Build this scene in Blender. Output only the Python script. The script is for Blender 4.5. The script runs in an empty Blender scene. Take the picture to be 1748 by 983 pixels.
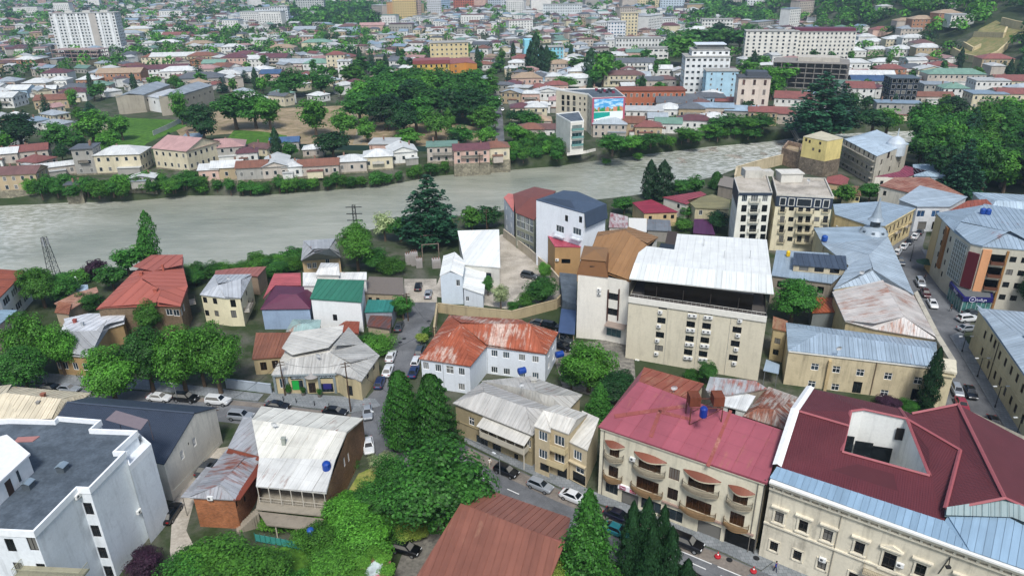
import bpy, bmesh, math, random
import numpy as np
from mathutils import Vector, Matrix
random.seed(7); RNG=np.random.default_rng(7)
SC=bpy.context.scene; COL=SC.collection
# ---------------------------------------------------------------- camera
F,CX,CY=1230.,874.,491.5
PIT,ROLL,CAMH=math.radians(24.1),math.radians(-0.8),72.
fw=Vector((0,math.cos(PIT),-math.sin(PIT))); _r=Vector((1,0,0)); _u=_r.cross(fw)
RT=_r*math.cos(ROLL)+_u*math.sin(ROLL); UP=-_r*math.sin(ROLL)+_u*math.cos(ROLL)
cam=bpy.data.cameras.new('camera'); cam.sensor_width=36; cam.lens=36*F/1748; cam.clip_start=1; cam.clip_end=20000
co=bpy.data.objects.new('camera',cam); COL.objects.link(co); SC.camera=co
co.matrix_world=Matrix(((RT.x,UP.x,-fw.x,0),(RT.y,UP.y,-fw.y,0),(RT.z,UP.z,-fw.z,CAMH),(0,0,0,1)))
# ---------------------------------------------------------------- world, sun, exposure
SUN_EL,SUN_AZ=math.radians(55),math.radians(176)      # azimuth from north (y), clockwise
wd=bpy.data.worlds.new('World'); SC.world=wd; wd.use_nodes=True
nt=wd.node_tree; nt.nodes.clear()
sky=nt.nodes.new('ShaderNodeTexSky'); sky.sky_type='NISHITA'; sky.sun_disc=False
sky.sun_elevation=SUN_EL; sky.sun_rotation=SUN_AZ; sky.air_density=1.0; sky.dust_density=2.5; sky.ozone_density=1.0
bg=nt.nodes.new('ShaderNodeBackground'); bg.inputs[1].default_value=0.072
ow=nt.nodes.new('ShaderNodeOutputWorld'); nt.links.new(sky.outputs[0],bg.inputs[0]); nt.links.new(bg.outputs[0],ow.inputs[0])
sl=bpy.data.lights.new('sun','SUN'); sl.energy=1.5; sl.angle=math.radians(12); sl.color=(1,.985,.965)
so=bpy.data.objects.new('sun',sl); COL.objects.link(so)
sd=Vector((math.sin(SUN_AZ)*math.cos(SUN_EL),math.cos(SUN_AZ)*math.cos(SUN_EL),math.sin(SUN_EL)))
so.rotation_euler=sd.to_track_quat('Z','Y').to_euler(); so.location=(0,0,200)
vs=SC.view_settings; vs.view_transform='Standard'; vs.look='None'; vs.gamma=1; vs.exposure=1.22; vs.use_curve_mapping=False
# ---------------------------------------------------------------- pixel -> place
def ss(a,b,x):
    t=min(1,max(0,(x-a)/(b-a))); return t*t*(3-2*t)
def TZ(x,y):
    if y<300: return 0.
    k=ss(380,520,y)
    x0=300+max(0,y-700)*.06
    return k*max(0.,min(150.,(max(0,x-x0)*.30)*ss(x0,x0+80,x)+ .0))
def ray(px,py): return fw+RT*((px-CX)/F)-UP*((py-CY)/F)
def V(px,py,z=0.):
    d=ray(px,py); t=(z-CAMH)/d.z
    return Vector((d.x*t,d.y*t,z))
def TG(px,py):
    d=ray(px,py)
    if d.z>-1e-4: d=Vector((d.x,d.y,-1e-4))
    t=200.; p=None
    while t<9000:
        p=Vector((0,0,CAMH))+d*t
        if p.z<=TZ(p.x,p.y): break
        t+=max(2,(p.z-TZ(p.x,p.y))*1.2)
    lo,hi=t-max(2,t*.05),t
    for _ in range(25):
        m=(lo+hi)/2; p=Vector((0,0,CAMH))+d*m
        if p.z<=TZ(p.x,p.y): hi=m
        else: lo=m
    return Vector((p.x,p.y,TZ(p.x,p.y)))
def PJ(p):
    v=Vector(p)-Vector((0,0,CAMH)); w=v.dot(fw)
    return CX+F*v.dot(RT)/w, CY-F*v.dot(UP)/w
def HB(bx,by,ty,zb=0):
    g=V(bx,by,zb); lo,hi=0,120
    for _ in range(40):
        m=(lo+hi)/2
        if PJ(g+Vector((0,0,m)))[1]>ty: lo=m
        else: hi=m
    return m+zb
# ---------------------------------------------------------------- materials
MATS={}
class NT:
    def __init__(s,name):
        s.m=bpy.data.materials.new(name); s.m.use_nodes=True; s.t=s.m.node_tree; s.t.nodes.clear()
        s.o=s.n('ShaderNodeOutputMaterial')
    def n(s,ty,**k):
        x=s.t.nodes.new(ty)
        for a,b in k.items(): setattr(x,a,b)
        return x
    def l(s,a,b): s.t.links.new(a,b)
    def math(s,op,a,b=None,c=None):
        x=s.n('ShaderNodeMath',operation=op)
        for i,v in enumerate((a,b,c)):
            if v is None: continue
            if hasattr(v,'links') or hasattr(v,'is_linked'): s.l(v,x.inputs[i])
            else: x.inputs[i].default_value=v
        return x.outputs[0]
    def noise(s,vec,scale,detail=3,rough=.55):
        x=s.n('ShaderNodeTexNoise'); x.inputs['Scale'].default_value=scale; x.inputs['Detail'].default_value=detail; x.inputs['Roughness'].default_value=rough
        if vec is not None: s.l(vec,x.inputs['Vector'])
        return x.outputs['Fac']
    def rng(s,v,a,b,c,d):
        x=s.n('ShaderNodeMapRange'); s.l(v,x.inputs[0])
        for i,q in enumerate((a,b,c,d)): x.inputs[i+1].default_value=q
        return x.outputs[0]
    def vmul(s,vec,xyz):
        x=s.n('ShaderNodeVectorMath',operation='MULTIPLY'); s.l(vec,x.inputs[0]); x.inputs[1].default_value=xyz; return x.outputs[0]
    def scale(s,col,f):
        x=s.n('ShaderNodeVectorMath',operation='SCALE')
        if isinstance(col,tuple): x.inputs[0].default_value=col[:3]
        else: s.l(col,x.inputs[0])
        s.l(f,x.inputs['Scale']); return x.outputs[0]
    def mix(s,f,a,b):
        x=s.n('ShaderNodeMix',data_type='RGBA')
        s.l(f,x.inputs[0])
        for i,v in ((6,a),(7,b)):
            if isinstance(v,tuple): x.inputs[i].default_value=(*v[:3],1)
            else: s.l(v,x.inputs[i])
        return x.outputs[2]
    def pos(s): return s.n('ShaderNodeNewGeometry').outputs['Position']
    def bsdf(s,col,rough=.8,metal=0,spec=.3,bump=None,bd=.05,bs=.5):
        p=s.n('ShaderNodeBsdfPrincipled')
        if isinstance(col,tuple): p.inputs['Base Color'].default_value=(*col[:3],1)
        else: s.l(col,p.inputs['Base Color'])
        p.inputs['Roughness'].default_value=rough; p.inputs['Metallic'].default_value=metal; p.inputs['Specular IOR Level'].default_value=spec
        if bump is not None:
            b=s.n('ShaderNodeBump'); b.inputs['Distance'].default_value=bd; b.inputs['Strength'].default_value=bs
            s.l(bump,b.inputs['Height']); s.l(b.outputs[0],p.inputs['Normal'])
        s.l(p.outputs[0],s.o.inputs[0]); return p
def hexc(h):
    h=h.lstrip('#'); return tuple((lambda c: c/12.92 if c<=.04045 else ((c+.055)/1.055)**2.4)(int(h[i:i+2],16)/255) for i in (0,2,4))
def plaster(col,streak=.3,var=.13,rough=.9):
    k=('pl',col,streak,var)
    if k in MATS: return MATS[k]
    c=hexc(col) if isinstance(col,str) else col
    t=NT('plaster'); P=t.pos()
    a=t.rng(t.noise(P,.22,4),.3,.7,1-var,1+var*.6)
    b=t.math('MULTIPLY',t.rng(t.noise(t.vmul(P,(.9,.9,.10)),1.0,4,.7),.5,.76,1,1-streak),t.rng(t.noise(P,.55,5,.7),.55,.72,1,1-streak*.55))
    f=t.math('MULTIPLY',a,b); g=t.rng(t.noise(P,3,3),.3,.7,.95,1.04)
    t.bsdf(t.scale(c,t.math('MULTIPLY',f,g)),rough,bump=t.noise(P,6,3),bd=.02)
    MATS[k]=t.m; return t.m
def plain(col,rough=.6,metal=0,var=.06,spec=.4):
    k=('pn',col,rough,metal)
    if k in MATS: return MATS[k]
    c=hexc(col) if isinstance(col,str) else col
    t=NT('paint'); P=t.pos()
    t.bsdf(t.scale(c,t.rng(t.noise(P,1.5,3),.3,.7,1-var,1+var)),rough,metal,spec)
    MATS[k]=t.m; return t.m
def glass(col='#1b2328',rough=.08):
    k=('gl',col,rough)
    if k in MATS: return MATS[k]
    t=NT('window_glass'); P=t.pos()
    rd=t.n('ShaderNodeObjectInfo').outputs['Random']; c=t.scale(hexc(col),t.math('MULTIPLY',t.rng(t.noise(P,.8,2),.35,.65,.6,1.6),t.rng(rd,0,1,.6,1.7)))
    t.bsdf(t.mix(t.math('MULTIPLY',t.math('GREATER_THAN',rd,.8),.55),c,hexc('#8d8b84')),rough,0,.5)
    MATS[k]=t.m; return t.m
def roofm(col,seam=.6,rust=0.,rustcol='#7a3d22',rough=.5,row=0.,fade=.14,tile=False,streak=.12,spec=.4,cross=0.):
    """sheet or tile roof; UV in metres: u along the eave, v up the slope"""
    k=('rf',col,seam,rust,rustcol,rough,row,fade,tile,streak,cross)
    if k in MATS: return MATS[k]
    c=hexc(col); t=NT('roof_tile' if tile else 'roof_sheet'); P=t.pos()
    uv=t.n('ShaderNodeUVMap').outputs[0]; sp=t.n('ShaderNodeSeparateXYZ'); t.l(uv,sp.inputs[0]); u,v=sp.outputs[0],sp.outputs[1]
    rnd=t.n('ShaderNodeObjectInfo').outputs['Random']
    f=t.rng(t.noise(P,.35,4),.3,.7,1-fade,1+fade)
    f=t.math('MULTIPLY',f,t.rng(t.noise(t.vmul(uv,(2.2,.16,1)),1.,4,.7),.35,.75,1+streak*.5,1-streak))
    f=t.math('MULTIPLY',f,t.rng(rnd,0,1,.87,1.08))
    hgt=None
    if seam:
        fr=t.math('FRACT',t.math('DIVIDE',u,seam))
        if tile: s_=t.math('SINE',t.math('MULTIPLY',fr,6.2832)); hgt=s_
        else:
            s_=t.rng(t.math('ABSOLUTE',t.math('SUBTRACT',fr,.5)),.44,.5,0,1); hgt=s_
            f=t.math('MULTIPLY',f,t.rng(s_,0,1,1,.80))
    if row:
        fv=t.math('FRACT',t.math('DIVIDE',v,row))
        f=t.math('MULTIPLY',f,t.rng(fv,.0,.22,.68,1.0) if tile else t.rng(fv,0,.04,.82,1))
        hgt=fv if hgt is None else t.math('ADD',t.math('MULTIPLY',hgt,.4),t.math('SUBTRACT',1.,fv))
    if cross:   # odd sheets of another tone
        q=t.n('ShaderNodeTexWhiteNoise',noise_dimensions='2D'); cb=t.n('ShaderNodeCombineXYZ')
        t.l(t.math('FLOOR',t.math('DIVIDE',u,cross)),cb.inputs[0]); t.l(t.math('FLOOR',t.math('DIVIDE',v,cross*2.2)),cb.inputs[1]); t.l(cb.outputs[0],q.inputs['Vector'])
        f=t.math('MULTIPLY',f,t.rng(q.outputs['Value'],0,1,.86,1.08))
    colo=t.scale(c,f)
    if rust:
        n1=t.noise(t.vmul(uv,(1.3,.22,1)),1.,5,.7); n2=t.noise(P,.16,3)
        m=t.rng(t.math('ADD',n1,t.math('MULTIPLY',n2,.7)),1.05-rust*.55,1.22-rust*.5,0,1)
        colo=t.mix(m,colo,t.scale(hexc(rustcol),t.rng(t.noise(P,2.5,4),.3,.7,.65,1.25)))
    t.bsdf(colo,rough,0,spec,bump=hgt,bd=.05 if not tile else .06,bs=.7)
    MATS[k]=t.m; return t.m
def ground_mat(name,c1,c2,c3,s1=.02,s2=.3,rough=.95,bump=.04):
    t=NT(name); P=t.pos()
    a=t.rng(t.noise(P,s1,5,.6),.42,.58,0,1); b=t.rng(t.noise(P,s2,5,.65),.4,.62,0,1)
    c=t.mix(b,t.mix(a,hexc(c1),hexc(c2)),hexc(c3))
    t.bsdf(t.scale(c,t.rng(t.noise(P,2.5,4),.3,.7,.82,1.15)),rough,0,.2,bump=t.noise(P,1.5,4),bd=bump)
    return t.m
def brickm(col='#8a5a3c',mortar='#8f8475',scale=1.):
    k=('br',col,mortar,scale)
    if k in MATS: return MATS[k]
    t=NT('brick_wall'); P=t.pos(); sp=t.n('ShaderNodeSeparateXYZ'); t.l(P,sp.inputs[0])
    cb=t.n('ShaderNodeCombineXYZ'); t.l(t.math('ADD',sp.outputs[0],sp.outputs[1]),cb.inputs[0]); t.l(sp.outputs[2],cb.inputs[1])
    b=t.n('ShaderNodeTexBrick'); t.l(cb.outputs[0],b.inputs[0]); b.inputs['Scale'].default_value=1.4*scale
    c=hexc(col); b.inputs['Color1'].default_value=(*c,1); b.inputs['Color2'].default_value=(c[0]*.62,c[1]*.6,c[2]*.6,1); b.inputs['Mortar'].default_value=(*hexc(mortar),1)
    b.inputs['Brick Width'].default_value=.42; b.inputs['Row Height'].default_value=.16; b.inputs['Mortar Size'].default_value=.012
    f=t.math('MULTIPLY',t.rng(t.noise(P,.3,4),.3,.7,.75,1.2),t.rng(t.noise(P,2,4),.3,.7,.85,1.15))
    t.bsdf(t.scale(b.outputs[0],f),.92,0,.2,bump=b.outputs['Fac'],bd=-.03)
    MATS[k]=t.m; return t.m
def stonem(col='#7d7364'):
    k=('st',col)
    if k in MATS: return MATS[k]
    t=NT('stone_wall'); P=t.pos()
    v=t.n('ShaderNodeTexVoronoi',feature='DISTANCE_TO_EDGE'); v.inputs['Scale'].default_value=1.3; t.l(P,v.inputs['Vector'])
    v2=t.n('ShaderNodeTexVoronoi'); v2.inputs['Scale'].default_value=1.3; t.l(P,v2.inputs['Vector'])
    sp=t.n('ShaderNodeSeparateColor'); t.l(v2.outputs['Color'],sp.inputs[0])
    e=t.rng(v.outputs[0],0,.08,.6,1)
    f=t.math('MULTIPLY',e,t.math('MULTIPLY',t.rng(sp.outputs[0],0,1,.7,1.25),t.rng(t.noise(P,.25,4),.3,.7,.7,1.2)))
    t.bsdf(t.scale(hexc(col),f),.95,0,.2,bump=e,bd=.06); MATS[k]=t.m; return t.m
def leafm(col,col2,trans=.3,name='foliage'):
    k=('lf',col,col2)
    if k in MATS: return MATS[k]
    t=NT(name); g=t.n('ShaderNodeNewGeometry'); r=g.outputs['Random Per Island']; ob=t.n('ShaderNodeObjectInfo').outputs['Random']
    c=t.mix(r,hexc(col),hexc(col2)); n=t.noise(g.outputs['Position'],.45,2)
    f=t.math('MULTIPLY',t.math('MULTIPLY',t.rng(r,0,1,.7,1.3),t.rng(ob,0,1,.68,1.3)),t.rng(n,.3,.7,.78,1.22))
    c=t.scale(c,f)
    d=t.n('ShaderNodeBsdfPrincipled'); t.l(c,d.inputs['Base Color']); d.inputs['Roughness'].default_value=.55; d.inputs['Specular IOR Level'].default_value=.25
    tr=t.n('ShaderNodeBsdfTranslucent'); cc=t.n('ShaderNodeVectorMath',operation='MULTIPLY'); t.l(c,cc.inputs[0]); cc.inputs[1].default_value=(1.3,1.5,.5); t.l(cc.outputs[0],tr.inputs[0])
    mx=t.n('ShaderNodeMixShader'); mx.inputs[0].default_value=trans; t.l(d.outputs[0],mx.inputs[1]); t.l(tr.outputs[0],mx.inputs[2]); t.l(mx.outputs[0],t.o.inputs[0])
    MATS[k]=t.m; return t.m
# ---------------------------------------------------------------- mesh building
class MB:
    def __init__(s): s.v=[]; s.f=[]; s.m=[]; s.uv=[]
    def add(s,vs,fs,mi=0,uv=None):
        o=len(s.v); s.v+= [tuple(p) for p in vs]
        for i,f in enumerate(fs):
            s.f.append([o+j for j in f]); s.m.append(mi); s.uv.append(uv[i] if uv else None)
    def poly(s,pts,mi=0,uv=None): s.add(pts,[list(range(len(pts)))],mi,[uv] if uv else None)
    def box(s,c,d,rot=0.,mi=0):
        cx,cy,cz=c; a,b,e=d[0]/2,d[1]/2,d[2]/2; q=math.cos(rot); w=math.sin(rot)
        vs=[(cx+x*q-y*w,cy+x*w+y*q,cz+z) for z in (-e,e) for x,y in ((-a,-b),(a,-b),(a,b),(-a,b))]
        s.add(vs,[[3,2,1,0],[4,5,6,7],[0,1,5,4],[1,2,6,5],[2,3,7,6],[3,0,4,7]],mi)
    def prism(s,poly,z0,z1,mi=0,cap0=True):
        n=len(poly); vs=[(p[0],p[1],z0) for p in poly]+[(p[0],p[1],z1) for p in poly]
        fs=[[i,(i+1)%n,n+(i+1)%n,n+i] for i in range(n)]+[list(range(n,2*n))]
        if cap0: fs.append(list(range(n-1,-1,-1)))
        s.add(vs,fs,mi)
    def tube(s,p0,p1,r0,r1=None,n=6,mi=0,cap=True):
        r1=r0 if r1 is None else r1; p0=Vector(p0); p1=Vector(p1); d=(p1-p0)
        if d.length<1e-6: return
        d.normalize(); a=d.orthogonal().normalized(); b=d.cross(a)
        vs=[p0+(a*math.cos(2*math.pi*i/n)+b*math.sin(2*math.pi*i/n))*r0 for i in range(n)]+[p1+(a*math.cos(2*math.pi*i/n)+b*math.sin(2*math.pi*i/n))*r1 for i in range(n)]
        fs=[[i,(i+1)%n,n+(i+1)%n,n+i] for i in range(n)]
        if cap: fs+= [list(range(n-1,-1,-1)),list(range(n,2*n))]
        s.add(vs,fs,mi)
    def lathe(s,c,prof,n=12,mi=0):
        vs=[]; m=len(prof)
        for r,z in prof:
            for i in range(n): vs.append((c[0]+r*math.cos(2*math.pi*i/n),c[1]+r*math.sin(2*math.pi*i/n),c[2]+z))
        fs=[[k*n+i,k*n+(i+1)%n,(k+1)*n+(i+1)%n,(k+1)*n+i] for k in range(m-1) for i in range(n)]
        fs+= [list(range(n-1,-1,-1)),list(range((m-1)*n,m*n))]; s.add(vs,fs,mi)
    def thick(s,pts,t,mi=0,uv=None,up=None):
        """polygon pts (3-D) pushed down by t, closed"""
        n=len(pts); d=up or Vector((0,0,1)); lo=[Vector(p)-d*t for p in pts]
        s.add(list(pts)+lo,[list(range(n))]+[list(range(2*n-1,n-1,-1))]+[[i,n+i,n+(i+1)%n,(i+1)%n] for i in range(n)],mi,
              [uv]+[None]*(n+1) if uv else None)
    def mesh(s,name,mats,off=(0,0,0),smooth=False):
        me=bpy.data.meshes.new(name); o=off
        me.from_pydata([(v[0]-o[0],v[1]-o[1],v[2]-o[2]) for v in s.v],[],s.f)
        for m in (mats if isinstance(mats,(list,tuple)) else [mats]): me.materials.append(m)
        me.polygons.foreach_set('material_index',s.m)
        if any(s.uv):
            l=me.uv_layers.new(name='UVMap'); k=0; flat=[]
            for f,u in zip(s.f,s.uv):
                for j in range(len(f)): flat+= list(u[j]) if u else [0.,0.]
            l.data.foreach_set('uv',flat)
        if smooth: me.polygons.foreach_set('use_smooth',[True]*len(s.f))
        me.update(); return me
def link(name,data,parent=None,loc=(0,0,0),rz=0.,sc=None):
    o=bpy.data.objects.new(name,data); COL.objects.link(o)
    o.location=loc
    if rz: o.rotation_euler=(0,0,rz)
    if sc: o.scale=sc
    if parent: o.parent=parent
    return o
ORG={}
def thing(name,label,cat,loc=(0,0,0),rz=0.,group=None,sc=None):
    o=link(name,None,None,loc,rz,sc); o.empty_display_size=.5
    o['label']=label; o['category']=cat
    if group: o['group']=group
    ORG[o.name]=tuple(loc); return o
def part(name,mb,mats,parent,smooth=False,stuff=False):
    p=parent
    while p.parent: p=p.parent
    o=link(name,mb.mesh(name,mats,ORG.get(p.name,(0,0,0)),smooth),parent)
    if stuff: o['kind']='stuff'
    return o
def solo(name,mb,mats,label,cat,group=None,smooth=False):
    xs=[v[0] for v in mb.v]; ys=[v[1] for v in mb.v]; zs=[v[2] for v in mb.v]
    c=((min(xs)+max(xs))/2,(min(ys)+max(ys))/2,min(zs))
    o=link(name,mb.mesh(name,mats,c,smooth),None,c); o['label']=label; o['category']=cat
    if group: o['group']=group
    return o
def struct(name,mb,mats,smooth=False):
    o=link(name,mb.mesh(name,mats,(0,0,0),smooth)); o['kind']='structure'; return o
def clip(poly,a,k,keep):     # 2-D half-plane clip: axis a, value k
    out=[]; n=len(poly)
    for i in range(n):
        p,q=poly[i],poly[(i+1)%n]; ip=(p[a]>=k) if keep>0 else (p[a]<=k); iq=(q[a]>=k) if keep>0 else (q[a]<=k)
        if ip: out.append(p)
        if ip!=iq:
            t=(k-p[a])/(q[a]-p[a]); out.append(tuple(p[j]+(q[j]-p[j])*t for j in (0,1)))
    return out
def parea(p): return sum(p[i][0]*p[(i+1)%len(p)][1]-p[(i+1)%len(p)][0]*p[i][1] for i in range(len(p)))/2
def inset(poly,d):
    n=len(poly); out=[]; sg=1 if parea(poly)>0 else -1
    for i in range(n):
        a=Vector(poly[i-1][:2]); b=Vector(poly[i][:2]); c=Vector(poly[(i+1)%n][:2])
        e1=(b-a).normalized(); e2=(c-b).normalized(); n1=Vector((-e1.y,e1.x))*sg; n2=Vector((-e2.y,e2.x))*sg
        den=1+n1.dot(n2)
        m=(n1+n2)/den if den>.25 else n1
        out.append((b.x+m.x*d,b.y+m.y*d))
    return out
# ---------------------------------------------------------------- windows and fittings
WHITE='#e8e9e6'
WST={ # style: frame colour, glass, mullions, transom, bar, depth
 'w':('#e6e7e4','#2a353c',1,0,.07,.12),'w2':('#e6e7e4','#39454d',2,0,.07,.12),'wt':('#e6e7e4','#2a353c',1,1,.07,.12),
 'd':('#2b2926','#15191c',1,0,.06,.15),'dd':('#241f1c','#0d0f10',0,0,.05,.25),'b':('#3c2a20','#241c18',1,0,.07,.18),
 's':('#4f3320','#2f1e12',3,0,.06,.15),'k':('#2a2624','#0f1214',1,1,.06,.25),'g':('#9aa3a5','#2f4e50',2,0,.06,.12),
 'o':('#6d675f','#050505',0,0,.03,.45),'gl':('#cfd3d3','#223037',2,0,.06,.1),'bl':('#dadbd8','#2c4a6b',1,0,.07,.12),'shop':('#55585a','#1c262b',2,0,.06,.2)}  # style o has no glass: near-black pane paints the dark of an open hole
WCACHE={}
def window_mesh(w,h,st):
    k=(round(w,2),round(h,2),st)
    if k in WCACHE: return WCACHE[k]
    fc,gc,mu,tr,bar,dp=WST[st]; y0=dp*.45; f=MB()
    def hb(x0,x1,z0,z1): f.box(((x0+x1)/2,y0+.03,(z0+z1)/2),(x1-x0,.08,z1-z0))
    a,b=w/2,h/2
    hb(-a,-a+bar,-b,b); hb(a-bar,a,-b,b); hb(-a+bar,a-bar,-b,-b+bar); hb(-a+bar,a-bar,b-bar,b)
    for i in range(mu):
        x=-a+w*(i+1)/(mu+1); hb(x-bar*.4,x+bar*.4,-b+bar,b-bar)
    if tr: hb(-a+bar,a-bar,b*.28-bar*.4,b*.28+bar*.4)
    g=MB(); g.add([(-a+.02,y0+.05,-b+.02),(a-.02,y0+.05,-b+.02),(a-.02,y0+.05,b-.02),(-a+.02,y0+.05,b-.02)],[[0,1,2,3]])
    WCACHE[k]=(f.mesh('window',plain(fc,.5)),g.mesh('pane',glass(gc)),dp); return WCACHE[k]
FIT={}
def fitting(kind):
    if kind in FIT: return FIT[kind]
    m=MB()
    if kind=='ac':
        m.box((0,-.2,0),(.82,.32,.56));
        f=MB(); 
        for i in range(10):
            a=2*math.pi*i/10; b=2*math.pi*(i+1)/10
            f.add([(-.12,-.365,0),(-.12+.2*math.cos(a),-.365,.2*math.sin(a)),(-.12+.2*math.cos(b),-.365,.2*math.sin(b))],[[0,1,2]])
        br=MB(); br.box((0,-.2,-.33),(.66,.4,.08))
        FIT[kind]=[('air_conditioner',m.mesh('air_conditioner',plain('#d7d8d4',.5))),('fan',f.mesh('fan',plain('#4a4c4e',.6))),('bracket',br.mesh('bracket',plain('#6c6c6a',.6)))]
    return FIT[kind]
def put_ac(parent,p,rz):
    o=ORG[parent.name]; L=fitting('ac')
    a=link(L[0][0],L[0][1],parent,(p[0]-o[0],p[1]-o[1],p[2]-o[2]),rz)
    for n,me in L[1:]: link(n,me,a)
# ---------------------------------------------------------------- buildings
class Bld:
    def __init__(s,name,label,cat,eaves,h,wall,ov=.3,z0=0.,group=None,world=False):
        s.h=h; s.z0=z0; s.wallm=wall
        s.e=[Vector((p[0],p[1],h)) for p in eaves] if world else [V(p[0],p[1],h) for p in eaves]
        s.n=len(s.e); s.sg=1 if parea(s.e)>0 else -1
        s.wp=[Vector((p[0],p[1],0)) for p in inset(s.e,ov)]
        c=sum(s.wp,Vector())/s.n
        s.t=thing(name,label,cat,(c.x,c.y,z0),0,group); s.op={i:[] for i in range(s.n)}; s.extra=MB(); s.rf=[]; s.skip=set(); s.top={}; s.small=False
    def edge(s,i):
        a,b=s.wp[i],s.wp[(i+1)%s.n]
        if s.sg<0: a,b=b,a
        d=(b-a); L=d.length; d=d/L; return a,d,L,Vector((d.y,-d.x,0))
    def hit(s,i,px,py):
        a,d,L,n=s.edge(i); r=ray(px,py); c=Vector((0,0,CAMH)); t=(a-c).dot(n)/r.dot(n) if abs(r.dot(n))>1e-6 else 0
        p=c+r*t; return (p-a).dot(d),p.z
    def add(s,i,u,z,w,h,st):
        a,d,L,n=s.edge(i); w=min(w,L-.3)
        if w<.25: return
        u=min(max(u,w/2+.1),L-w/2-.1); tp=s.top.get(i,s.h); z=max(s.z0+h/2+.05,min(z,tp-h/2-.12))
        for (u2,z2,w2,h2,_) in s.op[i]:
            if abs(u-u2)<(w+w2)/2+.04 and abs(z-z2)<(h+h2)/2+.04: return
        s.op[i].append((u,z,w,h,st))
    def w(s,i,pts,w,h,st='w'):
        for p in pts:
            u,z=s.hit(i,*p); s.add(i,u,z,w,h,st)
    def g(s,i,nu,zs,w,h,st='w',m0=.8,m1=None):
        a,d,L,n=s.edge(i); m1=m0 if m1 is None else m1
        for z in zs:
            for k in range(nu): s.add(i,m0+(L-m0-m1)*(k+.5)/nu,s.z0+z,w,h,st)
    def at(s,i,u,z,out=0.):
        a,d,L,n=s.edge(i); p=a+d*u+n*out; return Vector((p.x,p.y,z))
    def ang(s,i): a,d,L,n=s.edge(i); return math.atan2(d.y,d.x)
    def ac(s,i,pts):
        for p in pts:
            u,z=s.hit(i,*p); put_ac(s.t,s.at(i,u,z),s.ang(i))
    def P(s,q):
        if isinstance(q,int): return s.e[q].copy()
        if len(q)==3: return V(*q)
        return Vector(q)
    def roof(s,faces,mat,pw=0,t=.14,name='roof',pname='roof_panel',panmat=None,seam=True):
        F=[[s.P(q) if not isinstance(q,Vector) else q for q in f] for f in faces]
        base=MB(); pan=[]
        for f in F:
            nn=Vector()
            for k in range(1,len(f)-1): nn+= (f[k]-f[0]).cross(f[k+1]-f[0])
            if nn.z<0: f=f[::-1]; nn=-nn
            nn.normalize()
            u=Vector((0,0,1)).cross(nn)
            if u.length<.04:
                u=(f[1]-f[0]); u.z=0
            u.normalize(); v=nn.cross(u); o=f[0]
            q=[((p-o).dot(u),(p-o).dot(v)) for p in f]; umin=min(x for x,_ in q); vmin=min(y for _,y in q)
            uv=[(x-umin,y-vmin) for x,y in q]
            base.thick(f,t,0,uv)
            if pw:
                res=[(p-o).dot(nn) for p in f]
                um=max(x for x,_ in uv); k=max(1,round(um/pw)); W=um/k
                for j in range(k):
                    st=clip(clip(uv,0,j*W+.012,1),0,(j+1)*W-.012,-1)
                    if len(st)<3 or abs(parea(st))<.05: continue
                    m=MB(); to=lambda a,b,e: o+u*(a+umin)+v*(b+vmin)+nn*e
                    # keep a panel on warped faces from sinking
                    e0=max(res) if max(map(abs,res))>.02 else 0
                    m.thick([to(a,b,.05+e0) for a,b in st],.05,0,[(a,b) for a,b in st],nn)
                    if seam:
                        sm=clip(st,0,j*W+.075,-1)
                        if len(sm)>2: m.thick([to(a,b,.11+e0) for a,b in sm],.06,0,[(a,b) for a,b in sm],nn)
                    pan.append(m)
        r=part(name,base,mat,s.t)
        for m in pan: part(pname,m,panmat or mat,r)
        return r
    def flat(s,par=.5,wid=.25,mat=None,cap=None,drop=None):
        drop=par if drop is None else drop
        m=MB(); inn=inset(s.e,wid); z=s.h; n=s.n
        out=[(p.x,p.y) for p in s.e]
        r=MB(); r.poly([(x,y,z-drop) for x,y in (inn if s.sg>0 else inn[::-1])]); part('roof',r,mat,s.t)
        for i in range(n):
            j=(i+1)%n
            m.add([(*out[i],z),(*out[j],z),(*inn[j],z),(*inn[i],z),(*out[i],z-drop-.2),(*out[j],z-drop-.2),(*inn[j],z-drop-.01),(*inn[i],z-drop-.01)],
                  [[0,1,2,3],[4,5,1,0],[3,2,6,7],[4,5,6,7]])
        part('parapet',m,cap or plain(WHITE,.7),s.t); s.h=z-drop-.2
    def gable(s,i,q):
        a,d,L,n=s.edge(i); p=s.P(q); u=min(max((p-a).dot(d),0.1),L-.1); pk=a+d*u
        zt=s.top.get(i,s.h); s.extra.add([(a.x,a.y,zt),(a.x+d.x*L,a.y+d.y*L,zt),(pk.x,pk.y,p.z-.1)],[[0,1,2]])
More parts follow.
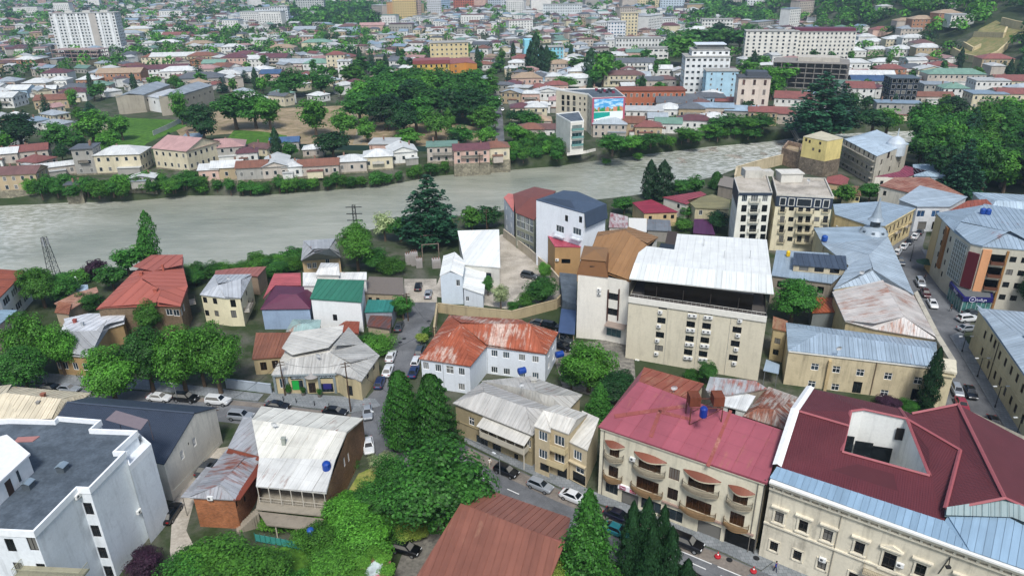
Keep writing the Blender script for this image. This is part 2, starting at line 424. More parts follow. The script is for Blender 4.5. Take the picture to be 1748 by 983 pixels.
    def fin(s,winobj=True):
        m=MB()
        for i in range(s.n):
            if i in s.skip: continue
            a,d,L,n=s.edge(i); zt=s.top.get(i,s.h); ops=s.op[i]
            us=sorted({0,L}|{round(o[0]-o[2]/2,3) for o in ops}|{round(o[0]+o[2]/2,3) for o in ops})
            zs=sorted({s.z0,zt}|{round(o[1]-o[3]/2,3) for o in ops}|{round(o[1]+o[3]/2,3) for o in ops})
            pt=lambda u,z,e=0: (a.x+d.x*u-n.x*e,a.y+d.y*u-n.y*e,z)
            for x0,x1 in zip(us,us[1:]):
                run=None
                for z0,z1 in zip(zs,zs[1:]):
                    cx,cz=(x0+x1)/2,(z0+z1)/2
                    hole=any(abs(cx-o[0])<o[2]/2 and abs(cz-o[1])<o[3]/2 for o in ops)
                    if hole:
                        if run is not None: m.add([pt(x0,run),pt(x1,run),pt(x1,z0),pt(x0,z0)],[[0,1,2,3]]); run=None
                    elif run is None: run=z0
                if run is not None: m.add([pt(x0,run),pt(x1,run),pt(x1,zt),pt(x0,zt)],[[0,1,2,3]])
            for (u,z,w,h,st) in ops:
                e=WST[st][5]+.03; q=[(u-w/2,z-h/2),(u+w/2,z-h/2),(u+w/2,z+h/2),(u-w/2,z+h/2)]
                for k in range(4):
                    A,B=q[k],q[(k+1)%4]; m.add([pt(*A),pt(*B),pt(*B,e),pt(*A,e)],[[3,2,1,0]])
                fr,gl,dp=window_mesh(w,h,st); o=ORG[s.t.name]; c=pt(u,z)
                wo=link('window',fr,s.t,(c[0]-o[0],c[1]-o[1],c[2]-o[2]),math.atan2(d.y,d.x)); link('pane',gl,wo)
        if s.extra.f:
            off=len(m.v); m.v+=s.extra.v
            for f in s.extra.f: m.f.append([off+j for j in f]); m.m.append(0); m.uv.append(None)
        if m.f: part('wall',m,s.wallm,s.t)
        return s
    def balc(s,i,u0,u1,z,dep=1.1,rail='#55504a',slab='#b9b4a8',bh=1.,solid=False,round_=False,post=.35):
        a,d,L,n=s.edge(i); N=8 if round_ else 1
        pts=[]
        for k in range(N+1):
            t=k/N; e=dep*(math.sin(math.pi*(.12+.76*t)) if round_ else 1); pts.append((u0+(u1-u0)*t,e))
        outl=[(u0,0.01)]+pts+[(u1,0.01)] if not round_ else [(u0,.01)]+pts+[(u1,.01)]
        m=MB(); W=[s.at(i,u,0,e) for u,e in outl]
        m.prism([(p.x,p.y) for p in (W if parea(W)>0 else W[::-1])],z-.15,z)
        b=part('balcony',m,plaster(slab),s.t)
        r=MB()
        for (ua,ea),(ub,eb) in zip(outl,outl[1:]):
            A,B=s.at(i,ua,z,ea),s.at(i,ub,z,eb); ln=(B-A).length
            if ln<.05: continue
            if solid:
                c=(A+B)/2; r.box((c.x,c.y,z+bh/2),(ln,.06,bh),math.atan2(B.y-A.y,B.x-A.x))
            else:
                r.tube((A.x,A.y,z+bh),(B.x,B.y,z+bh),.035,n=4); r.tube((A.x,A.y,z+.12),(B.x,B.y,z+.12),.025,n=4)
                k=max(1,int(ln/post*2))
                for j in range(k+1):
                    p=A.lerp(B,j/k); r.tube((p.x,p.y,z),(p.x,p.y,z+bh),.018,n=3,cap=False)
        part('railing',r,plain(rail,.6),b); return b
    def awn(s,i,u0,u1,z,dep,drop,mat,name='awning'):
        A,B=s.at(i,u0,z,.02),s.at(i,u1,z,.02); C,D=s.at(i,u1,z-drop,dep),s.at(i,u0,z-drop,dep)
        m=MB(); m.thick([A,D,C,B],.06,0,[(0,dep),(0,0),(u1-u0,0),(u1-u0,dep)]); part(name,m,mat,s.t)
def hipfaces(b,r1,r2,order=(0,1,2,3)):
    """four-corner hip/gable: eaves order[0..3], ridge r1 (near edge 3-0) to r2 (near edge 1-2)"""
    i,j,k,l=order; return [[i,j,r2,r1],[j,k,r2],[k,l,r1,r2],[l,i,r1]]
# ================================================================ ground, river, roads
WZ=-4.5
NB=[(-150,512),(0,492),(100,488),(200,478),(330,478),(450,462),(520,442),(620,412),(700,392),(790,384),(860,374),(1040,354),(1100,346),(1200,320),(1250,303),(1330,276),(1420,262)]
FB=[(-150,358),(0,352),(110,346),(200,345),(340,333),(430,335),(560,325),(640,320),(700,309),(750,300),(860,292),(960,283),(1040,272),(1110,263),(1190,253),(1300,243),(1345,238),(1430,229)]
nb=sorted([(V(*p,WZ).x,V(*p,WZ).y) for p in NB]); fb=sorted([(V(*p,WZ).x,V(*p,WZ).y) for p in FB])
def lerp_tab(T,x): return float(np.interp(x,[a for a,_ in T],[b for _,b in T]))
def YN(x): return lerp_tab(nb,x)+ (max(0,x-nb[-1][0])*.12)
def YF(x): return max(lerp_tab(fb,x)+max(0,x-fb[-1][0])*.12,YN(x)+25)
xs=sorted(set([-6000,-3500,-2000,-1200,-800,-600]+list(range(-450,451,10))+list(range(460,1500,40))+[1700,2200,3500,6000]))
off=[0,6,15,30,50,80,110,140,170,200,240,280,330,380,430,500,560,620,700,800,900,1000,1150,1300,1500,1800,2200,2800,3600,5000,8000]
rows=[]
def gz(x,y): return TZ(x,y)
for x in xs:
    n,f=YN(x),YF(x); j=1.2*math.sin(x*.31)+.8*math.sin(x*.83+1)
    col=[(x,-400,0),(x,-100,0),(x,20,0),(x,n*.55,0),(x,n*.8,0),(x,n-6,0),(x,n-3.2+j*.5,-.3),(x,n-1+j*.3,-2.6),(x,n+j*.4,WZ-.2),(x,n+4,WZ-1.2),(x,(n+f)/2,WZ-2.5),(x,f-4,WZ-1.2),(x,f+j*.4,WZ-.2),(x,f+1.2+j*.3,-2.4),(x,f+3+j*.4,-.3)]
    col+= [(x,f+5+o,gz(x,f+5+o)) for o in off]; rows.append(col)
m=MB(); k=len(rows[0]); m.v=[p for c in rows for p in c]
for i in range(len(rows)-1):
    for j in range(k-1): m.f.append([i*k+j,(i+1)*k+j,(i+1)*k+j+1,i*k+j+1]); m.m.append(0); m.uv.append(None)
GM=ground_mat('ground_earth','#3a442d','#5a5a50','#2e3d20',.03,.16)
struct('ground',m,GM)
# water
t=NT('river_water'); P=t.pos()
n1=t.noise(t.vmul(P,(.25,.6,1)),1,6,.6); n2=t.noise(t.vmul(P,(.9,2.2,1)),1,4,.6); sp=t.n('ShaderNodeSeparateXYZ'); t.l(P,sp.inputs[0])
rap=t.math('MAXIMUM',t.rng(sp.outputs[0],20,110,0,1),t.math('MULTIPLY',t.rng(sp.outputs[0],-135,-165,0,1),.6))       # rapids upstream
foam=t.rng(t.math('ADD',t.math('MULTIPLY',n1,.55),t.math('MULTIPLY',n2,.45)),.53,.64,0,1)
fs=t.rng(t.noise(t.vmul(P,(.22,.5,1)),1.3,5,.7),.46,.56,0,1); foam=t.math('ADD',t.math('MULTIPLY',foam,.05),t.math('MULTIPLY',fs,t.math('MULTIPLY',rap,.9)))
c=t.mix(t.rng(t.noise(t.vmul(P,(.35,1.,1)),.06,4,.6),.36,.64,0,1),hexc('#7f8375'),hexc('#9a9c8e')); c=t.scale(c,t.rng(t.noise(t.vmul(P,(.10,.9,1)),.8,5,.65),.3,.7,.93,1.07))
b=t.math('ADD',t.math('MULTIPLY',n1,1.0),t.math('MULTIPLY',n2,.5))
t.bsdf(t.mix(foam,c,hexc('#d6d8d2')),.2,0,.5,bump=b,bd=.4,bs=.6)
WATER=t.m
m=MB(); 
for i in range(len(xs)-1):
    x0,x1=xs[i],xs[i+1]
    m.poly([(x0,YN(x0)-1,WZ),(x1,YN(x1)-1,WZ),(x1,YF(x1)+1,WZ),(x0,YF(x0)+1,WZ)])
struct('river',m,WATER)
def sheet(name,pts,z,mat,edge=0.,world=False):
    P=[Vector((p[0],p[1],0)) if world else V(p[0],p[1],z) for p in pts]; Q=[(p.x,p.y) for p in P]
    if parea(Q)<0: Q=Q[::-1]
    m=MB()
    if edge: m.prism(Q,z-edge,z)
    else: m.poly([(x,y,z) for x,y in Q])
    return struct(name,m,mat)
t=NT('asphalt'); P=t.pos()
vo=t.n('ShaderNodeTexVoronoi',feature='DISTANCE_TO_EDGE'); vo.inputs['Scale'].default_value=.22; t.l(P,vo.inputs['Vector'])
crk=t.math('MULTIPLY',t.rng(vo.outputs[0],0,.012,.75,1),t.rng(t.noise(P,.13,5,.7),.36,.64,.68,1.22))
t.bsdf(t.scale(hexc('#66686a'),t.math('MULTIPLY',crk,t.rng(t.noise(P,5,3),.3,.7,.85,1.12))),.9,0,.2,bump=t.noise(P,12,2),bd=.01)
ASP=t.m
t=NT('paving_slabs'); P=t.pos(); b=t.n('ShaderNodeTexBrick'); t.l(P,b.inputs[0]); b.inputs['Scale'].default_value=1.
for a,c in (('Color1','#84888a'),('Color2','#747a7c'),('Mortar','#55595a')): b.inputs[a].default_value=(*hexc(c),1)
b.inputs['Brick Width'].default_value=.6; b.inputs['Row Height'].default_value=.6; b.inputs['Mortar Size'].default_value=.02
t.bsdf(t.scale(b.outputs[0],t.rng(t.noise(P,.4,4),.3,.7,.8,1.12)),.85,0,.25); PAV=t.m
CONC=ground_mat('yard_concrete','#a39c8e','#8c877d','#b3aca0',.06,.25,.9,.02)
GRAV=ground_mat('gravel','#77746c','#8d897f','#5f5d57',.1,1.2,.95,.06)
GRAS=ground_mat('lawn','#456b22','#527a2a','#35571d',.05,.4,.95,.12)
DIRT=ground_mat('bare_earth','#a39178','#918069','#7a7052',.04,.2,.95,.1)
DRYG=ground_mat('dry_grass','#a39a5e','#8f8f50','#6f7f3a',.1,.5,.95,.08)
PATHM=ground_mat('path_dirt','#8b8373','#787264','#98907f',.1,.5,.95,.04)
sheet('road',[(-160,642),(70,655),(250,668),(453,687),(600,706),(660,690),(700,705),(800,762),(874,797),(964,838),(1100,893),(1234,945),(1300,975),(1500,1060),(1500,1200),(1250,1110),(1060,1000),(960,935),(860,870),(790,836),(650,800),(628,742),(400,722),(200,700),(0,690),(-160,682)],.02,ASP)
sheet('road',[(600,706),(637,668),(655,630),(669,598),(687,553),(697,516),(700,482),(742,482),(744,516),(742,536),(719,591),(705,633),(680,690),(660,700)],.024,ASP)
sheet('road',[(1538,366),(1516,408),(1538,460),(1556,500),(1575,545),(1600,620),(1605,680),(1660,760),(1748,880),(1830,960),(1900,930),(1760,760),(1640,580),(1660,545),(1760,548),(1900,556),(1900,535),(1690,528),(1625,500),(1592,455),(1575,420),(1590,366)],.028,ASP)
sheet('road',[(846,252),(862,252),(858,200),(852,168),(848,140),(842,140),(842,168),(847,200)],.03,ASP)
PKM=ground_mat('parking_setts','#746e67','#67625c','#7e776e',.12,.6,.9,.02)
sheet('parking_strip',[(800,764),(874,799),(964,840),(1100,895),(1234,947),(1290,972),(1270,985),(1214,960),(1080,908),(946,853),(858,811),(790,777)],.026,PKM)
sheet('parking_strip',[(250,669),(453,688.5),(600,707.5),(596,714),(448,696),(246,676)],.026,PKM)
# pavements with a kerb step
sheet('pavement',[(451,685),(466,668),(640,680),(650,692),(600,704)],.14,PAV,.14)
sheet('pavement',[(-160,640),(70,652),(250,665),(440,684),(450,672),(250,648),(70,636),(-160,622)],.13,PAV,.13)
sheet('pavement',[(790,752),(874,793),(964,834),(1100,889),(1234,941),(1300,972),(1330,950),(1140,880),(1012,838),(905,786),(800,738)],.135,PAV,.135)
sheet('pavement',[(1300,974),(1420,1030),(1560,1090),(1600,1060),(1440,990),(1330,952)],.132,PAV,.132)
sheet('pavement',[(1621,573),(1708,716),(1790,850),(1830,840),(1745,715),(1652,585),(1640,565)],.136,PAV,.136)
sheet('pavement',[(1573,425),(1590,455),(1622,503),(1640,518),(1690,526),(1720,524),(1640,470),(1600,430)],.134,PAV,.134)
# yards
sheet('yard',[(738,505),(752,470),(856,400),(872,400),(960,475),(990,520),(880,530)],.012,CONC)
sheet('yard',[(940,590),(1080,575),(1085,650),(1060,690),(960,660)],.012,GRAV)
sheet('yard',[(690,516),(690,476),(745,476),(746,516)],.036,CONC)
sheet('yard',[(672,983),(690,935),(735,905),(770,880),(760,900),(718,975),(650,1090),(560,1090)],.012,GRAV)
sheet('yard',[(290,940),(296,850),(370,765),(400,760),(330,860),(318,905),(330,930),(300,1000)],.014,CONC)
sheet('lawn',[(545,880),(580,860),(625,800),(660,800),(690,900),(640,960),(560,1000),(420,1050),(300,1060),(330,930),(420,930),(480,935)],.016,GRAS)
sheet('dry_grass',[(590,845),(612,808),(640,796),(662,800),(640,830),(615,860)],.03,DRYG)
sheet('lawn',[(690,870),(730,862),(780,900),(740,912),(700,905)],.03,GRAS)
# far bank open ground
sheet('lawn',[(150,240),(185,200),(300,205),(320,215),(250,245),(235,262),(150,262)],.04,GRAS)
sheet('lawn',[(385,240),(400,222),(450,225),(490,232),(485,252),(395,252)],.045,GRAS)
sheet('bare_ground',[(300,222),(330,205),(370,190),(600,180),(740,205),(800,215),(840,225),(840,252),(640,250),(490,245),(440,225),(310,235)],.035,DIRT)
sheet('path',[(602,246),(612,215),(590,182),(598,182),(622,215),(618,246)],.05,PATHM)
# dashes on the main street
for i,(a,b,c,d) in enumerate([(817,812,837,821),(770,790,790,800),(866,834,886,843),(1180,960,1205,971),(1230,982,1255,993),(1150,935,1215,962),(1225,966,1290,993),(700,742,716,752),(560,722,584,725),(500,716,524,719)]):
    A,B=V(a,b,.03),V(c,d,.03); n=(B-A).normalized(); q=Vector((-n.y,n.x,0))*.08
    m=MB(); m.poly([A+q,A-q,B-q,B+q]); struct('road_marking',m,plain('#d5d6d2',.7))
# ================================================================ near-bank buildings
def chim(b,p,w=.6,h=1.,col='#8a5a4a',name='chimney'):
    q=V(*p); m=MB(); m.box((q.x,q.y,q.z+h/2-.2),(w,w,h+.4)); m.box((q.x,q.y,q.z+h+.05),(w*1.25,w*1.25,.1)); part(name,m,plaster(col),b.t)
def ridgecap(b,pts,mat,w=.35,t=.1,name='ridge_cap'):
    m=MB()
    for p,q in zip(pts,pts[1:]):
        A,B=b.P(p),b.P(q); d=(B-A); d.z=0; d.normalize(); s=Vector((-d.y,d.x,0))*w/2; z=Vector((0,0,t))
        m.thick([A+s+z*.6,A+z*1.5,B+z*1.5,B+s+z*.6],.05); m.thick([A+z*1.5,A-s+z*.6,B-s+z*.6,B+z*1.5],.05)
    part(name,m,mat,b.t)
def pipe(b,e,px,py,z1,col='#6e6a62',r=.06):
    u,z=b.hit(e,px,py); a=b.at(e,u,z1,.1); c=b.at(e,u,b.z0+.2,.1); m=MB(); m.tube(a,c,r,n=6); part('drainpipe',m,plain(col,.5),b.t)
def band(b,e,z,h=.25,d=.15,mat=None,u0=0,u1=None,name='cornice'):
    a,dr,L,n=b.edge(e); u1=L if u1 is None else u1; m=MB(); A=b.at(e,u0,z,d/2),b.at(e,u1,z,d/2); c=(A[0]+A[1])/2
    m.box((c.x,c.y,z+h/2),(u1-u0,d,h),math.atan2(dr.y,dr.x)); return part(name,m,mat or b.wallm,b.t)
WPL=plaster('#d6dcdf',.26,.08); CREAM=plaster('#cfc4a4',.3); BEI=plaster('#b5a685',.3)
# --- white apartment block, flat dark roof
hw=HB(286,902,756)
b=Bld('apartment_block','white apartment block with flat dark roof and white parapet beside the blue tiled house','apartment block',
 [(-120,724),(15,714),(92,716),(98,710),(173,716),(156,731),(235,734),(197,769),(215,769),(152,833),(131,832),(57,907),(-120,899)],hw,WPL,ov=.12)
DARKR=ground_mat('roof_membrane','#505a63','#5d6770','#454e56',.12,.5,.8,.02)
b.flat(.7,.26,DARKR,plain('#e3e7e8',.7))
b.w(9,[(150,868),(160,906),(170,943),(179,976)],1.15,1.9,'k')
b.ac(10,[(130,846)]); b.ac(9,[(147,908),(158,943)])
b.ac(8,[(235,872),(250,937),(229,962)]); 
b.w(11,[(18,930),(60,928),(33,970),(72,972)],1.1,1.9,'d')
b.balc(11,9.5,17.5,b.h-4.4,1.6,'#9a9a80','#8f8c76'); b.balc(11,9.5,17.5,b.h-8.,1.6,'#9a9a80','#8f8c76')
b.fin()
# its lower balcony wing
m=MB(); pts=[V(236,738,hw-1.5),V(258,757,hw-1.5),V(220,795,hw-1.5),V(214,772,hw-1.5)]; Q=[(p.x,p.y) for p in pts]; Q=Q if parea(Q)>0 else Q[::-1]
m.prism(Q,0,hw-2.4); part('balcony_wing',m,WPL,b.t)
m=MB(); m2=inset(Q,.15)
for i in range(4):
    A,B=Q[i],Q[(i+1)%4]; C,D=m2[(i+1)%4],m2[i]; m.prism([A,B,C,D],hw-2.4,hw-1.5)
part('balcony_parapet',m,plain('#dfe3e4',.7),b.t)
m=MB(); A=[V(180,716,hw+.5),V(198,700,hw+1),V(253,716,hw+1),V(240,733,hw+.5)]; m.thick(A,.06)
cn=part('canopy',m,plain('#6d6468',.5),b.t)
for p in ((253,716,hw+1),(198,700,hw+1)):
    m=MB(); q=V(*p); m.tube((q.x,q.y,hw-2.4),(q.x,q.y,q.z),.05); part('canopy_post',m,plain('#4b4448',.5),cn)
# roof hut, vents, hatch on the block
m=MB(); z=hw-.7; P4=[V(0,812,z),V(-80,870,z),V(-80,825,z),V(-80,790,z)]
hut=thing('roof_hut','small white stair hut on the flat dark roof of the apartment block','hut',tuple(V(10,850,z)))
Q=[V(0,862,z),V(58,806,z),V(20,774,z),V(-70,800,z),V(-70,850,z)]; Q=[(p.x,p.y) for p in Q]; Q=Q if parea(Q)>0 else Q[::-1]
m.prism(Q,z,z+2.6); part('wall',m,plain('#dcdedd',.8),hut); m=MB(); m.prism(inset(Q,-.25),z+2.6,z+2.85); part('roof',m,plain('#d6d8d8',.7),hut)
def doorat(o,px,py,z0,w,h,ang,col,name='door'):
    p=V(px,py,z0); m=MB(); m.box((p.x,p.y,z0+h/2),(w,.12,h),ang); part(name,m,plain(col,.6),o)
A=V(0,862,z); B=V(58,806,z); an=math.atan2(B.y-A.y,B.x-A.x); doorat(hut,20,842.5,z,.95,2.,an,'#3a2a22'); 
p=A.lerp(B,.62); m=MB(); m.box((p.x,p.y,z+1.3),(.35,.12,1.6),an); part('window',m,glass(),hut)
for k,(px,py,lb) in enumerate([(108,803,'grey metal vent box with curved lid in the middle of the dark flat roof'),(50,832,'grey metal vent box next to the white stair hut')]):
    p=V(px,py,z); v=thing('roof_vent',lb,'vent',tuple(p),an,'vents on the dark flat roof'); m=MB(); m.box((0,0,.4),(1.,1.,.8)); part0=link('body',m.mesh('body',plain('#4e565b',.5)),v)
    m=MB(); m.thick([Vector((-.62,-.6,.86)),Vector((.62,-.6,.86)),Vector((.62,0,1.1)),Vector((-.62,0,1.1))],.05); m.thick([Vector((-.62,0,1.1)),Vector((.62,0,1.1)),Vector((.62,.6,.86)),Vector((-.62,.6,.86))],.05)
    link('lid',m.mesh('lid',plain('#9fb0b8',.35,.6)),v)
m=MB(); Q=[V(31,747,z),V(68,745,z),V(56,754,z),V(24,755,z)]; Q=[(p.x,p.y) for p in Q]; m.prism(Q if parea(Q)>0 else Q[::-1],z,z+.12)
solo('roof_hatch',m,plain('#a0706a',.8),'flat reddish hatch lying on the dark flat roof','hatch')
# --- dark blue tiled house with white gable
he=HB(292,856,792)
b=Bld('gabled_house','house with dark blue tiled roof and long white gable wall by the street','house',[(152,677),(370,695),(280,792),(70,752)],he,plaster('#d8d3c4',.28),ov=.15)
R1,R2=(115,686,he+2.6),(332,705,he+2.6)
TB=roofm('#343d4b',.3,0,row=.34,tile=True,fade=.1,streak=.08,rough=.55)
b.roof([[0,1,R2,R1],[1,2,R2][:0] or [3,R1,R2,2]],TB); b.gable(1,R2); b.gable(3,R1)
ridgecap(b,[R1,R2],plain('#3b4553',.6))
b.w(1,[(332,754),(311,776)],.85,1.5,'w2'); b.w(1,[(322,757)],.3,.5,'d'); b.g(2,2,[he-2],.9,1.3,'d'); b.fin()
m=MB()
for p,q in (((375,755),(295,838)),):
    A,B=V(*p,3.2),V(*q,3.2); m.tube(A,B,.06)
part('gas_pipe',m,plain('#8a8a80',.5),b.t)
# --- cream sheet roof house at the left edge
b=Bld('low_house','low house with cream corrugated hipped roof at the left edge of the boulevard','house',[(-70,668),(21,660),(155,671),(90,716),(-70,722)],5.6,CREAM)
RC=roofm('#cbc1a8',.5,.12,rough=.55)
A,B=(10,672,7.4),(105,681,7.4)
b.roof([[1,2,B,A],[2,3,B],[3,4,(-70,704,6.6),A,B][:0] or [3,(35,718,5.6),A,B],[0,1,A,(-70,690,7.0)],[(35,718,5.6),4,(-70,690,7.0),A]],RC,1.0)
chim(b,(75,678,7.2),.6,.7,'#8d5a48'); chim(b,(66,690,6.8),.5,.5,'#8f8d88'); b.fin()
# --- pale roofed brick house in the left courtyard
zr,zb,zf=8.0,6.4,5.6
b=Bld('brick_house','long brick house with pale sheet roof and open veranda in the left courtyard','house',[(446,694),(621,714),(557,842),(437,830)],zf,brickm('#8f6a4c','#7e6f5e'),ov=.12)
PAL=roofm('#c9c8bd',1.0,.08,row=3.,rough=.55,streak=.2)
e0,e1,e2,e3=(446,694,zb),(621,714,zb),(557,842,zf),(437,830,zf); r1,r2=(411,718,zr),(592,739,zr)
r1=(430,716,zr); k1,k2=(443,783,6.3),(573,784,6.9)
b.roof([[e0,e1,r2,r1],[r1,r2,k2,k1]],PAL,2.2); b.roof([[k1,k2,e2,e3]],roofm('#bfc0bb',.9,.18,row=2.5),2.0,name='veranda_roof')
A=b.edge(1); m=MB()
w1=[b.wp[1],b.wp[2]]; pts=[(w1[0].x,w1[0].y,zb-.1)]
pk=V(*r2); kk=V(*k2)
d=(w1[1]-w1[0]); L=d.length; d.normalize()
pr=lambda q:(w1[0]+d*((q-w1[0]).dot(d)))
a_,c_=pr(pk),pr(kk); b.extra.add([(w1[0].x,w1[0].y,zf),(w1[1].x,w1[1].y,zf),(c_.x,c_.y,kk.z-.12),(a_.x,a_.y,pk.z-.12),(w1[0].x,w1[0].y,zb-.1)],[[0,1,2,3,4]])
b.w(1,[(595,780),(588,788)],.6,1.6,'w'); b.w(1,[(604,808)],.5,.5,'d')
b.skip.add(2)
b.fin()
# veranda: floor, back wall, posts
m=MB(); Q=[V(437,868,2.8),V(553,880,2.8),V(572,822,2.8),V(446,812,2.8)]; Q=[(p.x,p.y) for p in Q]; Q=Q if parea(Q)>0 else Q[::-1]
m.prism(Q,2.6,2.8); vf=part('veranda_floor',m,plaster('#938c7d'),b.t)
c0,c1=V(443,843,2.8),V(553,855,2.8)
m=MB(); A,B=V(446,815,2.8),V(566,826,2.8); c=(A+B)/2; m.box((c.x,c.y,2.75),((B-A).length,.2,5.5),math.atan2(B.y-A.y,B.x-A.x)); part('veranda_wall',m,plaster('#6f675b'),b.t)
A,B=V(437,830,zf),V(557,842,zf)
for i in range(7):
    p=A.lerp(B,(i+.1)/6.3); m=MB(); m.tube((p.x,p.y,0),(p.x,p.y,zf-.1),.07,n=6); part('veranda_post',m,plain('#b3aea2',.6),b.t)
m=MB(); p,q=A.lerp(B,.02),A.lerp(B,.97); m.tube((p.x,p.y,3.7),(q.x,q.y,3.7),.04); m.tube((p.x,p.y,3.2),(q.x,q.y,3.2),.03)
for i in range(40):
    s=p.lerp(q,i/39); m.tube((s.x,s.y,2.8),(s.x,s.y,3.7),.02,n=3)
part('railing',m,plain('#a8a294',.6),b.t)
chim(b,(485,757,7.3),.55,1.,'#9aa096')
# --- grey and rusty sheet wing with orange brick room
b=Bld('brick_annex','orange brick annex under patchy grey hipped sheet roof next to the pale roofed house','house',[(387,767),(446,781),(402,853),(324,849)],5.4,brickm('#a8683f','#8b7d6c'),ov=.3)
GR=roofm('#8f9296',.55,.34,cross=.7,rough=.45); P1,P2=(418,783,6.6),(374,828,6.6)
b.roof([[0,1,P1],[1,2,P2,P1],[2,3,P2],[3,0,P1,P2]],GR,.9)
b.w(2,[(400,872)][:0],.6,1,'d'); b.w(1,[(404,861),(418,851)],.5,1.,'d'); b.ac(2,[(360,848)]); b.fin()
m=MB(); e=[V(398,853,5.5),V(446,783,5.9),V(470,789,5.9),V(436,815,5.5),V(410,852,5.4)]; m.thick(e,.1); part('lean_to_roof',m,roofm('#7a3b28',.5,.2),b.t)
b2=Bld('sheet_roof_shed','shed with silvery streaked sheet roof between the annex and the boulevard','shed',[(415,712),(481,717),(446,779),(389,764)],5.9,plaster('#9a9282'),ov=.2)
b2.roof([[0,1,2,3]],roofm('#9ea1a4',.7,.22,cross=.8),1.1); b2.fin()
m=MB(); e=[V(390,765,6.1),V(447,780,6.1),V(447,787,6.0),V(386,772,6.0)]; m.thick(e,.08); part('rusty_flashing',m,roofm('#80412c',.5,.3),b2.t)
m=MB(); e=[V(308,848,3.2),V(352,796,3.6),V(374,800,3.9),V(330,849,3.9)]; m.thick(e,.08,0,[(0,0),(6,0),(6,2),(0,2)])
cp=thing('carport','lean-to carport roof of silver sheets along the white gable alley','carport',tuple(V(330,850,0))); part('roof',m,GR,cp)
for q in ((312,849),(350,800)):
    s=V(*q,3.3); m=MB(); m.tube((s.x,s.y,0),(s.x,s.y,3.3),.06); part('post',m,plain('#77726a'),cp)
# concrete terrace with stairs in front of the brick house
tr=thing('terrace','grey concrete terrace with stair and vine below the veranda','terrace',tuple(V(460,915,0)))
m=MB(); Q=[V(455,895,2.4),V(545,905,2.4),V(553,885,2.4),V(440,872,2.4)]; Q=[(p.x,p.y) for p in Q]; Q=Q if parea(Q)>0 else Q[::-1]; m.prism(Q,2.2,2.4); part('slab',m,plaster('#857d6f'),tr)
for q in ((470,896),(505,900),(540,904),(452,880)):
    s=V(*q,2.2); m=MB(); m.tube((s.x,s.y,0),(s.x,s.y,2.2),.1); part('post',m,plain('#b0a998'),tr)
A,B=V(405,905,0),V(440,872,2.4); n_=10
for i in range(n_):
    p=A.lerp(B,(i+.5)/n_); m=MB(); m.box((p.x,p.y,2.4*(i+1)/n_/2),(.45,1.3,2.4*(i+1)/n_),math.atan2(B.y-A.y,B.x-A.x)); part('step',m,plaster('#8d8576'),tr)
# --- reddish brown seam roof at the bottom centre
ze=6.6; b=Bld('seam_roof_house','house with large reddish brown standing seam roof at the bottom of the street','house',[(828,834),(974,884),(905,1075),(655,1075)],ze,plaster('#b09a80'),ov=.35)
S=roofm('#7f5243',0,.16,'#96705a',rough=.5,fade=.1,streak=.1); r1,r2=(787,863,ze+1.9),(964,927,ze+1.9)
r0=V(787,863,ze+1.9); 
b.roof([[0,1,r2,r1],[r1,r2,2,3]],S,.85); ridgecap(b,[r1,r2],plain('#7a463b',.5),.3); b.gable(1,r2); b.gable(3,r1); b.fin()
# --- low house (weathered white sheets) with wooden balcony on the street
ZE=6.2
b=Bld('balcony_house','two storey tan house with weathered pale sheet roof and covered balcony over the pavement','house',[(773,688),(909,743),(956,702),(824,652)],ZE,plaster('#9c9072',.25),ov=.3)
WSH=roofm('#acaba6',.6,.08,rough=.5,streak=.22,fade=.12); WSH2=roofm('#c3c1b8',.6,.04,rough=.5,streak=.2)
r1,r2=(826,669,8.3),(898,695,8.3)
b.roof([[0,1,r2,r1],[1,2,r2],[2,3,r1,r2],[3,0,r1]],WSH,1.0); 
b.w(0,[(805,719),(824,731)],1.1,1.5,'wt'); b.w(0,[(838,734),(846,738)],.9,1.8,'d'); b.w(0,[(881,751),(887,754)],.7,1.5,'w'); b.w(0,[(903,757)],.7,1.4,'w')
b.w(0,[(823,759)],2.4,1.6,'shop'); b.w(0,[(835,764),(848,769)],1.7,1.6,'shop'); b.w(0,[(862,774)],1.6,2.2,'dd'); b.w(0,[(881,779)],.8,1.,'k')
u0,_=b.hit(0,829,751); u1,_=b.hit(0,903,772)
bl=b.balc(0,u0,u1,2.95,1.5,'#b9b4a4','#a8a08c',1.0,True); b.awn(0,u0-.3,u1+.4,5.75,1.9,.75,WSH2,'balcony_roof')
for k in range(6):
    p=b.at(0,u0+(u1-u0)*k/5,0,1.4); m=MB(); m.tube((p.x,p.y,2.95 if k not in (5,) else 0),(p.x,p.y,5.1),.07,n=6); part('balcony_post',m,plain('#cfcabb',.6),b.t)
band(b,0,2.7,.18,.1,plain('#8f8466')); b.fin()
# --- back part of the pale roofs
b=Bld('back_house','low rear house with broad weathered grey sheet roof behind the balcony house','house',[(822,650),(905,642),(994,674),(968,702),(930,692)],5.6,BEI)
b.roof([[0,1,(915,668,7.4)],[1,2,(940,676,7.4),(915,668,7.4)],[2,3,(940,676,7.4)],[3,4,(915,668,7.4),(940,676,7.4)],[4,0,(915,668,7.4)]],roofm('#aaa9a2',.6,.1,streak=.2),1.1); chim(b,(911,651,6.2),.9,.5,'#b1b0a8'); b.g(1,4,[3.2],.9,1.2,'w'); b.fin()
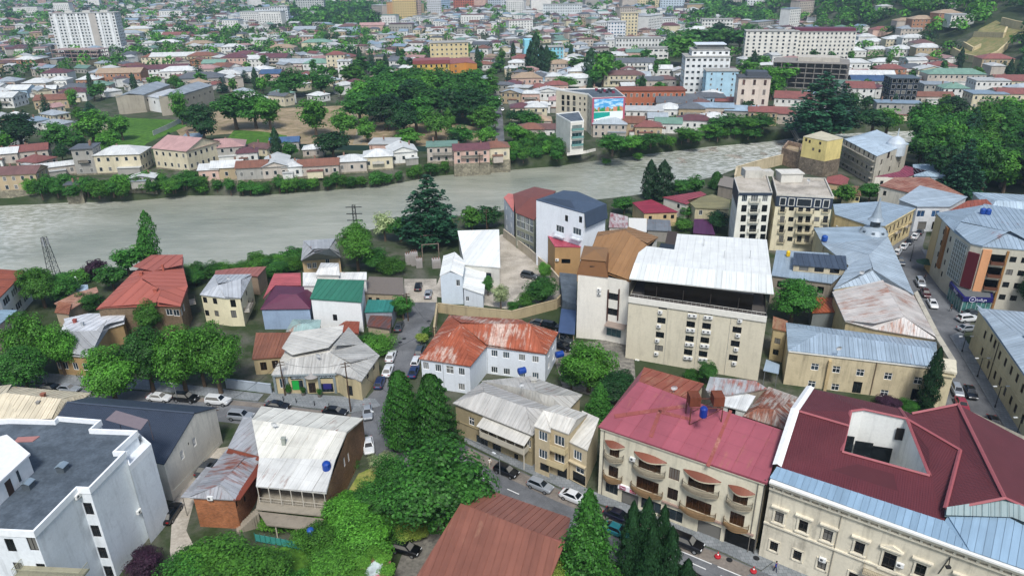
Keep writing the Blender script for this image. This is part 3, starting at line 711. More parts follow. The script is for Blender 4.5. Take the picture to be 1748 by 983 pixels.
# --- beige three storey house with bay
ZB=8.6
b=Bld('bay_house','beige house with projecting balcony bay beside the red roofed building','house',[(911,727),(940,738),(940,730),(971,741),(1003,707),(950,690)],ZB,plaster('#b9ab8c',.22),ov=.12)
r1,r2=(928,700,9.8),(985,716,9.8)
b.roof([[0,1,2,3,r2,r1][:0] or [0,1,r1],[1,2,r1],[2,3,r2,r1],[3,4,r2],[4,5,r1,r2],[5,0,r1]],WSH2,1.0)
b.w(0,[(927,744),(927,775)],1.5,1.6,'w2'); b.w(0,[(930,798)],1.6,1.4,'d'); b.w(2,[(955,752),(955,781)],1.7,1.7,'w2'); b.w(2,[(961,810)],1.7,2.1,'dd')
a,d,L,n=b.edge(2); b.balc(2,.1,L-.1,5.2,.9,'#c3b48d','#b5a681',1.0,True); b.balc(2,.1,L-.1,2.5,1.1,'#c3b48d','#b5a681',1.0,True); b.fin()
b=Bld('garage_house','narrow beige house with garage door and sloping pale roof next to the three storey facade','house',[(972,754),(1003,769),(1023,722),(992,707)],6.9,plaster('#bdb092',.22),ov=.12)
b.roof([[0,1,(1023,714,8.2),(994,701,8.2)]],WSH2,.9); b.gable(1,(1023,722,8.0)); b.w(0,[(986,777)],1.5,1.6,'w2'); b.w(0,[(990,802)],1.5,1.2,'wt'); b.w(0,[(989,828)],2.4,1.9,'dd'); band(b,0,3.6,.2,.5); b.fin()
# --- cream three storey facade with arched canopies and red roof
Z3=HB(1289,947,823)
b=Bld('corner_shop_building','cream three storey building with round iron balconies, brown shutters and faded red roof','building',[(1021,728),(1310,826),(1340,734),(1231,700),(1202,655),(1099,628)],Z3,plaster('#d3cdb6',.32),ov=.3)
RR=roofm('#96505a',0,.16,'#9a6456',rough=.55,fade=.08,row=2.6,streak=.06); BRN=roofm('#8c4a34',.5,.3,'#9c6b52',row=1.2)
r1,r2,r3,r4=(1090,652,Z3+1.7),(1179,684,Z3+1.7),(1231,700,Z3+1.7),(1337,735,Z3+1.7)
b.roof([[0,1,r4,r3,r2,r1]],RR,2.4); b.roof([[r1,r2,4,5]],BRN,1.6,name='rear_roof'); b.roof([[0,r1,5]],RR,0,name='side_roof'); b.gable(1,r4)
m=MB()
for (A,B,c,d) in (((1048,708),(1176,690),(1174,696),(1050,714)),((1107,745),(1124,700),(1130,702),(1114,748)),((1124,700),(1180,714),(1180,719),(1126,706)),((1205,795),(1245,700),(1250,702),(1211,798))):
    pts=[]
    for q in (A,B,c,d):  # lie on the front slope
        n_=(b.P(1)-b.P(0)).cross(b.P(r2)-b.P(0)); n_.normalize(); r=ray(*q); C=Vector((0,0,CAMH)); t_=(b.P(0)-C).dot(n_)/r.dot(n_); pts.append(C+r*t_+n_*(.14 if n_.z>0 else -.14))
    m.thick(pts,.08,0,[(0,0),(3,0),(3,1),(0,1)])
part('roof_patch',m,roofm('#8d4c44',.5,.3,'#b08070'),b.t)
sty='s'
cols=[(1049,770,1.5,1.9),(1109,793,3.3,2.0),(1151,809,1.5,1.9),(1197,825,3.6,2.0),(1264,849,1.9,2.0)]
low=[(1047,805,1.5,1.9),(1105,828,3.3,2.),(1148,843,1.5,1.9),(1192,863,3.5,2.),(1258,886,1.9,2.)]
for (x,y,w,h) in cols+low: b.w(0,[(x,y)],w,h,'s' if (x,y) not in ((1148,843),(1047,805)) else 'b')
for i,(x,y,w,h) in enumerate(cols):
    if i==2: continue
    u,z=b.hit(0,x,y); u2,zz=b.hit(0,low[i][0],low[i][1])
    b.balc(0,u-w/2-.7,u+w/2+.7,z-1.05,1.3,'#6f6a5e','#9a927e',.95,round_=True,post=.22)
    b.balc(0,u2-w/2-.7,u2+w/2+.7,zz-1.05,1.3,'#6b5b44','#8a7050',.95,round_=True,post=.22)
    # tiled half-round canopy
    m=MB(); N=8; z0=z+1.35
    top=[b.at(0,u-w/2-.8,z0,.02)]; arc=[b.at(0,u-w/2-.8+(w+1.6)*k/N,z0-.1,1.15*math.sin(math.pi*k/N)+.03) for k in range(N+1)]
    for k in range(N):
        A=b.at(0,u-w/2-.8+(w+1.6)*k/N,z0+.35*math.sin(math.pi*k/N)+.05,.02); B=b.at(0,u-w/2-.8+(w+1.6)*(k+1)/N,z0+.35*math.sin(math.pi*(k+1)/N)+.05,.02)
        m.add([A,arc[k],arc[k+1],B],[[0,1,2,3]]); m.add([A,arc[k]-Vector((0,0,.2)),arc[k+1]-Vector((0,0,.2)),B],[[3,2,1,0]]); m.add([arc[k],arc[k]-Vector((0,0,.2)),arc[k+1]-Vector((0,0,.2)),arc[k+1]],[[0,1,2,3]],1)
    part('canopy',m,[roofm('#7d4a38',.4,.2),plaster('#bdb49c')],b.t)
b.ac(0,[(1081,782),(1207,817)])
for (x,y,w,h,s) in [(1044,833,2.0,1.9,'shop'),(1075,852,2.6,2.2,'dd'),(1111,863,3.0,1.9,'shop'),(1148,878,2.9,1.9,'shop'),(1180,892,2.6,2.,'shop'),(1210,905,3.2,2.3,'dd'),(1232,910,1.1,2.1,'shop'),(1262,923,4.,2.5,'o')]: b.w(0,[(x,y)],w,h,s)
band(b,0,Z3-.35,.3,.25); band(b,0,3.1,.22,.3,plain('#8f7a70',.8),b.hit(0,1130,860)[0],b.hit(0,1285,925)[0],'fascia')
for x in (1027,1291): pipe(b,0,x,850,Z3-.3)
sg=MB(); u0,z0=b.hit(0,1056,838); u1,_=b.hit(0,1089,848); A,B=b.at(0,u0,0,.25),b.at(0,u1,0,.25); c=(A+B)/2; z0=3.15
sg.box((c.x,c.y,z0),((B-A).length,.35,.75),b.ang(0)); sgn=part('shop_sign',sg,plain('#e8e4e6',.5),b.t)
def text(parent,body,p,rz,size,col,off=.02,al='CENTER'):
    cu=bpy.data.curves.new('lettering','FONT'); cu.body=body; cu.size=size; cu.align_x=al; cu.align_y='CENTER'; cu.extrude=.012
    tmp=bpy.data.objects.new('tmp',cu); COL.objects.link(tmp); dg=bpy.context.evaluated_depsgraph_get(); me=bpy.data.meshes.new_from_object(tmp.evaluated_get(dg))
    bpy.data.objects.remove(tmp); me.materials.clear(); me.materials.append(plain(col,.5))
    q=parent
    while q.parent: q=q.parent
    o=ORG.get(q.name,(0,0,0)); l=link('lettering',me,parent,(p[0]-o[0],p[1]-o[1],p[2]-o[2])); l.rotation_euler=(math.pi/2,0,rz); return l
def plate(parent,b,e,u,z,w,h,out,col,name='sign_plate'):
    p=b.at(e,u,z,out); m=MB(); m.box((p.x,p.y,z),(w,.04,h),b.ang(e)); return part(name,m,plain(col,.5),parent)
um=(u0+u1)/2; pl=plate(sgn,b,0,u0+.75,z0,.95,.6,.45,'#8c1f4a'); text(sgn,'TNC',b.at(0,u0+.75,z0,.49),b.ang(0),.42,'#f2e8ee'); plate(sgn,b,0,u1-.65,z0-.03,.95,.45,.45,'#c3264a'); text(sgn,'ONLINE',b.at(0,u1-.65,z0-.03,.49),b.ang(0),.2,'#f6e6ea')
b.fin()
# --- stone theatre with maroon tiled roof and open courtyard
ZT=HB(1291.5,949,819)
b=Bld('neoclassical_building','pale stone neoclassical building with maroon tiled roof and open white courtyard','building',[(1312,819),(1830,1004),(1905,800),(1748,742),(1636,690),(1556,705),(1383,661)],ZT,plaster('#cec7b3',.42),ov=.25)
b.t.location=b.t.location
MAR=roofm('#5a282d',.28,0,row=.36,tile=True,fade=.1,streak=.06,rough=.6); PINK=plain('#8f4e52',.55); BLU=roofm('#7f99ad',0,.0,rough=.4,fade=.08,streak=.12); BLU2=roofm('#7a93a6',.6,0,rough=.4,streak=.1)
a0=(1312,812,ZT+.3); zA,zR,zBk=ZT+1.0,ZT+3.6,ZT+1.6
f0,f1=(1326,796,zA),(1612,890,zA)
b.roof([[(1314,816,ZT+.35),(1655,940,ZT+.35),f1,f0]],BLU,.75,name='metal_roof_strip')
# maroon: front slope up to the ridge, courtyard cut out
h0,h1,h2,h3,h4=(1452,702,zR),(1474,699,zR),(1548,715,zR),(1587,812,zR-1.6),(1437,771,zR-1.4)
L1,L2,L3=(1357,700,zR),(1383,662,zBk),(1536,697,zBk)
b.roof([[f0,f1,(1592,819,zR-1.7),h3,h4,(1420,764,zR-1.5),(1340,740,zA+1.3)][:0] or [f0,f1,h3,h4]],MAR)
b.roof([[f0,h4,(1449,727,zR),L1],[L1,(1449,727,zR),h0,L2],[h0,h1,h2,L3,L2]],MAR,name='rear_roof')
b.roof([[h2,h3,(1586,768,zR-.2)],[h3,f1,(1639,768,zR-.4)],[h2,(1639,768,zR-.4),h3]],MAR,name='valley_roof')
b.roof([[(1556,706,zR-.3),(1636,690,zR+1.1),(1715,850,zR+.6),(1613,868,zR-1.6),(1639,768,zR-.4)],[(1636,690,zR+1.1),(1748,750,zBk-.4),(1830,900,zBk-.4),(1715,850,zR+.6)]],MAR,name='hip_roof')
b.roof([[h2,(1556,706,zR-.3),(1639,768,zR-.4)],[L3,h2,(1556,706,zR-.3)]],MAR,name='saddle_roof')
b.roof([[(1613,868,zA+.9),(1715,850,zR+.4),(1830,905,zA+1.3),(1830,925,zA+.9),(1725,884,zA+1.4),(1613,880,zA+.7)]],roofm('#6f8588',.6,0,rough=.45),.9,name='gable_sheet')
b.roof([[(1618,880,zA+.6),(1722,885,zA+1.3),(1840,945,zA+.9),(1840,1004,ZT+.35),(1655,940,ZT+.35)]],BLU,.75,name='lower_metal_roof')
b.roof([[f1,(1655,940,ZT+.35),(1618,880,zA+.55)]],BLU,0,name='valley_sheet')
for pts in ([L1,(1449,727,zR)],[h0,h1,h2],[h2,h3],[h3,h4,h0],[(1556,706,zR-.2),(1636,690,zR+1.15),(1715,850,zR+.65)],[(1639,768,zR-.35),(1613,868,zR-1.5)],[h2,(1639,768,zR-.35)],[(1613,870,zA+1.),(1715,850,zR+.65),(1830,900,zBk-.3)],[L3,h2]): ridgecap(b,pts,PINK,.45,.16)
ridgecap(b,[f0,L1,L2],plain('#dfe0de',.6),1.1,.3,'white_parapet')
# courtyard walls
m=MB(); cp=[V(*q) for q in (h0,h1,h2,h3,h4)]; n=len(cp)
for i in range(n):
    A,B=cp[i],cp[(i+1)%n]; m.add([(A.x,A.y,4.5),(B.x,B.y,4.5),(B.x,B.y,B.z-.03),(A.x,A.y,A.z-.03)],[[0,1,2,3]])
m.add([(p.x,p.y,4.5) for p in cp],[list(range(n))]); cw=part('courtyard_wall',m,plaster('#d9dbd6',.3,.06),b.t)
A,B=cp[0],cp[2]; d=(B-A); d.z=0; an=math.atan2(d.y,d.x)
for t_,z_,w_ in ((.06,ZT-1.6,1.5),(.36,ZT-2.2,2.3),(.70,ZT-2.6,2.5)):
    p=A.lerp(B,t_); q=MB(); nn=Vector((math.sin(an),-math.cos(an),0))*.06; q.box((p.x+nn.x,p.y+nn.y,z_),(w_,.1,2.6),an); part('courtyard_window',q,glass('#14181b'),b.t)
p=A.lerp(B,.93); q=MB(); q.box((p.x,p.y-.15,ZT+1.2),(1.,.15,1.8),an); part('courtyard_door',q,plain('#1c1a19'),b.t)
# facade windows with surrounds
surr=plaster('#d3ccb8',.25)
def swin(e,x,y,w,h,ped=False):
    u,z=b.hit(e,x,y); b.add(e,u,z,w,h,'k')
    m=MB(); A=b.ang(e)
    for (du,dz,sw,sh,so) in ((-w/2-.14,0,.22,h+.1,.14),(w/2+.14,0,.22,h+.1,.14),(0,h/2+.16,w+.7,.24,.18),(0,h/2+.62,w+1.1,.2,.42),(0,-h/2-.12,w+.7,.18,.28)):
        p=b.at(e,u+du,z+dz,so/2); m.box((p.x,p.y,z+dz),(sw,so,sh),A)
    if ped:
        P_=[b.at(e,u-w/2-.6,z+h/2+.72,.3),b.at(e,u+w/2+.6,z+h/2+.72,.3),b.at(e,u,z+h/2+1.25,.3)]; P2=[b.at(e,u-w/2-.6,z+h/2+.72,.0),b.at(e,u+w/2+.6,z+h/2+.72,.0),b.at(e,u,z+h/2+1.25,.0)]
        m.add(P_+P2,[[0,1,2],[0,2,5,3],[1,4,5,2],[0,3,4,1]])
    o=part('window_surround',m,surr,b.t); o['kind']='stuff'
for x,y in [(1330,882),(1371,897),(1413,913),(1467,934),(1571,972),(1640,998),(1690,1017)]: swin(0,x,y,1.05,1.8)
swin(0,1517.5,957,1.35,2.5,True)
for x,y in [(1321,931.5),(1361,947),(1403,963),(1456,985)]: 
    u,z=b.hit(0,x,y); b.add(0,u,z,1.,1.55,'k'); m=MB()
    for (du,dz,sw,sh) in ((-.62,0,.2,1.9),(.62,0,.2,1.9),(0,.87,1.4,.2),(0,-.87,1.5,.18)):
        p=b.at(0,u+du,z+dz,.06); m.box((p.x,p.y,z+dz),(sw,.12,sh),b.ang(0))
    o=part('window_surround',m,surr,b.t); o['kind']='stuff'
b.ac(0,[(1405,953),(1537,962)])
band(b,0,ZT-.35,.5,.7,surr); band(b,0,ZT-1.25,.25,.35,surr,name='frieze'); band(b,0,ZT+.1,.25,.95,plain('#dcdcd6',.7),name='gutter_ledge'); band(b,0,ZT*.46,.22,.25,surr,name='string_course')
m=MB(); L=b.edge(0)[2]
for i in range(int(L/1.1)):
    p=b.at(0,.6+i*1.1,0,.2); m.box((p.x,p.y,ZT-.72),(.3,.4,.5),b.ang(0))
part('bracket_row',m,surr,b.t,stuff=True)
u,z=b.hit(0,1517,975); b.balc(0,u-2.6,u+2.4,z-.9,1.,'#8d8470','#a89f88',.9)
pipe(b,0,1297,880,ZT-.2,'#4c4a48',.09); pipe(b,0,1428,920,ZT-1.5,'#8e887a',.05)
u,z=b.hit(0,1619,960); 
m=MB(); p,q=b.at(0,u,ZT-1.7,.1),b.at(0,u,ZT-1.9,1.5); m.tube(p,q,.06); m.box((q.x,q.y,q.z-.1),(.5,.35,.25)); m.tube(p,b.at(0,u-.6,ZT-4.5,.1),.05); part('wall_lamp',m,plain('#232323'),b.t)
b.fin()
# --- hotel: white sheet roof, open terrace storey
ZH=HB(1296,651,541)
b=Bld('hotel','cream hotel block with white sheet roof over a dark open terrace storey','hotel',[(1073,506),(1310,540),(1302,452),(1110,425)],ZH,plaster('#cbc4ae',.22,.06),ov=.05)
cols=[[(1131.5,523),(1129,547),(1126.5,571.5),(1124.7,594)],[(1182,529),(1179,553.5),(1177,578),(1174.5,601)],[(1209,532),(1206,556.5),(1203,580.5),(1200,604)],[(1261.5,538),(1258,563),(1255,586.5),(1251.5,610.5)]]
for k,c in enumerate(cols):
    for x,y in c: b.w(0,[(x,y)],1.6,1.25,'d')
    for x,y in c: b.ac(0,[(x-3.5,y+8.6),(x+4.2,y+9.2)] if k in (1,2) else [(x+(2 if k==3 else -4),y+8.8)])
b.ac(0,[(1088,615)])
for x,y in ((1136,590),(1188,600),(1240,610)): pipe(b,0,x,y,ZH-1.2,'#c4c0b2',.05)
b.g(1,4,[3,6,9,11.8],1.3,1.3,'d'); b.g(3,4,[3,6,9,11.8],1.3,1.3,'d')
band(b,0,ZH-1.15,1.15,.25,plain('#d4d2c8',.7),name='parapet_band')
for z in (2.6,5.4,8.2,11.):
    b.balc(3,1.0,4.2,z,1.1,'#c9c4b4','#c6c1b1',.9,True)
# terrace floor, glass back, roof
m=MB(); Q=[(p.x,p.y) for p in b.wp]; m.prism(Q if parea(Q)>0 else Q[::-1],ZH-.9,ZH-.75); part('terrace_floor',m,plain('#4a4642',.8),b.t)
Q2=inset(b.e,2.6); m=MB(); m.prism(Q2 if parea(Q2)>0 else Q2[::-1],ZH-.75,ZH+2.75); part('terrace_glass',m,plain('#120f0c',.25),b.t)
A,B=b.at(0,.2,0,-.15),b.at(0,b.edge(0)[2]-.2,0,-.15)
m=MB(); m.tube((A.x,A.y,ZH+.55),(B.x,B.y,ZH+.55),.04); 
for i in range(31):
    p=A.lerp(B,i/30); m.tube((p.x,p.y,ZH-.1),(p.x,p.y,ZH+.55),.025,n=4)
part('railing',m,plain('#b8b8b2',.4,.5),b.t)
for i in range(6):
    p=A.lerp(B,i/5); m=MB(); m.tube((p.x,p.y,ZH-.7),(p.x,p.y,ZH+2.7),.07); part('terrace_post',m,plain('#2d2925'),b.t)
WR=roofm('#d6dad5',.9,0,rough=.5,fade=.04,streak=.03); zr=ZH+2.9
b.roof([[(1074,476,zr),(1321,502,zr),(1317,470,zr+.9),(1083,449,zr+.9)]],WR,1.3,name='terrace_roof')
b.roof([[(1083,449,zr+.9),(1317,470,zr+.9),(1309,409,zr+1.),(1156,399,zr+1.),(1151,426,zr+1.),(1104,420,zr+.95),(1090,431,zr+.9)]],roofm('#d9dcd8',1.6,0,rough=.6,fade=.07,row=4.),0,name='main_roof')
for q in ((1201,420),(1236,440),(1280,440)):
    p=V(*q,zr+1); m=MB(); m.tube((p.x,p.y,zr+.9),(p.x,p.y,zr+2.6),.04,n=5); part('mast',m,plain('#8c8f90',.4,.6),b.t)
b.fin()
# --- tan mansard building next to the hotel
Z5=HB(981.5,577,470)
b=Bld('mansard_building','white building with tan brown mansard roof and little tower beside the hotel','building',[(984,470),(1038,474),(1076,481),(1124,405),(1071,391),(1021,396)],Z5,plaster('#d9d6cb',.15,.05),ov=.25)
TAN=roofm('#8d6a45',1.4,.05,'#76553a',rough=.6,fade=.06,row=0); zt=Z5+2.6
b.roof([[(1000,455,Z5+.2),(1076,481,Z5),(1104,420,zt-.4),(1066,398,zt),(1018,405,zt)],[(1018,405,zt),(1066,398,zt),(1071,391,Z5),(1021,396,Z5)],[(1066,398,zt),(1104,420,zt-.4),(1124,405,Z5),(1071,391,Z5)],[(1000,455,Z5+.2),(1018,405,zt),(1021,396,Z5)]],TAN,2.2)
# tower
tq=[V(984,469,Z5),V(1038,474,Z5),V(1043,446,Z5),V(992,441,Z5)]; tw=[(p.x,p.y) for p in tq]; tw=tw if parea(tw)>0 else tw[::-1]
m=MB(); up=inset(tw,.9); n=4
for i in range(4): m.add([(*tw[i],Z5),(*tw[(i+1)%4],Z5),(*up[(i+1)%4],Z5+3.2),(*up[i],Z5+3.2)],[[0,1,2,3]])
part('tower_roof_slope',m,plain('#6f4c2c',.7),b.t); m=MB(); c=sum((Vector(p) for p in up),Vector((0,0)))/4; u2=inset(up,-.3)
for i in range(4): m.add([(*u2[i],Z5+3.2),(*u2[(i+1)%4],Z5+3.2),(c.x,c.y,Z5+4.)],[[0,1,2]])
m.add([(*p,Z5+3.2) for p in u2],[[3,2,1,0]]); part('tower_cap',m,TAN,b.t)
p=V(1011,457,Z5+1.5); m=MB(); m.box((p.x,p.y-.1,Z5+1.3),(1.,.5,1.4),b.ang(0)); part('dormer_window',m,plain('#241e1a'),b.t)
b.w(1,[(1045,506),(1044,532)],2.2,1.5,'d'); b.w(1,[(1043,567),(1063,570)],3.2,1.8,'g'); b.ac(0,[(1023,494),(1023,500)])
b.g(5,3,[3,6,9],1.2,1.3,'d'); b.g(3,3,[3,6,9],1.2,1.3,'d')
for x in (1033,1056):
    u,z=b.hit(1,x,520); A=b.at(1,max(u,.15),z+3.4,.12); m=MB(); m.box((A.x,A.y,z),(.25,.2,7.),b.ang(1)); part('pilaster',m,plain('#4a3029',.6),b.t)
u,z=b.hit(1,1050,550); b.awn(1,.2,b.edge(1)[2],z,2.,.25,plain('#8d7f74',.6))
b.fin()
m=MB(); Q=[(p.x,p.y) for p in (V(953,567,2.8),V(981,571,2.8),V(984,530,2.8),V(958,527,2.8))]; m.prism(Q if parea(Q)>0 else Q[::-1],2.7,2.85)
cp=thing('carport','carport with blue tiled roof beside the white mansard building','carport',tuple(V(965,560,0))); part('roof',m,roofm('#44597d',.5,0,row=.4,tile=True),cp)
for q in ((955,566),(979,570),(960,530)):
    s=V(*q,2.7); m=MB(); m.tube((s.x,s.y,0),(s.x,s.y,2.7),.1); part('post',m,plain('#8b7e66'),cp)
b=Bld('tan_annex','tan two storey annex with red roof below the white apartment house','house',[(933,404),(947,421),(991,417),(996,400)][:0] or [(947,421),(991,422),(995,406),(935,403)],HB(951,452,421)+4.,plaster('#a5845a',.2),ov=.05)
b.roof([[0,1,2,3]],roofm('#a04353',.5,.05),1.0); b.w(0,[(966,446)],2.2,1.2,'dd'); b.ac(0,[(951,443)]); b.fin()
m=MB(); Q=[(p.x,p.y) for p in (V(955,465,4.2),V(985,468,4.2),V(984,520,4.2),V(960,512,4.2))]; m.prism(Q if parea(Q)>0 else Q[::-1],0,4.2); solo('flat_roof_annex',m,DARKR,'low annex with flat dark grey roof between tan annex and blue carport','annex')
# --- white school-like house with red patched tin roof
Z2=HB(934,648.5,603.5)+.4
b=Bld('white_villa','white two storey house with rust red L shaped tin roof and white windows','house',[(715,612),(803,625),(831,591),(933,604),(953,567),(891,548),(767,538)],Z2,plaster('#d3dae0',.12,.05),ov=.3)
RED=roofm('#965036',.7,.36,'#bfaa9c',rough=.55,fade=.16,streak=.2,cross=.7); a1,a2=(787,553,Z2+2.4),(905,556,Z2+2.4)
b.roof([[0,1,a1],[1,2,(838,572,Z2+1.2),a1][:0] or [1,2,a1],[2,3,a2,a1],[3,4,a2],[4,5,a2],[5,6,a1,a2],[6,0,a1]],RED,.85)
b.w(0,[(727,624),(748,628),(788,634)],1.2,1.5,'w2'); b.w(0,[(768,631)],1.5,1.6,'wt'); b.w(0,[(788,660),(748,655)],1.3,1.4,'w2')
b.w(2,[(844,603),(864,606),(891,610),(914,613),(844,631),(865,634),(891,638),(914,641)],1.3,1.35,'w2')
for e,x,y in ((0,757,635),(2,832,620),(2,932,625)): pipe(b,e,x,y,Z2-.1,'#9aa0a4',.05)
b.g(3,2,[2,4.6],1.1,1.3,'w'); b.g(5,6,[2,4.6],1.1,1.3,'w'); b.g(6,3,[2,4.6],1.1,1.3,'w'); b.fin()
# --- pharmacy with grey patched roof
ZP=4.3; b=Bld('pharmacy','single storey pharmacy with grey pilasters, dark sign boards and patched pale roof','shop',[(463,640),(573,637),(587,647),(617,651),(648,607),(622,588),(590,568),(498,567),(484,605)],ZP,plaster('#b9ac88',.3),ov=.3)
PR=roofm('#a9a9a4',.55,.1,'#a08d75',cross=.9,streak=.2); PW=roofm('#c6c4bb',.8,.03); A,B,C=(563,601,6.6),(585,571,6.4),(500,612,6.0)
b.roof([[0,1,A,C],[1,2,3,(590,625,5.4),A][:0] or [1,3,(598,622,5.6),A],[3,4,(598,622,5.6)],[4,5,A,(598,622,5.6)],[5,6,B,A]],PR,.8)
b.roof([[8,0,C],[8,C,A,B,6,7]],PW,1.1,name='white_roof')
b.w(0,[(508,657)],2.1,2.,'shop'); b.w(0,[(559,662)],2.2,1.9,'shop'); b.w(0,[(533,662)],1.3,2.2,'b'); b.w(0,[(484,654)],1.4,2.,'gl')
b.w(2,[(586,665),(603,667)],1.1,2.1,'d'); b.w(3,[(638,626),(628,640)],1.,1.4,'dd')
for x,t_ in ((508,'აფთიაქი'),(556,'APOTHEKA')):
    u,z=b.hit(0,x,643); pl=plate(b.t,b,0,u,3.55,2.6,.75,.1,'#20363c','sign_board'); text(pl,t_,b.at(0,u,3.55,.14),b.ang(0),.5,'#e6eef0')
for x in (470,491,521,546,572):
    u,z=b.hit(0,x,655); p=b.at(0,u,0,.12); m=MB(); m.box((p.x,p.y,2.05),(.45,.24,4.1),b.ang(0)); part('pilaster',m,plaster('#7b8688',.2),b.t)
band(b,0,3.98,.3,.45,plaster('#8a9496',.2))
u,z=b.hit(0,533,648); m=MB()
for k in range(8):
    a=math.pi*k/8; a2_=math.pi*(k+1)/8; m.add([b.at(0,u,4.6,.05),b.at(0,u-1.3*math.cos(a),3.7,.05+1.2*math.sin(a)),b.at(0,u-1.3*math.cos(a2_),3.7,.05+1.2*math.sin(a2_))],[[0,1,2]])
part('shell_canopy',m,plain('#8d8a86',.6),b.t)
u,z=b.hit(0,508,657); g_=plate(b.t,b,0,u-.35,1.75,1.2,2.,-.02,'#1f9a3f','green_poster'); u,z=b.hit(0,559,662); plate(b.t,b,0,u,1.4,1.5,1.2,-.02,'#2c2a6c','violet_poster')
b.fin()
def simple(name,label,eaves,h,wall,roofmat,ridge=None,pw=0,ov=.25,wins=(),cat='house',fin=True,kind=None):
    b=Bld(name,label,cat,eaves,h,wall,ov)
    if ridge is None: b.roof([list(range(b.n))],roofmat,pw)
    else:
        r1,r2=ridge; b.roof(hipfaces(b,r1,r2),roofmat,pw)
        if kind=='g': b.gable(1,r2); b.gable(3,r1)
    for w in wins: b.w(*w)
    return b.fin() if fin else b
def shed(name,label,pts,wall,roofmat,pw=0,wins=(),cat='house',ov=.2):
    """roof outline with its own height at each corner"""
    h=min(p[2] for p in pts); b=Bld(name,label,cat,[V(*p) for p in pts],h,wall,ov,world=True)
    b.roof([[V(*p) for p in pts]],roofmat,pw)
    for i in range(b.n):
        a,d,L,n=b.edge(i); j=(i+1)%b.n; zi,zj=pts[i][2],pts[j][2]
        if b.sg<0: zi,zj=zj,zi
        if max(zi,zj)>h+.05:
            A,B=a,a+d*L; q=[(A.x,A.y,h),(B.x,B.y,h)]+([(B.x,B.y,zj-.12)] if zj>h+.05 else [])+([(A.x,A.y,zi-.12)] if zi>h+.05 else []); b.extra.add(q,[list(range(len(q)))])
    for w in wins: b.w(*w)
    return b.fin()
# small houses between pharmacy and river
simple('brown_roof_shed','shed with brown seam roof left of the pharmacy',[(430,613),(485,609),(497,568),(437,568)],3.6,plaster('#a99a78'),roofm('#83553f',.5,.2),None,.7,wins=[(0,[(450,625),(470,622)],1.2,1.8,'b')],cat='shed')
simple('blue_house','pale blue house with purple hipped roof',[(444,528),(530,527),(535,490),(470,486)],HB(447,563,528),plaster('#8fa3ba',.2),roofm('#571f3c',.5,0,row=.5,rough=.5),((478,502,7.4),(506,502,7.4)),0)
shed('white_cube_house','white house with green sheet roof and recessed bay',[(529,510,7.2),(617,516,7.2),(622,479,7.8),(542,476,7.8)],plaster('#dde0df',.1,.04),roofm('#2f6c56',1.2,0,rough=.5,fade=.06,streak=.05),1.3,[(0,[(572,542)],1.,1.5,'d')])
shed('white_roof_house','house with broad white sheet roof behind the green roof',[(517,488,6.8),(540,488,6.8),(545,478,7.),(626,478,7.),(626,465,7.4),(517,466,7.4)],plaster('#d0cfca',.15),roofm('#cfd0cb',1.1,.02),1.3)
simple('white_gable_annex','small white gabled roof annex behind the white roof',[(538,470),(580,470),(578,450),(548,449)],8.2,plaster('#cfcdc6'),roofm('#cfcfca',.8,.02),((545,458,9.),(578,456,9.)),.9)
simple('hip_roof_house','tan house with pale grey hipped roof near the water',[(514,445),(582,440),(573,410),(518,411)],HB(519,466,446)+1.,plaster('#b8a17c',.25),roofm('#a9acae',.6,.06),((537,432,8.9),(562,424,8.9)),.9,wins=[(0,[(528,454),(537,453),(559,446)],1.,1.5,'w')])
simple('salmon_shed','house with faded salmon red roof behind the purple roof',[(449,510),(470,487),(514,487),(513,466),(468,467)],5.2,plaster('#b7a894'),roofm('#a9565a',.9,.03),None,1.2)
shed('green_canopy_shop','small shop with teal sheet canopy beside the lane',[(622,533,3.8),(670,532,3.8),(676,512,4.3),(628,512,4.3)],plaster('#8d9299'),roofm('#2c6f66',.9,0,rough=.5),1.1,cat='shop')
simple('rust_roof_shed','low shed with rust red sheets in front of the white house',[(562,566),(612,569),(614,549),(590,548)],3.4,plaster('#9c917c'),roofm('#86412c',.5,.3),None,.7,cat='shed')
simple('turquoise_roof_hut','hut with faded turquoise patched hipped roof below the blue house',[(488,566),(545,566),(548,546),(500,545)],3.3,plaster('#a39a86'),roofm('#8fa9a6',.5,.3,'#9a6a52'),((512,553,4.2),(526,553,4.2)),.6,cat='hut')
simple('pale_roof_shed','low shed with pale sheet roof beside the rust red shed',[(540,568),(574,568),(576,556),(550,556)],3.,plaster('#a39a86'),roofm('#b9b8b0',.6,.1),None,.8,cat='shed')
simple('brick_store','grey brown store with flat felt roof behind the palm',[(618,500),(690,503),(688,474),(630,472)],4.,plaster('#a79a80'),roofm('#6c655e',.0,.1,rough=.9,seam=0) if False else plain('#6a635c',.9),None,0,cat='store',wins=[(0,[(632,510),(645,511)],.8,.8,'d')])
simple('lane_shed','dark roofed lean-to shed on the lane corner',[(626,556),(666,562),(669,540),(632,538)],2.9,plaster('#a89d84'),roofm('#5b4a48',.6,.3),None,.8,cat='shed')
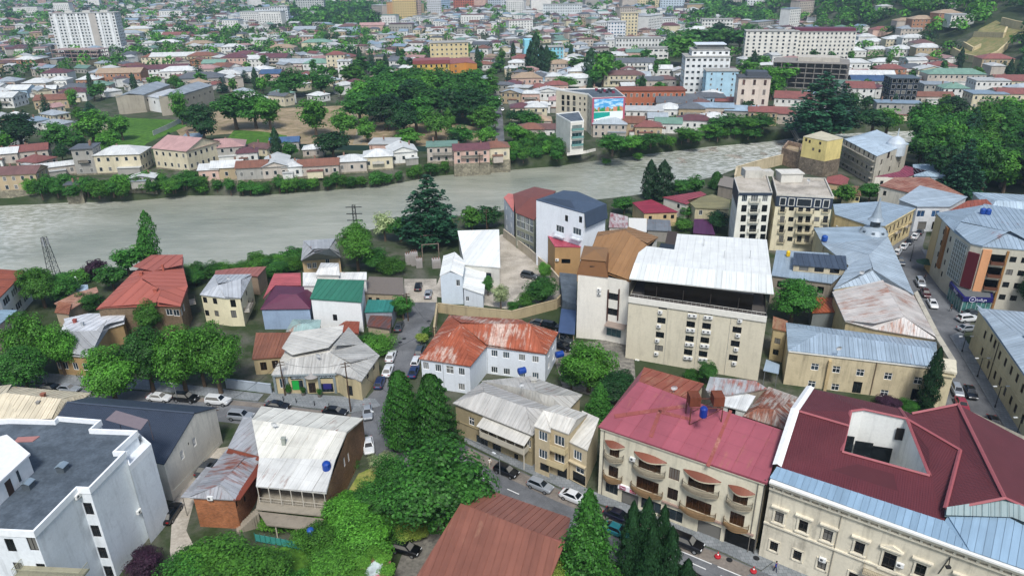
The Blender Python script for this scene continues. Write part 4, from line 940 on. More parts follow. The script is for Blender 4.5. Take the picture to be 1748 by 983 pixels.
# --- cream house with grey roof
ZY=HB(352,552,504); b=Bld('cream_house','cream two storey house with pale grey folded roof near the river','house',[(341,503),(385,509),(411,509),(430,471),(366,469)],ZY,plaster('#d6cfae',.2),ov=.2)
GY=roofm('#a8adb1',.7,.04); k=(372,487,ZY+1.5); k2=(412,478,ZY+1.5)
b.roof([[0,1,k],[1,2,k2,k],[2,3,k2],[3,4,k,k2],[4,0,k]],GY,1.)
b.w(0,[(350,512),(367,514),(353,534),(370,535)],1.1,1.4,'d'); b.w(1,[(398,518),(399,536)],1.2,1.8,'d'); b.w(2,[(412,510),(421,500),(417,530),(425,517)],.9,1.3,'d'); b.balc(2,1.,6.,3.,1.2); b.fin()
simple('dark_red_roof_house','house with faded red and dark brown roof behind the cream house',[(366,470),(418,470),(440,472),(455,455),(400,458),(368,462)],5.,plaster('#8b7a68'),roofm('#8d5a50',.7,.1),None,1.1)
# --- large salmon roof
ZS=HB(240,568,522)+.6; b=Bld('salmon_roof_building','large brick building with smooth salmon roof near the poplar','building',[(164,528),(180,525),(268,522),(308,523),(321,494),(313,462),(313,439),(259,439),(228,465)],ZS,brickm('#7d6a52','#85796a'),ov=.3)
SAL=roofm('#9c584a',2.2,.0,rough=.6,fade=.06,streak=.05)
zz=ZS+1.4
b.roof([[0,1,2,(275,496,zz),(240,480,zz)],[2,3,4,(275,496,zz)],[4,5,(262,463,zz+.4),(240,480,zz),(275,496,zz)],[0,(240,480,zz),(262,463,zz+.4),8],[5,(300,462,zz+.3),(290,450,zz+.6),8,(262,463,zz+.4)][:0] or [8,(262,463,zz+.4),5,6,7]],SAL,2.2)
b.w(3,[(309,535),(314,525)],1.3,1.5,'w'); b.w(2,[(289,533),(301,534)],1.4,1.5,'w'); b.balc(4,.5,3.5,3.2,1.3); chim(b,(241,467,zz),.7,.4,'#a05a4a'); chim(b,(266,497,zz),.8,.5,'#a05a4a'); chim(b,(279,460,zz+.3),.4,1.1,'#a05a4a'); b.fin()
# --- long low house behind the plane trees
b=Bld('long_low_house','long tan single storey house with grey slab roof behind the plane trees','house',[(88,605),(153,610),(186,560),(212,552),(215,536),(150,538),(110,550)],4.6,plaster('#a2875f',.3),ov=.3)
b.roof([[0,1,2,(165,566,6.),(118,572,6.)]],roofm('#989a9a',1.4,.05,row=1.6),1.5); b.roof([[2,3,4,5,6,(118,572,6.),(165,566,6.)],[6,0,(118,572,6.)]],roofm('#c9ccce',.9,.03),1.5,name='white_roof'); chim(b,(129,552,5.4),.6,.9,'#8d4a42'); chim(b,(142,557,5.6),.5,.9,'#9fa4a8')
b.w(0,[(94,623),(129,625),(112,624),(146,626)],1.1,1.6,'w'); b.fin()
# --- left edge: white block with long windows
b=Bld('white_factory','white two storey building with long window bands and rust roof at the left edge','building',[(-60,505),(59,508),(43,463),(-60,458)][:0] or [(-60,540),(0,508),(43,463),(-60,455)],7.5,plaster('#d5d5d0',.2),ov=.15)
b.roof([[0,1,2,3]],roofm('#8a4a33',.6,.3),1.1)
a,d,L,n=b.edge(1)
b.g(1,3,[2.2,5.6],3.4,1.7,'gl',.4); b.fin()
shed('grey_blue_house','low house with grey blue roof and pinkish wall at the left edge',[(-60,585,5.2),(0,553,5.2),(30,530,5.2),(-60,528,6.2)],plaster('#b3a196'),roofm('#7f97a6',.8,.03),1.2,[(1,[(11,577)],.8,1.4,'dd')])
simple('rust_lane_house','small house with rust streaked roof among the left gardens',[(93,533),(118,536),(122,518),(100,515)],3.6,plaster('#a39580'),roofm('#9a6a52',.6,.4,'#7c4a36'),None,.8)
simple('light_blue_shed','light blue painted shed near the river mast',[(126,497),(151,496),(150,486),(127,487)],3.,plaster('#aebfcb'),roofm('#9fb2c0',.6,.1),None,.8,cat='shed')
simple('pinkish_roof_row','row shed with pink and rust sheets behind the left trees',[(92,518),(130,500),(165,490),(168,498),(135,520),(118,530)],3.2,plaster('#9a8b78'),roofm('#a88472',.6,.4,'#8a5a48'),None,.8,cat='shed')
# --- white hall complex in the yard
ZG=HB(753,519,471.7); b=Bld('white_hall','white gabled hall with pale blue front in the walled yard','hall',[(751,472),(790,472),(794,447),(757,437)],ZG,plaster('#c3ced6',.1,.04),ov=.08)
WH=roofm('#dfe2de',1.2,.0,rough=.5,fade=.05,streak=.05); g1,g2=(769,462,ZG+1.2),(777,431,ZG+1.2)
b.roof([[0,g1,g2,3],[g1,1,2,g2]],WH,1.3); b.gable(0,g1); b.w(0,[(782,483)],.9,1.6,'w'); b.fin()
shed('hall_annex','low white annex with sloping sheet roof on the hall side',[(790,491,4.6),(826,503,3.4),(830,466,3.4),(793,455,4.6)],plaster('#c6cdd2',.12,.04),WH,1.3,[(0,[(798,510)],.8,1.2,'w')],cat='annex')
shed('white_warehouse','large warehouse with plain white sheet roof beside the yard',[(793,452,5.2),(854,457,5.2),(852,392,5.6),(781,394,5.6)],plaster('#c4c4bc',.2),WH,1.6,[(0,[(832,470),(845,471)],2.,1.4,'shop')],cat='warehouse')
# perimeter wall
def wallrun(name,label,pts,h,mat,th=.3,cat='wall',cap=None):
    W=[V(*p,0) for p in pts]; m=MB()
    o=thing(name,label,cat,tuple(W[0]))
    for A,B in zip(W,W[1:]):
        m=MB(); c=(A+B)/2; m.box((c.x,c.y,h/2),((B-A).length+th*.5,th,h),math.atan2(B.y-A.y,B.x-A.x)); s=part('wall_section',m,mat,o)
        m=MB(); m.box((c.x,c.y,h+.05),((B-A).length+th*.6,th*1.35,.1),math.atan2(B.y-A.y,B.x-A.x)); part('coping',m,cap or mat,s)
    return o
wallrun('yard_wall','tan rendered yard wall behind the rust red roof',[(742,575),(747,533),(800,540),(874,547),(950,527),(958,518)],2.3,plaster('#ab9c7c',.3))
wallrun('yard_wall','long pale concrete wall from the river to the tan annex',[(860,405),(905,440),(938,470),(955,490),(962,510)],2.4,plaster('#b5ab97',.3))
wallrun('boulevard_wall','low blue grey wall along the boulevard beside the pharmacy',[(388,662),(440,668),(464,671)],1.9,plaster('#98a2aa',.2))
wallrun('green_fence','long dark green hoarding along the far river road',[(437,254),(560,256),(690,259),(800,259)],2.2,plain('#1f3a33',.7),.1,'fence')
wallrun('grey_fence','pale panel fence along the meadow across the river',[(262,232),(285,222),(310,209)],2.2,plaster('#b4b6b2',.1),.12,'fence')
# ================================================================ right-hand quarter
SLT=roofm('#8fa0ad',.55,.02,rough=.42,fade=.1,streak=.12); SLT2=roofm('#9caab4',.7,.03,rough=.42,streak=.14)
# --- white apartment house with dark blue roof and its brown twin
zA=HB(920,452,341); b=Bld('white_apartment_house','white apartment house with dark blue faceted roof on the river bank','apartment house',[(915,341),(997,364),(1035,348),(986,327),(962,325)],zA,plaster('#dfe4e8',.1,.04),ov=.05)
NV=roofm('#3c4a5c',1.,0,rough=.6,fade=.06,row=2.)
c1=(945,337,zA+1.3); c2=(985,343,zA+1.5)
b.roof([[0,1,c2,c1],[1,2,c2],[2,3,c2],[3,4,c1,c2],[4,0,c1]],NV,0)
b.w(0,[(967,373),(991,375)],1.,1.6,'d'); b.w(0,[(956,391),(985,395)],2.6,1.7,'gl')
for x,y in ((956,396),(985,400)):
    u,z=b.hit(0,x,y); b.balc(0,u-1.6,u+1.6,z-1.,1.,'#c9cfd4','#d5d9dc',.9)
m=MB(); L=b.edge(1)[2]; A,B=b.at(1,0,zA+.1,.1),b.at(1,L,zA+.1,.1); C,D=b.at(1,L,zA-3.6,.7),b.at(1,0,zA-3.6,.7); m.thick([A,D,C,B],.1,0,[(0,3),(0,0),(L,0),(L,3)],Vector((0,0,1))); part('mansard_face',m,NV,b.t)
b.g(1,3,[3,6.5],1.2,1.5,'w'); b.fin()
zB=HB(913,440,378); b=Bld('brown_roof_apartments','apartment house with brown faceted roof and window rows left of its white twin','apartment house',[(880,363),(912,376),(949,326),(912,319),(876,331)],zB,plaster('#8d8f7c',.3),ov=.05)
BR=roofm('#74433a',1.,0,rough=.6,fade=.06,row=2.); c1=(905,338,zB+2.)
b.roof([[0,1,c1],[1,2,c1],[2,3,c1],[3,4,c1],[4,0,c1]],BR,0); b.g(0,4,[1.8,4.6,7.4,10.2],1.7,1.8,'gl',.3); b.fin()
b=Bld('pink_stair_block','narrow white block with pink roof left of the brown roof apartments','apartment house',[(860,337),(877,362),(878,332),(868,330)],zB-.5,plaster('#cfd2d4',.15),ov=.05); b.roof([[0,1,2,3]],roofm('#b56a60',1.,0),0); b.g(0,2,[2,5,8,11],1.2,1.6,'gl',.3); b.fin()
# --- two apartment towers
zC=HB(1320,426,330); b=Bld('cream_apartment_tower','cream apartment tower with dark mansard storey and arched windows','apartment tower',[(1326,331),(1424,336),(1409,304),(1318,301)],zC,plaster('#d3cbae',.25),ov=.1)
b.flat(.4,.3,CONC,plaster('#b9b6ac'))
MB_=plain('#2c3746',.6); band(b,0,zC-3.4,2.9,.12,MB_,name='mansard_band'); band(b,3,zC-3.4,2.9,.12,MB_,name='mansard_band')
for x,wd_ in ((1337,1.3),(1352,1.3),(1374,3.4),(1397,1.3),(1412,1.3)):
    u,z=b.hit(0,x,338); pl=plate(b.t,b,0,u,zC-2.,wd_+.3,2.2,.16,'#dcdcd4','window_frame'); plate(pl,b,0,u,zC-2.,wd_,1.9,.19,'#1f262b','pane')
rows=[356,374.5,391,408]
for i,y in enumerate(rows):
    for x,wd_,h_ in ((1336,1.2,1.9),(1351,1.3,1.3),(1367,1.2,1.8),(1380,1.2,1.8),(1395,1.3,1.3),(1410,1.2,1.9)): b.w(0,[(x-i*.9,y)],wd_,h_,'d')
    u,z=b.hit(0,1374-i*.9,y); b.balc(0,u-2.2,u+2.2,z-1.0,1.1,'#6f6a5e','#bdb596',.9)
    for x in (1336,1410): u,z=b.hit(0,x-i*.9,y); b.balc(0,u-.9,u+.9,z-1.,.5,'#57534a','#bdb596',.9)
b.g(3,4,[3,6,9,12,15],1.,1.3,'d'); b.g(1,3,[3,6,9,12,15],1.,1.3,'d'); b.fin()
m=MB(); q=V(1346,308,zC-.4); m.box((q.x,q.y,zC+.8),(6,4.5,2.4)); m.box((q.x,q.y,zC+2.1),(6.6,5.,.25)); solo('stair_head',m,plaster('#c6c4bb'),'white stair head box on the roof of the cream tower','stair head')
zD=zC+1.; b=Bld('white_apartment_tower','slim white apartment tower with dark blue mansard left of the cream tower','apartment tower',[(1261,328),(1319,328),(1308,293),(1253,303)],zD,plaster('#dcdccf',.2),ov=.1)
b.flat(.4,.3,CONC,plaster('#b5b3aa')); band(b,3,zD-4.4,4.2,.14,MB_,name='mansard_band'); band(b,0,zD-.9,.7,.15,MB_,name='mansard_band')
for i,y in enumerate([338,356,373,390,405]):
    for x,wd_ in ((1271,1.4),(1288,1.9),(1306,1.4)): b.w(0,[(x-i*1.,y)],wd_,1.9,'gl' if i==0 else 'd')
    u,z=b.hit(0,1288-i,y); b.balc(0,u-1.4,u+1.4,z-1.,.7,'#77766c','#cfcdbd',.9)
b.g(3,5,[3,6,9,12,15],.7,1.5,'d'); b.fin()
m=MB(); q=V(1283,301,zD-.4); m.box((q.x,q.y,zD+.7),(5,4,2.2)); m.box((q.x+4.5,q.y+1,zD+.3),(3,3,1.4)); solo('stair_head',m,plaster('#b9b7ae'),'grey stair head on the roof of the white tower','stair head')
# --- grey roofed complex
b=Bld('dormer_block','low block with grey roof and long dark dormer right of the hotel','building',[(1317,470),(1420,484),(1452,456),(1446,434),(1325,427)],7.,plaster('#8d8577',.3)); b.roof([[0,1,2,3,4]],SLT,1.2); b.g(0,5,[2,5],1.4,1.6,'dd'); b.fin()
b=Bld('roof_dormer','long dormer room with navy roof on the grey roof','dormer',[(1353,452),(1446,460),(1444,437),(1355,431)],HB(1353,463,452,7.1),plaster('#b9ae94'),ov=.25,z0=7.1); b.roof([[0,1,2,3]],roofm('#3d4857',1.,0),1.2); b.g(0,3,[1.],2.,1.2,'dd',.6); b.fin()
b=Bld('grey_courtyard_roof','broad grey sheet roof block along the narrow right street','building',[(1422,494),(1508,481),(1560,503),(1515,405),(1405,418),(1452,456)],8.,plaster('#c2b691',.3)); pk=(1483,436,10.); pk2=(1490,462,9.8)
b.roof([[0,1,pk2],[1,2,pk2],[2,3,pk,pk2],[3,4,pk],[4,5,pk],[5,0,pk2,pk]],SLT2,1.1); b.g(2,9,[2.4,6],1.1,1.8,'w'); b.fin()
b=Bld('rust_striped_roof','building with large pale hipped roof striped with rust beside the street','building',[(1421,502),(1442,548),(1494,562),(1600,580),(1562,504),(1508,481)],7.2,plaster('#bfb08a',.3)); p1,p2=(1508,484,9.6),(1543,541,9.8)
b.roof([[0,1,2,p2,p1],[2,3,p2],[3,4,p1,p2],[4,5,p1],[5,0,p1]],roofm('#b9b5b0',.5,.34,'#94664f',rough=.5,streak=.1),.6); b.g(3,8,[2.2,5.4],1.,1.7,'w'); b.fin()
b=Bld('street_parapet_wing','narrow wing with weathered parapet along the right street','building',[(1560,500),(1600,580),(1626,622),(1634,618),(1605,572),(1566,496)],7.7,plaster('#b3a988',.5),ov=.02); b.roof([[0,1,2,3,4,5]],plaster('#a9a494',.5),0); b.fin()
b=Bld('long_grey_roof_building','long cream two storey building with blue grey seam roof','building',[(1345,598),(1602,628),(1598,584),(1342,551)],7.2,plaster('#c4b797',.45),ov=.15); p1,p2=(1400,569,8.5),(1590,595,8.5)
b.roof([[0,1,p2,p1],[1,2,p2],[2,3,p1,p2],[3,0,p1]],SLT,.75); band(b,0,6.9,.25,.2,plain('#dcdad0',.7),name='white_fascia')
b.w(0,[(1391,626),(1427.5,630.5),(1468.5,636),(1516,642),(1567,649.5),(1385.5,656),(1425,663.5),(1508.5,675)],1.3,1.4,'wt'); b.w(0,[(1461,671),(1560,686)],1.5,2.4,'d')
for x in (1490,): pipe(b,0,x,650,7.,'#6a5a48',.08)
u,z=b.hit(0,1412,640); p=b.at(0,u,0,.3); m=MB(); m.box((p.x,p.y,3.1),(.5,.6,6.2),b.ang(0)); part('buttress',m,plaster('#b7a37b',.5),b.t); b.g(1,3,[2.,5.2],1.1,1.5,'wt'); b.fin()
b=Bld('corner_pier','tall cream corner pier with moulded cornice at the end of the long building','pier',[(1600,630),(1634,636),(1632,614),(1602,610)],8.6,plaster('#cfc4a2',.4),ov=.35); b.roof([[0,1,2,3]],plaster('#cfc8b0',.3),0,t=.4); band(b,0,7.4,.3,.3); band(b,1,7.4,.3,.3); b.fin()
simple('rust_lean_to','open lean-to with rust red roof beside the striped roof',[(1386,534),(1437,532),(1433,509),(1383,507)],4.6,plaster('#6f7472'),roofm('#96502f',.6,.3),None,.8,cat='lean-to')
simple('narrow_cream_wing','narrow cream wing with rusty flat roof right of the hotel',[(1318,560),(1345,566),(1345,548),(1320,540)],7.,plaster('#b5a57e',.5),roofm('#9b7a5c',.6,.5),None,.9,wins=[(0,[(1327,582),(1324,601)],1.1,1.2,'d')])
cv=thing('curved_canopy','curved grey sheet canopy at the foot of the hotel','canopy',tuple(V(1318,640,0))); m=MB(); A=[V(1303,632,3.),V(1329,638,3.),V(1331,622,3.3),V(1308,613,3.3)]; m.thick(A,.08,0,[(0,0),(4,0),(4,3),(0,3)]); part('roof',m,SLT,cv); 
for q in ((1306,633),(1327,637)): s=V(*q,3.); m=MB(); m.tube((s.x,s.y,0),(s.x,s.y,3),.06); part('post',m,plain('#6f7274'),cv)
# domed corner building and spire
b=Bld('spire_corner_building','corner building with grey roof below the round spire turret','building',[(1389,389),(1404,417),(1502,419),(1516,402),(1470,387)],8.,plaster('#cabf9d',.3)); b.roof([[0,1,2,3,4]],SLT,1.); b.w(1,[(1410,425),(1425,426)],1.,1.3,'w'); b.g(2,2,[2.4,6],1.,1.7,'w'); b.fin()
sp=thing('spire_turret','round grey sheet turret with stacked skirts and tall spire','turret',tuple(V(1491,398,8.))); m=MB(); m.lathe((V(1491,398,8.).x,V(1491,398,8.).y,8.),[(3.4,-.6),(3.5,.1),(2.6,1.3),(1.3,1.7),(1.2,1.8)],20); part('lower_skirt',m,SLT2,sp)
q=V(1491,398,8.); m=MB(); m.lathe((q.x,q.y,8.),[(1.2,1.7),(1.2,3.6)],10); part('drum',m,glass('#3a4247',.3),sp); m=MB(); m.lathe((q.x,q.y,8.),[(2.0,3.5),(1.3,4.3),(.9,5.6),(.45,7.4),(.05,9.6)],16); part('spire',m,SLT2,sp)
for i in range(8):
    a=i*math.pi/4+.3; m=MB(); m.box((q.x+2.95*math.cos(a),q.y+2.95*math.sin(a),8.75),(.5,.7,.5),a); part('round_dormer',m,plain('#525c64'),sp)
b=Bld('cream_street_facade','cream old building with long windowed facade on the upper right street','building',[(1425,366),(1480,384),(1511,386),(1563,356),(1505,344),(1422,349)],8.2,plaster('#c9b98d',.4),ov=.2); b.roof([[0,1,2,3,4,5]],SLT,1.1); b.g(2,7,[2.2,6.],1.,1.9,'b',.6); band(b,2,7.9,.3,.4); band(b,2,4.1,.2,.25); b.balc(2,8,11,4.2,1.,'#4d4438'); b.balc(2,15,18,4.2,1.,'#4d4438'); b.fin()
simple('low_white_ridge_house','low cream house with white ridged roof in front of the spire',[(1427,386),(1475,386),(1478,375),(1430,372)],5.2,plaster('#cfc49e'),roofm('#b9c1c7',.7,.02),None,.9)
# gateway building closing the street
b=Bld('gateway_building','grey roofed building with glazed upper floor bridging the end of the street','building',[(1534,341),(1566,353),(1622,353),(1652,336),(1570,317)],7.6,plaster('#c8cdd0',.2),ov=.3); b.roof([[0,1,2,3,4]],SLT2,1.2); b.g(1,4,[5.4],2.2,1.9,'bl',.3); b.g(1,2,[1.8],2.4,2.4,'o',.4); b.g(0,3,[5.4],1.4,1.6,'bl',.4); b.fin()
simple('rust_gable_house','orange brown house with rust roof beside the blue water tanks',[(1616,362),(1650,366),(1700,358),(1686,340),(1652,343)],8.5,plaster('#b78a62'),roofm('#8f4c36',.6,.25),None,1.)
simple('grey_hall_roof','long hall with light blue grey roof at the right edge',[(1690,358),(1900,380),(1900,340),(1660,329)],7.5,plaster('#b5b2a6'),roofm('#9fb0bb',.8,0),((1700,343,9.5),(1850,352,9.5)),1.6)
simple('rust_hip_house','white house with rust streaked hipped roof near the park trees',[(1501,317),(1560,331),(1645,333),(1586,303),(1528,303)],7.,plaster('#cfcabb'),roofm('#98705e',.6,.45,'#7d4531'),None,1.,wins=[(0,[(1510,330),(1514,337)],1.,1.5,'d')])
simple('park_edge_house','house with light blue grey roof at the edge of the park',[(1560,300),(1615,303),(1610,280),(1558,281)],6.,plaster('#a9b6bf'),roofm('#9eb2bf',.8,0),None,1.2,wins=[(0,[(1585,306),(1605,308)],1.4,1.2,'d')])
simple('magenta_roof_house','white house with magenta red roof in front of the unfinished hotel',[(1493,302),(1545,303),(1583,292),(1545,283),(1535,293)],6.,plaster('#d6d2c4'),roofm('#84394a',.7,0),None,1.2,wins=[(0,[(1505,312),(1520,313)],1.,1.3,'d')])
simple('brown_gable_house','small house with maroon and brown roof below the yellow building',[(1410,312),(1445,317),(1450,305),(1435,298),(1412,302)],5.,plaster('#b6a27c'),roofm('#8b4a45',.6,.1),None,.9)
simple('brown_low_house','low house with brown roof among the trees right of the cream tower',[(1437,332),(1470,334),(1468,318),(1440,318)],4.5,plaster('#c2b78c'),roofm('#7d5a44',.6,.1),None,.9,wins=[(0,[(1463,340)],1.,1.2,'d')])
# unfinished hotel
zU=HB(1497,314,266); b=Bld('unfinished_hotel','tall grey unfinished hotel with balcony slabs and pale blue roof','hotel',[(1441,238),(1497,267),(1552,246),(1497,222)],zU,plaster('#bcb7a8',.4),ov=.1); b.roof([[0,1,(1500,246,zU+1.),(1470,233,zU+1.)],[1,2,(1500,246,zU+1.)],[2,3,(1470,233,zU+1.),(1500,246,zU+1.)],[3,0,(1470,233,zU+1.)]],roofm('#a9b9c4',1.,0),1.6)
nz=5; b.g(0,7,[zU*(i+.5)/nz for i in range(nz)],1.2,2.,'o',.4); L=b.edge(0)[2]
for i in range(nz): b.balc(0,.2,L-.2,zU*i/nz+.1 if i else .4,1.1,'#85817a','#a9a496',.7)
b.w(1,[(1518,260)],2.,2.4,'b'); b.g(1,3,[3.,7.],1.4,2.,'o'); b.fin()
q=V(1529,250,zU); m=MB(); m.lathe((q.x,q.y,zU-3.),[(3.4,0),(3.4,3.2),(3.2,4.4),(2.2,5.8),(.9,6.5),(.2,6.8),(.1,9.5)],20); solo('white_dome','m' and m,roofm('#c3ced6',.6,0),'white sheet dome with thin finial behind the unfinished hotel','dome',smooth=False)
# yellow building on stone base
zY=HB(1412,303,241); b=Bld('yellow_building','pale yellow building on a tall stone base by the bridge','building',[(1371,233),(1413,241),(1440,236),(1402,224)],zY,plaster('#d6c583',.25),ov=.08,z0=zY*.44); b.roof([[0,1,2,3]],plaster('#b9b39c'),0); b.w(0,[(1376,239),(1400,245),(1388,255),(1399,258),(1382,242)],.9,1.1,'b'); b.fin()
m=MB(); Q=[(p.x,p.y) for p in b.wp]; m.prism(inset(Q if parea(Q)>0 else Q[::-1],-.15),-4,zY*.44); part('stone_base',m,stonem('#7a6f60'),b.t)
b=Bld('stone_ruin','roofless brown stone house between the river and the yellow building','ruin',[(1335,252),(1366,262),(1370,246),(1345,240)],6.5,stonem('#8d7a68'),ov=0.); b.flat(1.6,.5,DIRT,stonem('#8d7a68')); b.fin()
wallrun('river_wall','pale rendered river wall beside the stone ruin',[(1253,318),(1256,303),(1300,290),(1347,278)],4.,plaster('#c3b596',.4),.5)
simple('grey_river_house','grey flat roofed house on the bank left of the white tower',[(1225,316),(1254,322),(1258,305),(1232,300)],4.,plaster('#8c8478'),plain('#77726a',.9),None,0)
# bridge
bd=thing('road_bridge','flat concrete road bridge with railings across the river','bridge',tuple(V(1400,225,0))); A0,A1=V(1362,240,0),V(1420,240,0); B0,B1=V(1338,200,0),V(1372,198,0)
m=MB(); Q=[(p.x,p.y) for p in (A0,A1,B1,B0)]; Q=Q if parea(Q)>0 else Q[::-1]; m.prism(Q,.1,.7); part('deck',m,plaster('#8f8c84',.3),bd); m=MB(); m.prism(inset(Q,.8),.7,.73); part('carriageway',m,ASP,bd)
for (P_,Q_) in ((A0,B0),(A1,B1)):
    m=MB(); m.tube((P_.x,P_.y,1.8),(Q_.x,Q_.y,1.8),.06)
    for i in range(24): s=P_.lerp(Q_,i/23); m.tube((s.x,s.y,.7),(s.x,s.y,1.8),.04,n=4)
    part('railing',m,plain('#8d8f8d',.5),bd); m=MB(); m.tube((P_.x,P_.y,-.3),(Q_.x,Q_.y,-.3),.5,n=4); part('girder',m,plaster('#6f6b63'),bd)
for t_ in (.35,.7):
    s=A0.lerp(B0,t_); e=A1.lerp(B1,t_); c=(s+e)/2; m=MB(); m.box((c.x,c.y,-2.8),((e-s).length*.8,1.4,6),math.atan2(e.y-s.y,e.x-s.x)); part('pier',m,stonem('#8a8578'),bd)
# --- bank apartment house
zK=HB(1694,527,424); b=Bld('bank_apartment_house','apartment house with maroon and peach cladding above the blue bank sign','apartment house',[(1598,364),(1630,397),(1657,416),(1677,421),(1790,430),(1790,368),(1680,350)],zK,plaster('#b8b4a4',.2),ov=.15)
p1,p2=(1640,380,zK+1.5),(1720,400,zK+1.5); b.roof([[0,1,p1],[1,2,3,p2,p1],[3,4,p2],[4,5,(1760,385,zK+1.5),p2],[5,6,p1,p2,(1760,385,zK+1.5)],[6,0,p1]],SLT,1.)
def panel(e,u0,u1,z0,z1,col,out=.12,name='cladding_panel',mat=None):
    L=b.edge(e)[2]; u0,u1=max(0,u0*L),u1*L; A,B=b.at(e,u0,0,out/2),b.at(e,u1,0,out/2); c=(A+B)/2; m=MB(); m.box((c.x,c.y,(z0+z1)/2),((B-A).length,out,z1-z0),b.ang(e)); return part(name,m,mat or plaster(col,.15,.05),b.t)
def cwall(e,u0,u1,z0,z1,n,k):
    g=panel(e,u0,u1,z0,z1,'',.14,'curtain_wall',glass('#2c4448',.1)); L=b.edge(e)[2]; m=MB()
    for i in range(n+1):
        p=b.at(e,(u0+(u1-u0)*i/n)*L,0,.17); m.box((p.x,p.y,(z0+z1)/2),(.07,.08,z1-z0),b.ang(e))
    for j in range(k+1):
        A,B=b.at(e,u0*L,0,.17),b.at(e,u1*L,0,.17); c=(A+B)/2; m.box((c.x,c.y,z0+(z1-z0)*j/k),((B-A).length,.08,.07),b.ang(e))
    part('mullions',m,plain('#b9c2c2',.5),g,stuff=True)
panel(0,.0,.3,.2,zK-.3,'#b9a57c'); panel(0,.62,.74,4.,zK-.3,'#7d5733',.5)
b.g(0,1,[3.4,6.4,9.4,12.2],.9,1.3,'d',.3,.3) ; L0=b.edge(0)[2]
for z in (3.4,6.4,9.4,12.2): b.add(0,L0*.5,z,1.6,1.8,'o'); b.add(0,L0*.86,z,.9,1.3,'d')
cwall(1,.12,.88,4.5,zK-1.,6,9); panel(2,.0,1.,4.4,zK-1.8,'#4f1620',.5); panel(3,.02,.16,.2,zK-.6,'#c9936a',.4); panel(3,.395,.43,.2,zK-.6,'#8f6b41',.3)
L3=b.edge(3)[2]
for i,z in enumerate((2.6,5.6,8.6,11.6)):
    b.add(3,L3*.28,z+.3,2.9,2.1,'o'); b.add(3,L3*.52,z+.5,1.3,1.3,'d'); b.add(3,L3*.7,z+.5,1.3,1.3,'d'); b.balc(3,L3*.18,L3*.385,z-.8,1.,'#5c3a2a','#8d8778',.8,True)
b.fin()
bk=thing('bank_branch','glazed corner bank shopfront with blue sign band under the maroon cladding','shopfront',tuple(V(1650,520,0))); Q=[(p.x,p.y) for p in (V(1623,482,4.),V(1646,507,4.),V(1694,509,4.),V(1690,485,4.),V(1640,465,4.))]; Q=Q if parea(Q)>0 else Q[::-1]
m=MB(); m.prism(Q,0.05,3.); part('glazing',m,glass('#3f6a66',.15),bk); m=MB(); m.prism(inset(Q,-.2),3.,4.); sb=part('sign_band',m,plain('#191a5a',.5),bk); m=MB(); m.prism(inset(Q,.3),4.,4.06); part('roof',m,plain('#5a5f60',.8),bk)
def along(p,q,t_,out,z): 
    A,B=V(*p,4.),V(*q,4.); d=(B-A).normalized(); n=Vector((d.y,-d.x,0)); s=A.lerp(B,t_)+n*out; return (s.x,s.y,z),math.atan2(d.y,d.x)
p_,a_=along((1646,507),(1694,509),.62,.24,3.5); text(sb,'ბანკი',p_,a_,.75,'#e9eaf4'); p_,a_=along((1646,507),(1694,509),.3,.24,3.5); text(sb,'⊗',p_,a_,1.,'#e9eaf4'); p_,a_=along((1623,482),(1646,507),.5,.24,3.5); text(sb,'ბანკი',p_,a_,.8,'#e9eaf4')
for (P_,Q_) in (((1623,482),(1646,507)),((1646,507),(1694,509))):
    for i in range(7):
        p_,a_=along(P_,Q_,i/6,.04,1.5); m=MB(); m.box(p_,(.09,.1,3.),a_); part('mullion',m,plain('#9fb0ae',.4),bk)
# --- long cream building at the right edge
b=Bld('right_cream_building','long cream building with blue grey hipped roof along the right pavement','building',[(1668,526),(1860,800),(2060,740),(1900,545)],HB(1652,592,526),plaster('#cabd96',.3),ov=.3); zz=b.h
p1,p2=(1745,575,zz+2.),(1900,720,zz+2.); b.roof([[0,1,p2,p1],[1,2,p2],[2,3,p1,p2],[3,0,p1]],SLT2,.9)
for pts in ([(1681,571),(1692,577),(1698,587),(1706,606),(1716,618),(1726,632),(1736,645),(1745,663)],[(1676,600),(1687,622),(1698,640),(1707,651),(1715,668),(1725,683),(1733,697),(1745,715)]): b.w(0,pts,1.,1.7,'b')
b.g(3,7,[2,5.6],1.1,1.6,'b'); band(b,0,zz-.4,.35,.25); band(b,0,4.,.2,.12); pipe(b,0,1690,640,zz-.3,'#4d463a',.08); b.fin()
# --- small river-side houses
simple('red_cream_hip_house','cream house with half red, half beige hipped roof near the cypresses',[(1079,346),(1099,364),(1158,362),(1112,341)],4.4,plaster('#c3ab82'),roofm('#8a2f40',.7,0),None,1.1,wins=[(1,[(1110,372),(1135,370),(1148,370)],1.,1.2,'d')])
simple('dull_red_gable_house','white house with dull red gabled roof behind the olive roof',[(1131,337),(1172,349),(1206,332),(1196,327)],5.,plaster('#cdc9bb'),roofm('#8a4048',.8,0),None,1.2,wins=[(0,[(1158,352)],1.,1.3,'d')])
simple('olive_roof_house','cream house with olive sheet roof near the white tower',[(1173,342),(1186,355),(1244,358),(1247,342),(1216,332)],5.,plaster('#bdb493'),roofm('#7f7a58',.8,0),None,1.2,wins=[(1,[(1196,363),(1226,361)],1.,1.5,'w')])
simple('purple_roof_shed','shed with dark purple roof below the olive roofed house',[(1183,398),(1221,401),(1212,374),(1185,374)],3.2,plaster('#8f8678'),roofm('#4a1f42',.8,0),None,1.2,cat='shed')
